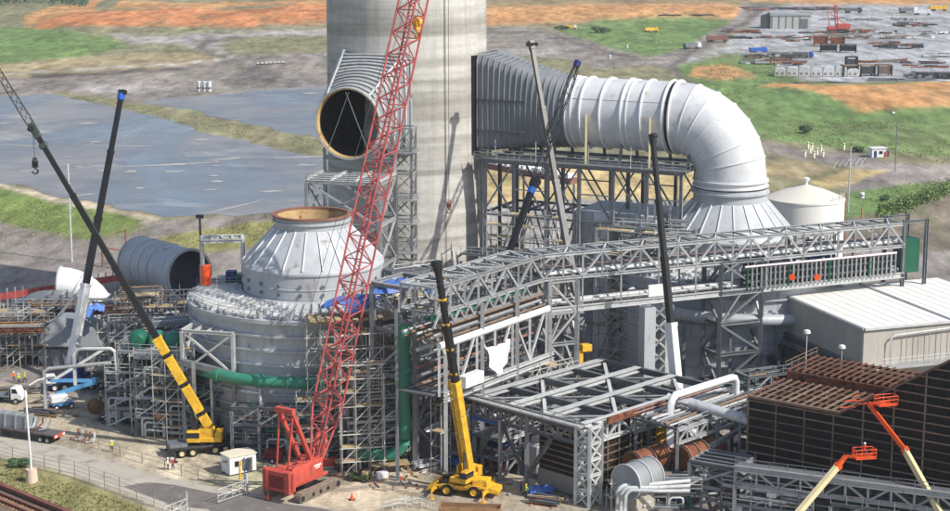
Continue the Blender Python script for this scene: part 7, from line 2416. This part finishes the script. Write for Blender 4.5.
# ============================================================ PIPEWORK AND SECONDARY STEEL BETWEEN THE BIG THINGS
def pipework(label, c, az, L, D, H, lv, n, mats=None, z0=0.0, seed=1, deck=True):
    """small equipment structure: frame, decks, pipes in three directions, valves and rails"""
    r = random.Random(seed)
    mats = mats or [STEEL, STEELD, STEELW, STEELD, RUSTB, STEEL]
    c = Vector((c[0], c[1], 0))
    u, w = v2(az), v2(az + math.pi / 2)
    T = Thing('pipework', label, 'pipework', xyz(c, z0))
    pt = lambda a, b, z: c + u * a + w * b + Vector((0, 0, z0 + z))
    nb_ = max(1, round(L / 4.5))
    for i in range(nb_ + 1):
        for b in (-D / 2, D / 2):
            T.bar('column', pt(-L / 2 + L * i / nb_, b, 0), pt(-L / 2 + L * i / nb_, b, H * r.uniform(.85, 1.05)), r.uniform(.28, .42), r.choice((STEEL, STEELD)), up=u)
    for k in range(1, lv + 1):
        z = H * k / lv * .95
        for b in (-D / 2, D / 2):
            T.bar('beam', pt(-L / 2, b, z), pt(L / 2, b, z), .36, STEELD if STEELK in mats else r.choice((STEEL, STEELD, STEELW)))
        for i in range(nb_ + 1):
            T.bar('cross_beam', pt(-L / 2 + L * i / nb_, -D / 2, z), pt(-L / 2 + L * i / nb_, D / 2, z), .3, STEELD)
        for i in range(nb_):
            if r.random() < .6:
                T.bar('brace', pt(-L / 2 + L * i / nb_, -D / 2, z - H / lv * .95), pt(-L / 2 + L * (i + 1) / nb_, -D / 2, z), .24, r.choice((STEEL, STEELW)), sec='box')
        if deck and r.random() < .5:
            T.put('grating', MB().slab([pt(-L / 2, -D / 2, 0), pt(L * r.uniform(0, .5), -D / 2, 0), pt(L * r.uniform(0, .5), D / 2, 0), pt(-L / 2, D / 2, 0)], z0 + z + .2, z0 + z + .26), STEELD, 0)
        if r.random() < .8:
            a0, a1 = pt(-L / 2, -D / 2 - .2, z + .2), pt(L / 2, -D / 2 - .2, z + .2)
            for k2 in (.6, 1.15):
                T.bar('handrail', a0 + Vector((0, 0, k2)), a1 + Vector((0, 0, k2)), .1, STEELD if STEELK in mats else STEELW, sec='rod')
            for i in range(int(L / 1.8) + 1):
                p = a0.lerp(a1, i / max(1, int(L / 1.8)))
                T.bar('rail_post', p, p + Vector((0, 0, 1.15)), .09, STEEL, sec='rod')
    for i in range(n):
        q_ = r.random()
        m = r.choice(mats)
        d_ = r.uniform(.18, .6)
        z = r.uniform(.5, H)
        if q_ < .4:
            a = r.uniform(-L / 2, L * .2)
            b = r.uniform(-D / 2, D / 2)
            T.bar('pipe', pt(a, b, z), pt(a + r.uniform(.2, .6) * L, b, z), d_, m, sec='tube')
        elif q_ < .6:
            a = r.uniform(-L / 2, L / 2)
            T.bar('pipe', pt(a, -D / 2, z), pt(a, D / 2, z), d_, m, sec='tube')
        elif q_ < .85:
            a, b = r.uniform(-L / 2, L / 2), r.uniform(-D / 2, D / 2)
            T.bar('riser', pt(a, b, max(0, z - r.uniform(2, 6))), pt(a, b, z), d_, m, sec='tube')
        elif q_ < .95:
            a, b = r.uniform(-L / 2, L / 2), r.uniform(-D / 2, D / 2)
            T.box('valve_box', pt(a, b, z), (r.uniform(.5, 1.4), r.uniform(.5, 1.2), r.uniform(.5, 1.2)), r.choice((m, RIM, STEELW, DGREEN, BLUE)), az)
        else:
            a, b = r.uniform(-L / 2, L * .2), -D / 2
            s_ = r.uniform(1.2, 3)
            T.put('bent_pipe', MB().tube([pt(a, b, max(.2, z - s_ * 1.5)), pt(a, b, z - .4), pt(a + .15, b, z - .12), pt(a + .4, b, z), pt(a + s_, b, z), pt(a + s_ + .3, b, z - .12), pt(a + s_ + .4, b, z - .4), pt(a + s_ + .4, b, max(.2, z - s_))], .17, 8), STEELW)
    return T
dk = [STEELD, STEELK, STEEL, DGREEN, STEELD, RUSTB]
for a in (
    ('maze of pipes at the foot of the open vessel behind the red crane', (-29, 250.6), -.12, 12, 2.6, 8, 3, 46, dk, 0, 1),
    ('pipes at the vessel foot between truck crane and site cabin', (-41.5, 260), -.6, 9, 2.6, 8, 3, 40, dk, 0, 2),
    ('stacked pipework right of the red boom foot behind the carts', (-14, 246.6), .3, 9, 3, 10, 4, 50, None, 0, 3),
    ('pipework inside the foot of the tall pipe rack', (2, 251), .96, 18, 4, 12, 4, 66, [RUSTB, STEEL, STEELW, RUST, STEELD], 0, 4),
    ('pipework under the left half of the roof frame', (5.5, 246), .8, 12, 6, 9, 3, 60, [RUST, STEEL, STEELW, RUSTB, BLUE], 0, 5),
    ('pipework under the far half of the roof frame', (16, 250), .8, 14, 8, 8.6, 3, 70, [RUST, STEELW, STEEL, RUSTB, STEELD], 0, 6),
    ('dark pipework under the pipe bridge right of the pier', (34, 264), .42, 14, 4, 7, 3, 50, dk, 0, 8),
    ('dark pipework under the bridge tower beside the shed', (46, 267), .42, 12, 4, 9, 3, 50, dk, 0, 9),
    ('pipework between the brown casing and the shed wall', (44, 252), .7, 14, 5, 7, 3, 50, dk, 0, 10),
    ('pipework behind the low pipe deck before the bridge pier', (27, 254), .8, 12, 5, 8.6, 3, 56, [STEEL, STEELD, STEELK, STEELW], 0, 11),
    ('tangle of pipes below the girder walkway at the bottom edge', (38, 222.2), -.45, 12, 2, 5, 2, 46, None, 0, 12),
    ('pipes around the drum at the bottom edge', (25.5, 229), .0, 9, 2.4, 4.5, 2, 40, None, 0, 13),
    ('dark pipes under the right end of the girder walkway', (51, 216), -.4, 12, 2, 4.6, 2, 34, dk, 0, 14),
    ('pipework left of the pump frame behind the light tower', (-53.5, 268), .0, 6, 4, 9, 3, 40, None, 0, 15),
    ('pipework between the pump frame and the braced frame', (-46, 262), -.2, 9, 5, 13, 4, 56, None, 0, 16),
    ('pipe tangle behind the pump frame under the duct section', (-53, 286), .1, 13, 5, 13, 4, 66, None, 0, 17),
    ('pipe tangle beside the open vessel under the platform frame', (-47, 276), .3, 8, 5, 15, 4, 50, None, 0, 18),
    ('mixed steelwork behind the hopper module', (-72, 318), .0, 22, 6, 8, 3, 60, None, 0, 19),
    ('mixed steelwork at the left edge behind the raking bents', (-84, 305), .1, 16, 5, 7, 3, 50, None, 0, 20),
    ('pipework on the lower deck between chimney and duct frame', (5, 306), -.4, 14, 5, 20, 5, 60, [STEELD, STEEL, RIM, STEELW], 0, 21),
    ('pipework crowded beneath the long duct right of the fan house', (30, 291), -.42, 14, 4, 28, 6, 90, [STEEL, STEELW, STEELD, DGREEN], 0, 22),
    ('pipes and platforms between chimney and steel tower', (-7, 270), .2, 12, 6, 24, 5, 70, None, 0, 23),
    ('valve platform on the roof edge of the covered vessel', (54, 284), .3, 7, 2.4, 5, 2, 26, [STEELW, STEEL], 22.0, 24),
    ('small platform on the roof of the covered vessel, left side', (32, 284.5), .0, 5, 2, 5, 2, 18, [STEEL, STEELD], 21.5, 25),
    ('equipment on the flange of the open vessel by the steel tower', (-10, 262), .6, 7, 3, 5.5, 2, 26, [STEEL, RIM, STEELW], 20.2, 26),
    ):
    pipework(a[0], a[1], a[2], a[3], a[4], a[5], a[6], a[7], a[8], a[9], a[10])
for i, (o_, u_, nx, ny, nz, lab) in enumerate((
        ((-18.6, 241.6, 0), (.97, .2, 0), 3, 1, 8, 'pale scaffold right of the red boom before the steel tower'),
        ((-25, 244.6, 0), (.97, .2, 0), 2, 1, 5, 'low pale scaffold behind the dark green cart'),
        ((-13, 256.5, 8), (.9, .42, 0), 5, 2, 8, 'high pale scaffold between open vessel and pipe rack'),
        ((2, 300.5, 17.2), (.91, -.42, 0), 7, 1, 5, 'pale scaffold on the lower deck right of the chimney'),
        ((20, 291.5, 0), (.91, -.42, 0), 7, 1, 13, 'tall pale scaffold in front of the fan house'),
        ((-52, 262.5, 0), (.97, -.2, 0), 4, 1, 6, 'pale scaffold in front of the pump frame'),
        ((8, 253.5, 0), (.75, .66, 0), 5, 1, 6, 'pale scaffold at the far edge of the roof frame'),
        ((18, 226.5, 0), (.9, .3, 0), 3, 1, 2, 'low pale scaffold at the bottom edge by the lattice leg'),
        ((-24, 249.5, 0), (.98, .2, 0), 4, 1, 10, 'tall thin scaffold against the vessel wall behind the red boom'),
        ((-17, 245.2, 0), (.95, .3, 0), 4, 2, 7, 'scaffold in front of the steel tower foot'),
        ((-48, 259, 0), (.97, -.2, 0), 3, 1, 7, 'scaffold behind the truck crane boom'),
        ((-62, 301, 0), (.98, .1, 0), 4, 2, 6, 'scaffold behind the blue crane, under the blue sheet'))):
    T = Thing('scaffold', lab, 'scaffold', o_)
    scaffold(T, o_, u_, (-u_[1], u_[0], 0), nx, ny, nz, 2.0, 1.7, 2.0, SCAF, .85, .17, .4)
# yellow mast lift by the bridge tower
p = xyz(gnd(580, 430), 0)
T = Thing('mast_lift', 'yellow mast lift standing in front of the grey vessel wall', 'lift', p, R(20), w=False)
T.put('base', MB().box((0, 0, .7), (2.6, 1.6, .8)), YEL, 0, .08)
put_wheels(T, (-.8, .8), 1.5, .4, BLACK, .3)
for k in range(3):
    T.bar('mast_stage', Vector((0, 0, 1 + k * 3.6)), Vector((0, 0, 5 + k * 3.8)), .95 - .2 * k, YEL, sec='box')
T.put('basket', MB().box((.8, 0, 12.9), (1.6, 1.2, 1.1)), YEL, 0, .06)
# ============================================================ HAZE
hz = MB().box((0, 4000, 95), (16400, 16400, 208))
hm = bpy.data.materials.new('summer_haze')
hm.use_nodes = True
n = hm.node_tree.nodes
n.remove(n['Principled BSDF'])
vp = n.new('ShaderNodeVolumePrincipled')
vp.inputs['Color'].default_value = (.93, .96, 1, 1)
vp.inputs['Density'].default_value = 0.00011
vp.inputs['Anisotropy'].default_value = 0.2
hm.node_tree.links.new(vp.outputs[0], n['Material Output'].inputs['Volume'])
o = struct('haze', hz.mesh('haze', hm, 0), 'stuff')

# ============================================================ ROUGH GROUND COVER
def scatter(name, label, n, area, keep, make, mat, seed):
    """clumps on the ground inside a pixel-surveyed area, one object"""
    r = random.Random(seed)
    mb = MB()
    for _ in range(n):
        px, py = r.uniform(area[0], area[2]), r.uniform(area[1], area[3])
        p = gnd(px, py)
        if not keep(px, py, p):
            continue
        make(mb, p, r)
    o = struct(name, mb.mesh(name, mat, 0), 'stuff')
    o['label'] = label
def inside(poly, x, y):
    c = False
    for (x0, y0), (x1, y1) in zip(poly, poly[1:] + poly[:1]):
        if (y0 > y) != (y1 > y) and x < (x1 - x0) * (y - y0) / (y1 - y0) + x0:
            c = not c
    return c
def tuft(mb, p, r):
    s = r.uniform(.2, .6) * (p.y / 600) ** .5
    h = r.uniform(.06, .3) * (p.y / 600) ** .5
    for j in range(3):
        a = r.uniform(0, 3.14)
        d = Vector((math.cos(a), math.sin(a), 0)) * s * .6
        o_ = Vector((r.uniform(-s, s), r.uniform(-s, s), -.05))
        k0 = len(mb.v)
        mb.v += [p + o_ - d, p + o_ + d, p + o_ + d * .4 + Vector((0, r.uniform(-.2, .2), h + .05)), p + o_ - d * .5 + Vector((0, 0, h * .8 + .05))]
        mb.f.append((k0, k0 + 1, k0 + 2, k0 + 3))
def clod(mb, p, r):
    s = r.uniform(.12, .4) * (p.y / 500) ** .7
    k0 = len(mb.v)
    mb.v += [p + Vector((math.cos(a) * s * r.uniform(.6, 1.2), math.sin(a) * s * r.uniform(.6, 1.2), -.15)) for a in (0, 1.26, 2.5, 3.8, 5.0)] + [p + Vector((r.uniform(-.2, .2) * s, r.uniform(-.2, .2) * s, s * r.uniform(.4, .8)))]
    mb.f += [(k0 + i, k0 + (i + 1) % 5, k0 + 5) for i in range(5)]
GREENS = [[(0, 30), (25, 27), (112, 37), (122, 46), (40, 62), (0, 66)], [(0, 188), (60, 204), (146, 220), (132, 232), (84, 239), (0, 222)], [(165, 238), (285, 220), (285, 240), (190, 256)],
          [(560, 32), (600, 21), (736, 22), (702, 50), (650, 57)], [(676, 64), (768, 58), (800, 80), (840, 87), (760, 88), (822, 101), (862, 117), (950, 112), (950, 165), (860, 150), (760, 138), (690, 100)], [(842, 194), (900, 184), (950, 178), (950, 196), (880, 218)], [(235, 38), (330, 34), (330, 54), (250, 54)], [(50, 91), (120, 100), (330, 144), (330, 154), (110, 109)], [(0, 0), (330, 0), (330, 12), (120, 14), (0, 20)]]
DIRTS = [[(0, 80), (150, 70), (235, 57), (330, 52), (330, 88), (140, 102), (0, 95)], [(470, 28), (590, 42), (690, 46), (740, 6), (770, 6), (720, 84), (600, 68), (470, 52)], [(26, 16), (110, 0), (330, 8), (330, 24), (60, 29)], [(760, 88), (812, 88), (950, 85), (950, 110), (862, 117)], [(0, 222), (70, 240), (160, 222), (280, 214), (150, 262), (0, 258)], [(690, 58), (765, 8), (950, 4), (950, 86), (810, 84)], [(480, 6), (740, 8), (640, 22), (480, 26)]]
scatter('field_grass', 'rough grass tufts over the green fields round the plant', 42000, (0, 0, 950, 258), lambda x, y, p: any(inside(g, x, y) for g in GREENS), tuft, M('field_grass_blades', (134, 144, 98), .9, 0, .35, .08, 0, (1, .4, 1)), 31)
scatter('dry_tufts', 'dry straw tufts strewn over banks and bare fields', 9000, (0, 0, 950, 258), lambda x, y, p: any(inside(g, x, y) for g in GREENS + DIRTS[:5]), tuft, M('straw_blades', (160, 146, 106), .9, 0, .4, .1), 32)
scatter('soil_clods', 'clods and stones on bare soil and gravel round the plant', 22000, (0, 0, 950, 262), lambda x, y, p: any(inside(g, x, y) for g in DIRTS), clod, M('soil_clod', (138, 126, 116), .95, 0, .45, .15), 33)
def bit(mb, p, r):
    a = r.uniform(0, 3.14)
    l_, w_, h_ = r.choice(((1.6, .15, .12), (.5, .4, .3), (2.4, .2, .1), (.35, .3, .25), (.9, .6, .1)))
    mb.box(p + Vector((0, 0, h_ / 2 + .02)), (l_ * r.uniform(.6, 1.2), w_, h_), a)
YARDS = [[(0, 392), (60, 400), (150, 428), (240, 452), (330, 452), (420, 462), (560, 490), (600, 508), (420, 500), (300, 472), (180, 448), (60, 412)]]
for nm, lb, c_, sd in (('timber_offcuts', 'timber offcuts littering the dirt yard', (164, 138, 102), 41), ('steel_offcuts', 'grey steel offcuts littering the dirt yard', (140, 142, 144), 42), ('rust_offcuts', 'rusty scraps littering the dirt yard', (122, 78, 58), 43)):
    scatter(nm, lb, 300, (0, 390, 620, 511), lambda x, y, p: inside(YARDS[0], x, y), bit, M(nm + '_surface', c_, .8, 0, .35, .7), sd)

# pale ash bars left by the settling slurry
r_ = random.Random(77)
mb = MB()
PP = [[(0, 100), (55, 97), (150, 116), (260, 144), (330, 162), (330, 205), (235, 211), (150, 211), (60, 192), (0, 178)], [(160, 101), (260, 94), (330, 88), (330, 140), (235, 123), (190, 112)]]
for k in range(80):
    g = PP[1] if k % 4 == 0 else PP[0]
    px, py = r_.uniform(0, 330), r_.uniform(86, 212)
    if not inside(g, px, py):
        continue
    c = gnd(px, py, .1)
    L_, W_b = r_.uniform(1.0, 5) * (1 + 2.5 * (r_.random() < .15)), r_.uniform(.6, 3.4)
    az = r_.gauss(-.12, .5)
    u_, w_ = v2(az), v2(az + 1.57)
    m_ = 14
    pts = []
    for i in range(m_):
        a = 2 * math.pi * i / m_
        f = r_.uniform(.45, 1.1)
        pts.append(c + u_ * L_ * math.cos(a) * f + w_ * W_b * math.sin(a) * f)
    k0 = len(mb.v)
    mb.v += pts + [c + Vector((0, 0, r_.uniform(.05, .25)))]
    mb.f += [(k0 + i, k0 + (i + 1) % m_, k0 + m_) for i in range(m_)]
o = struct('ash_bars', mb.mesh('ash_bars', M('pale_dry_ash', (156, 156, 155), .95, 0, .22, .06, 0, (1, .4, 1)), 0), 'stuff')
o['label'] = 'pale dry ash bars lying in the grey ponds'
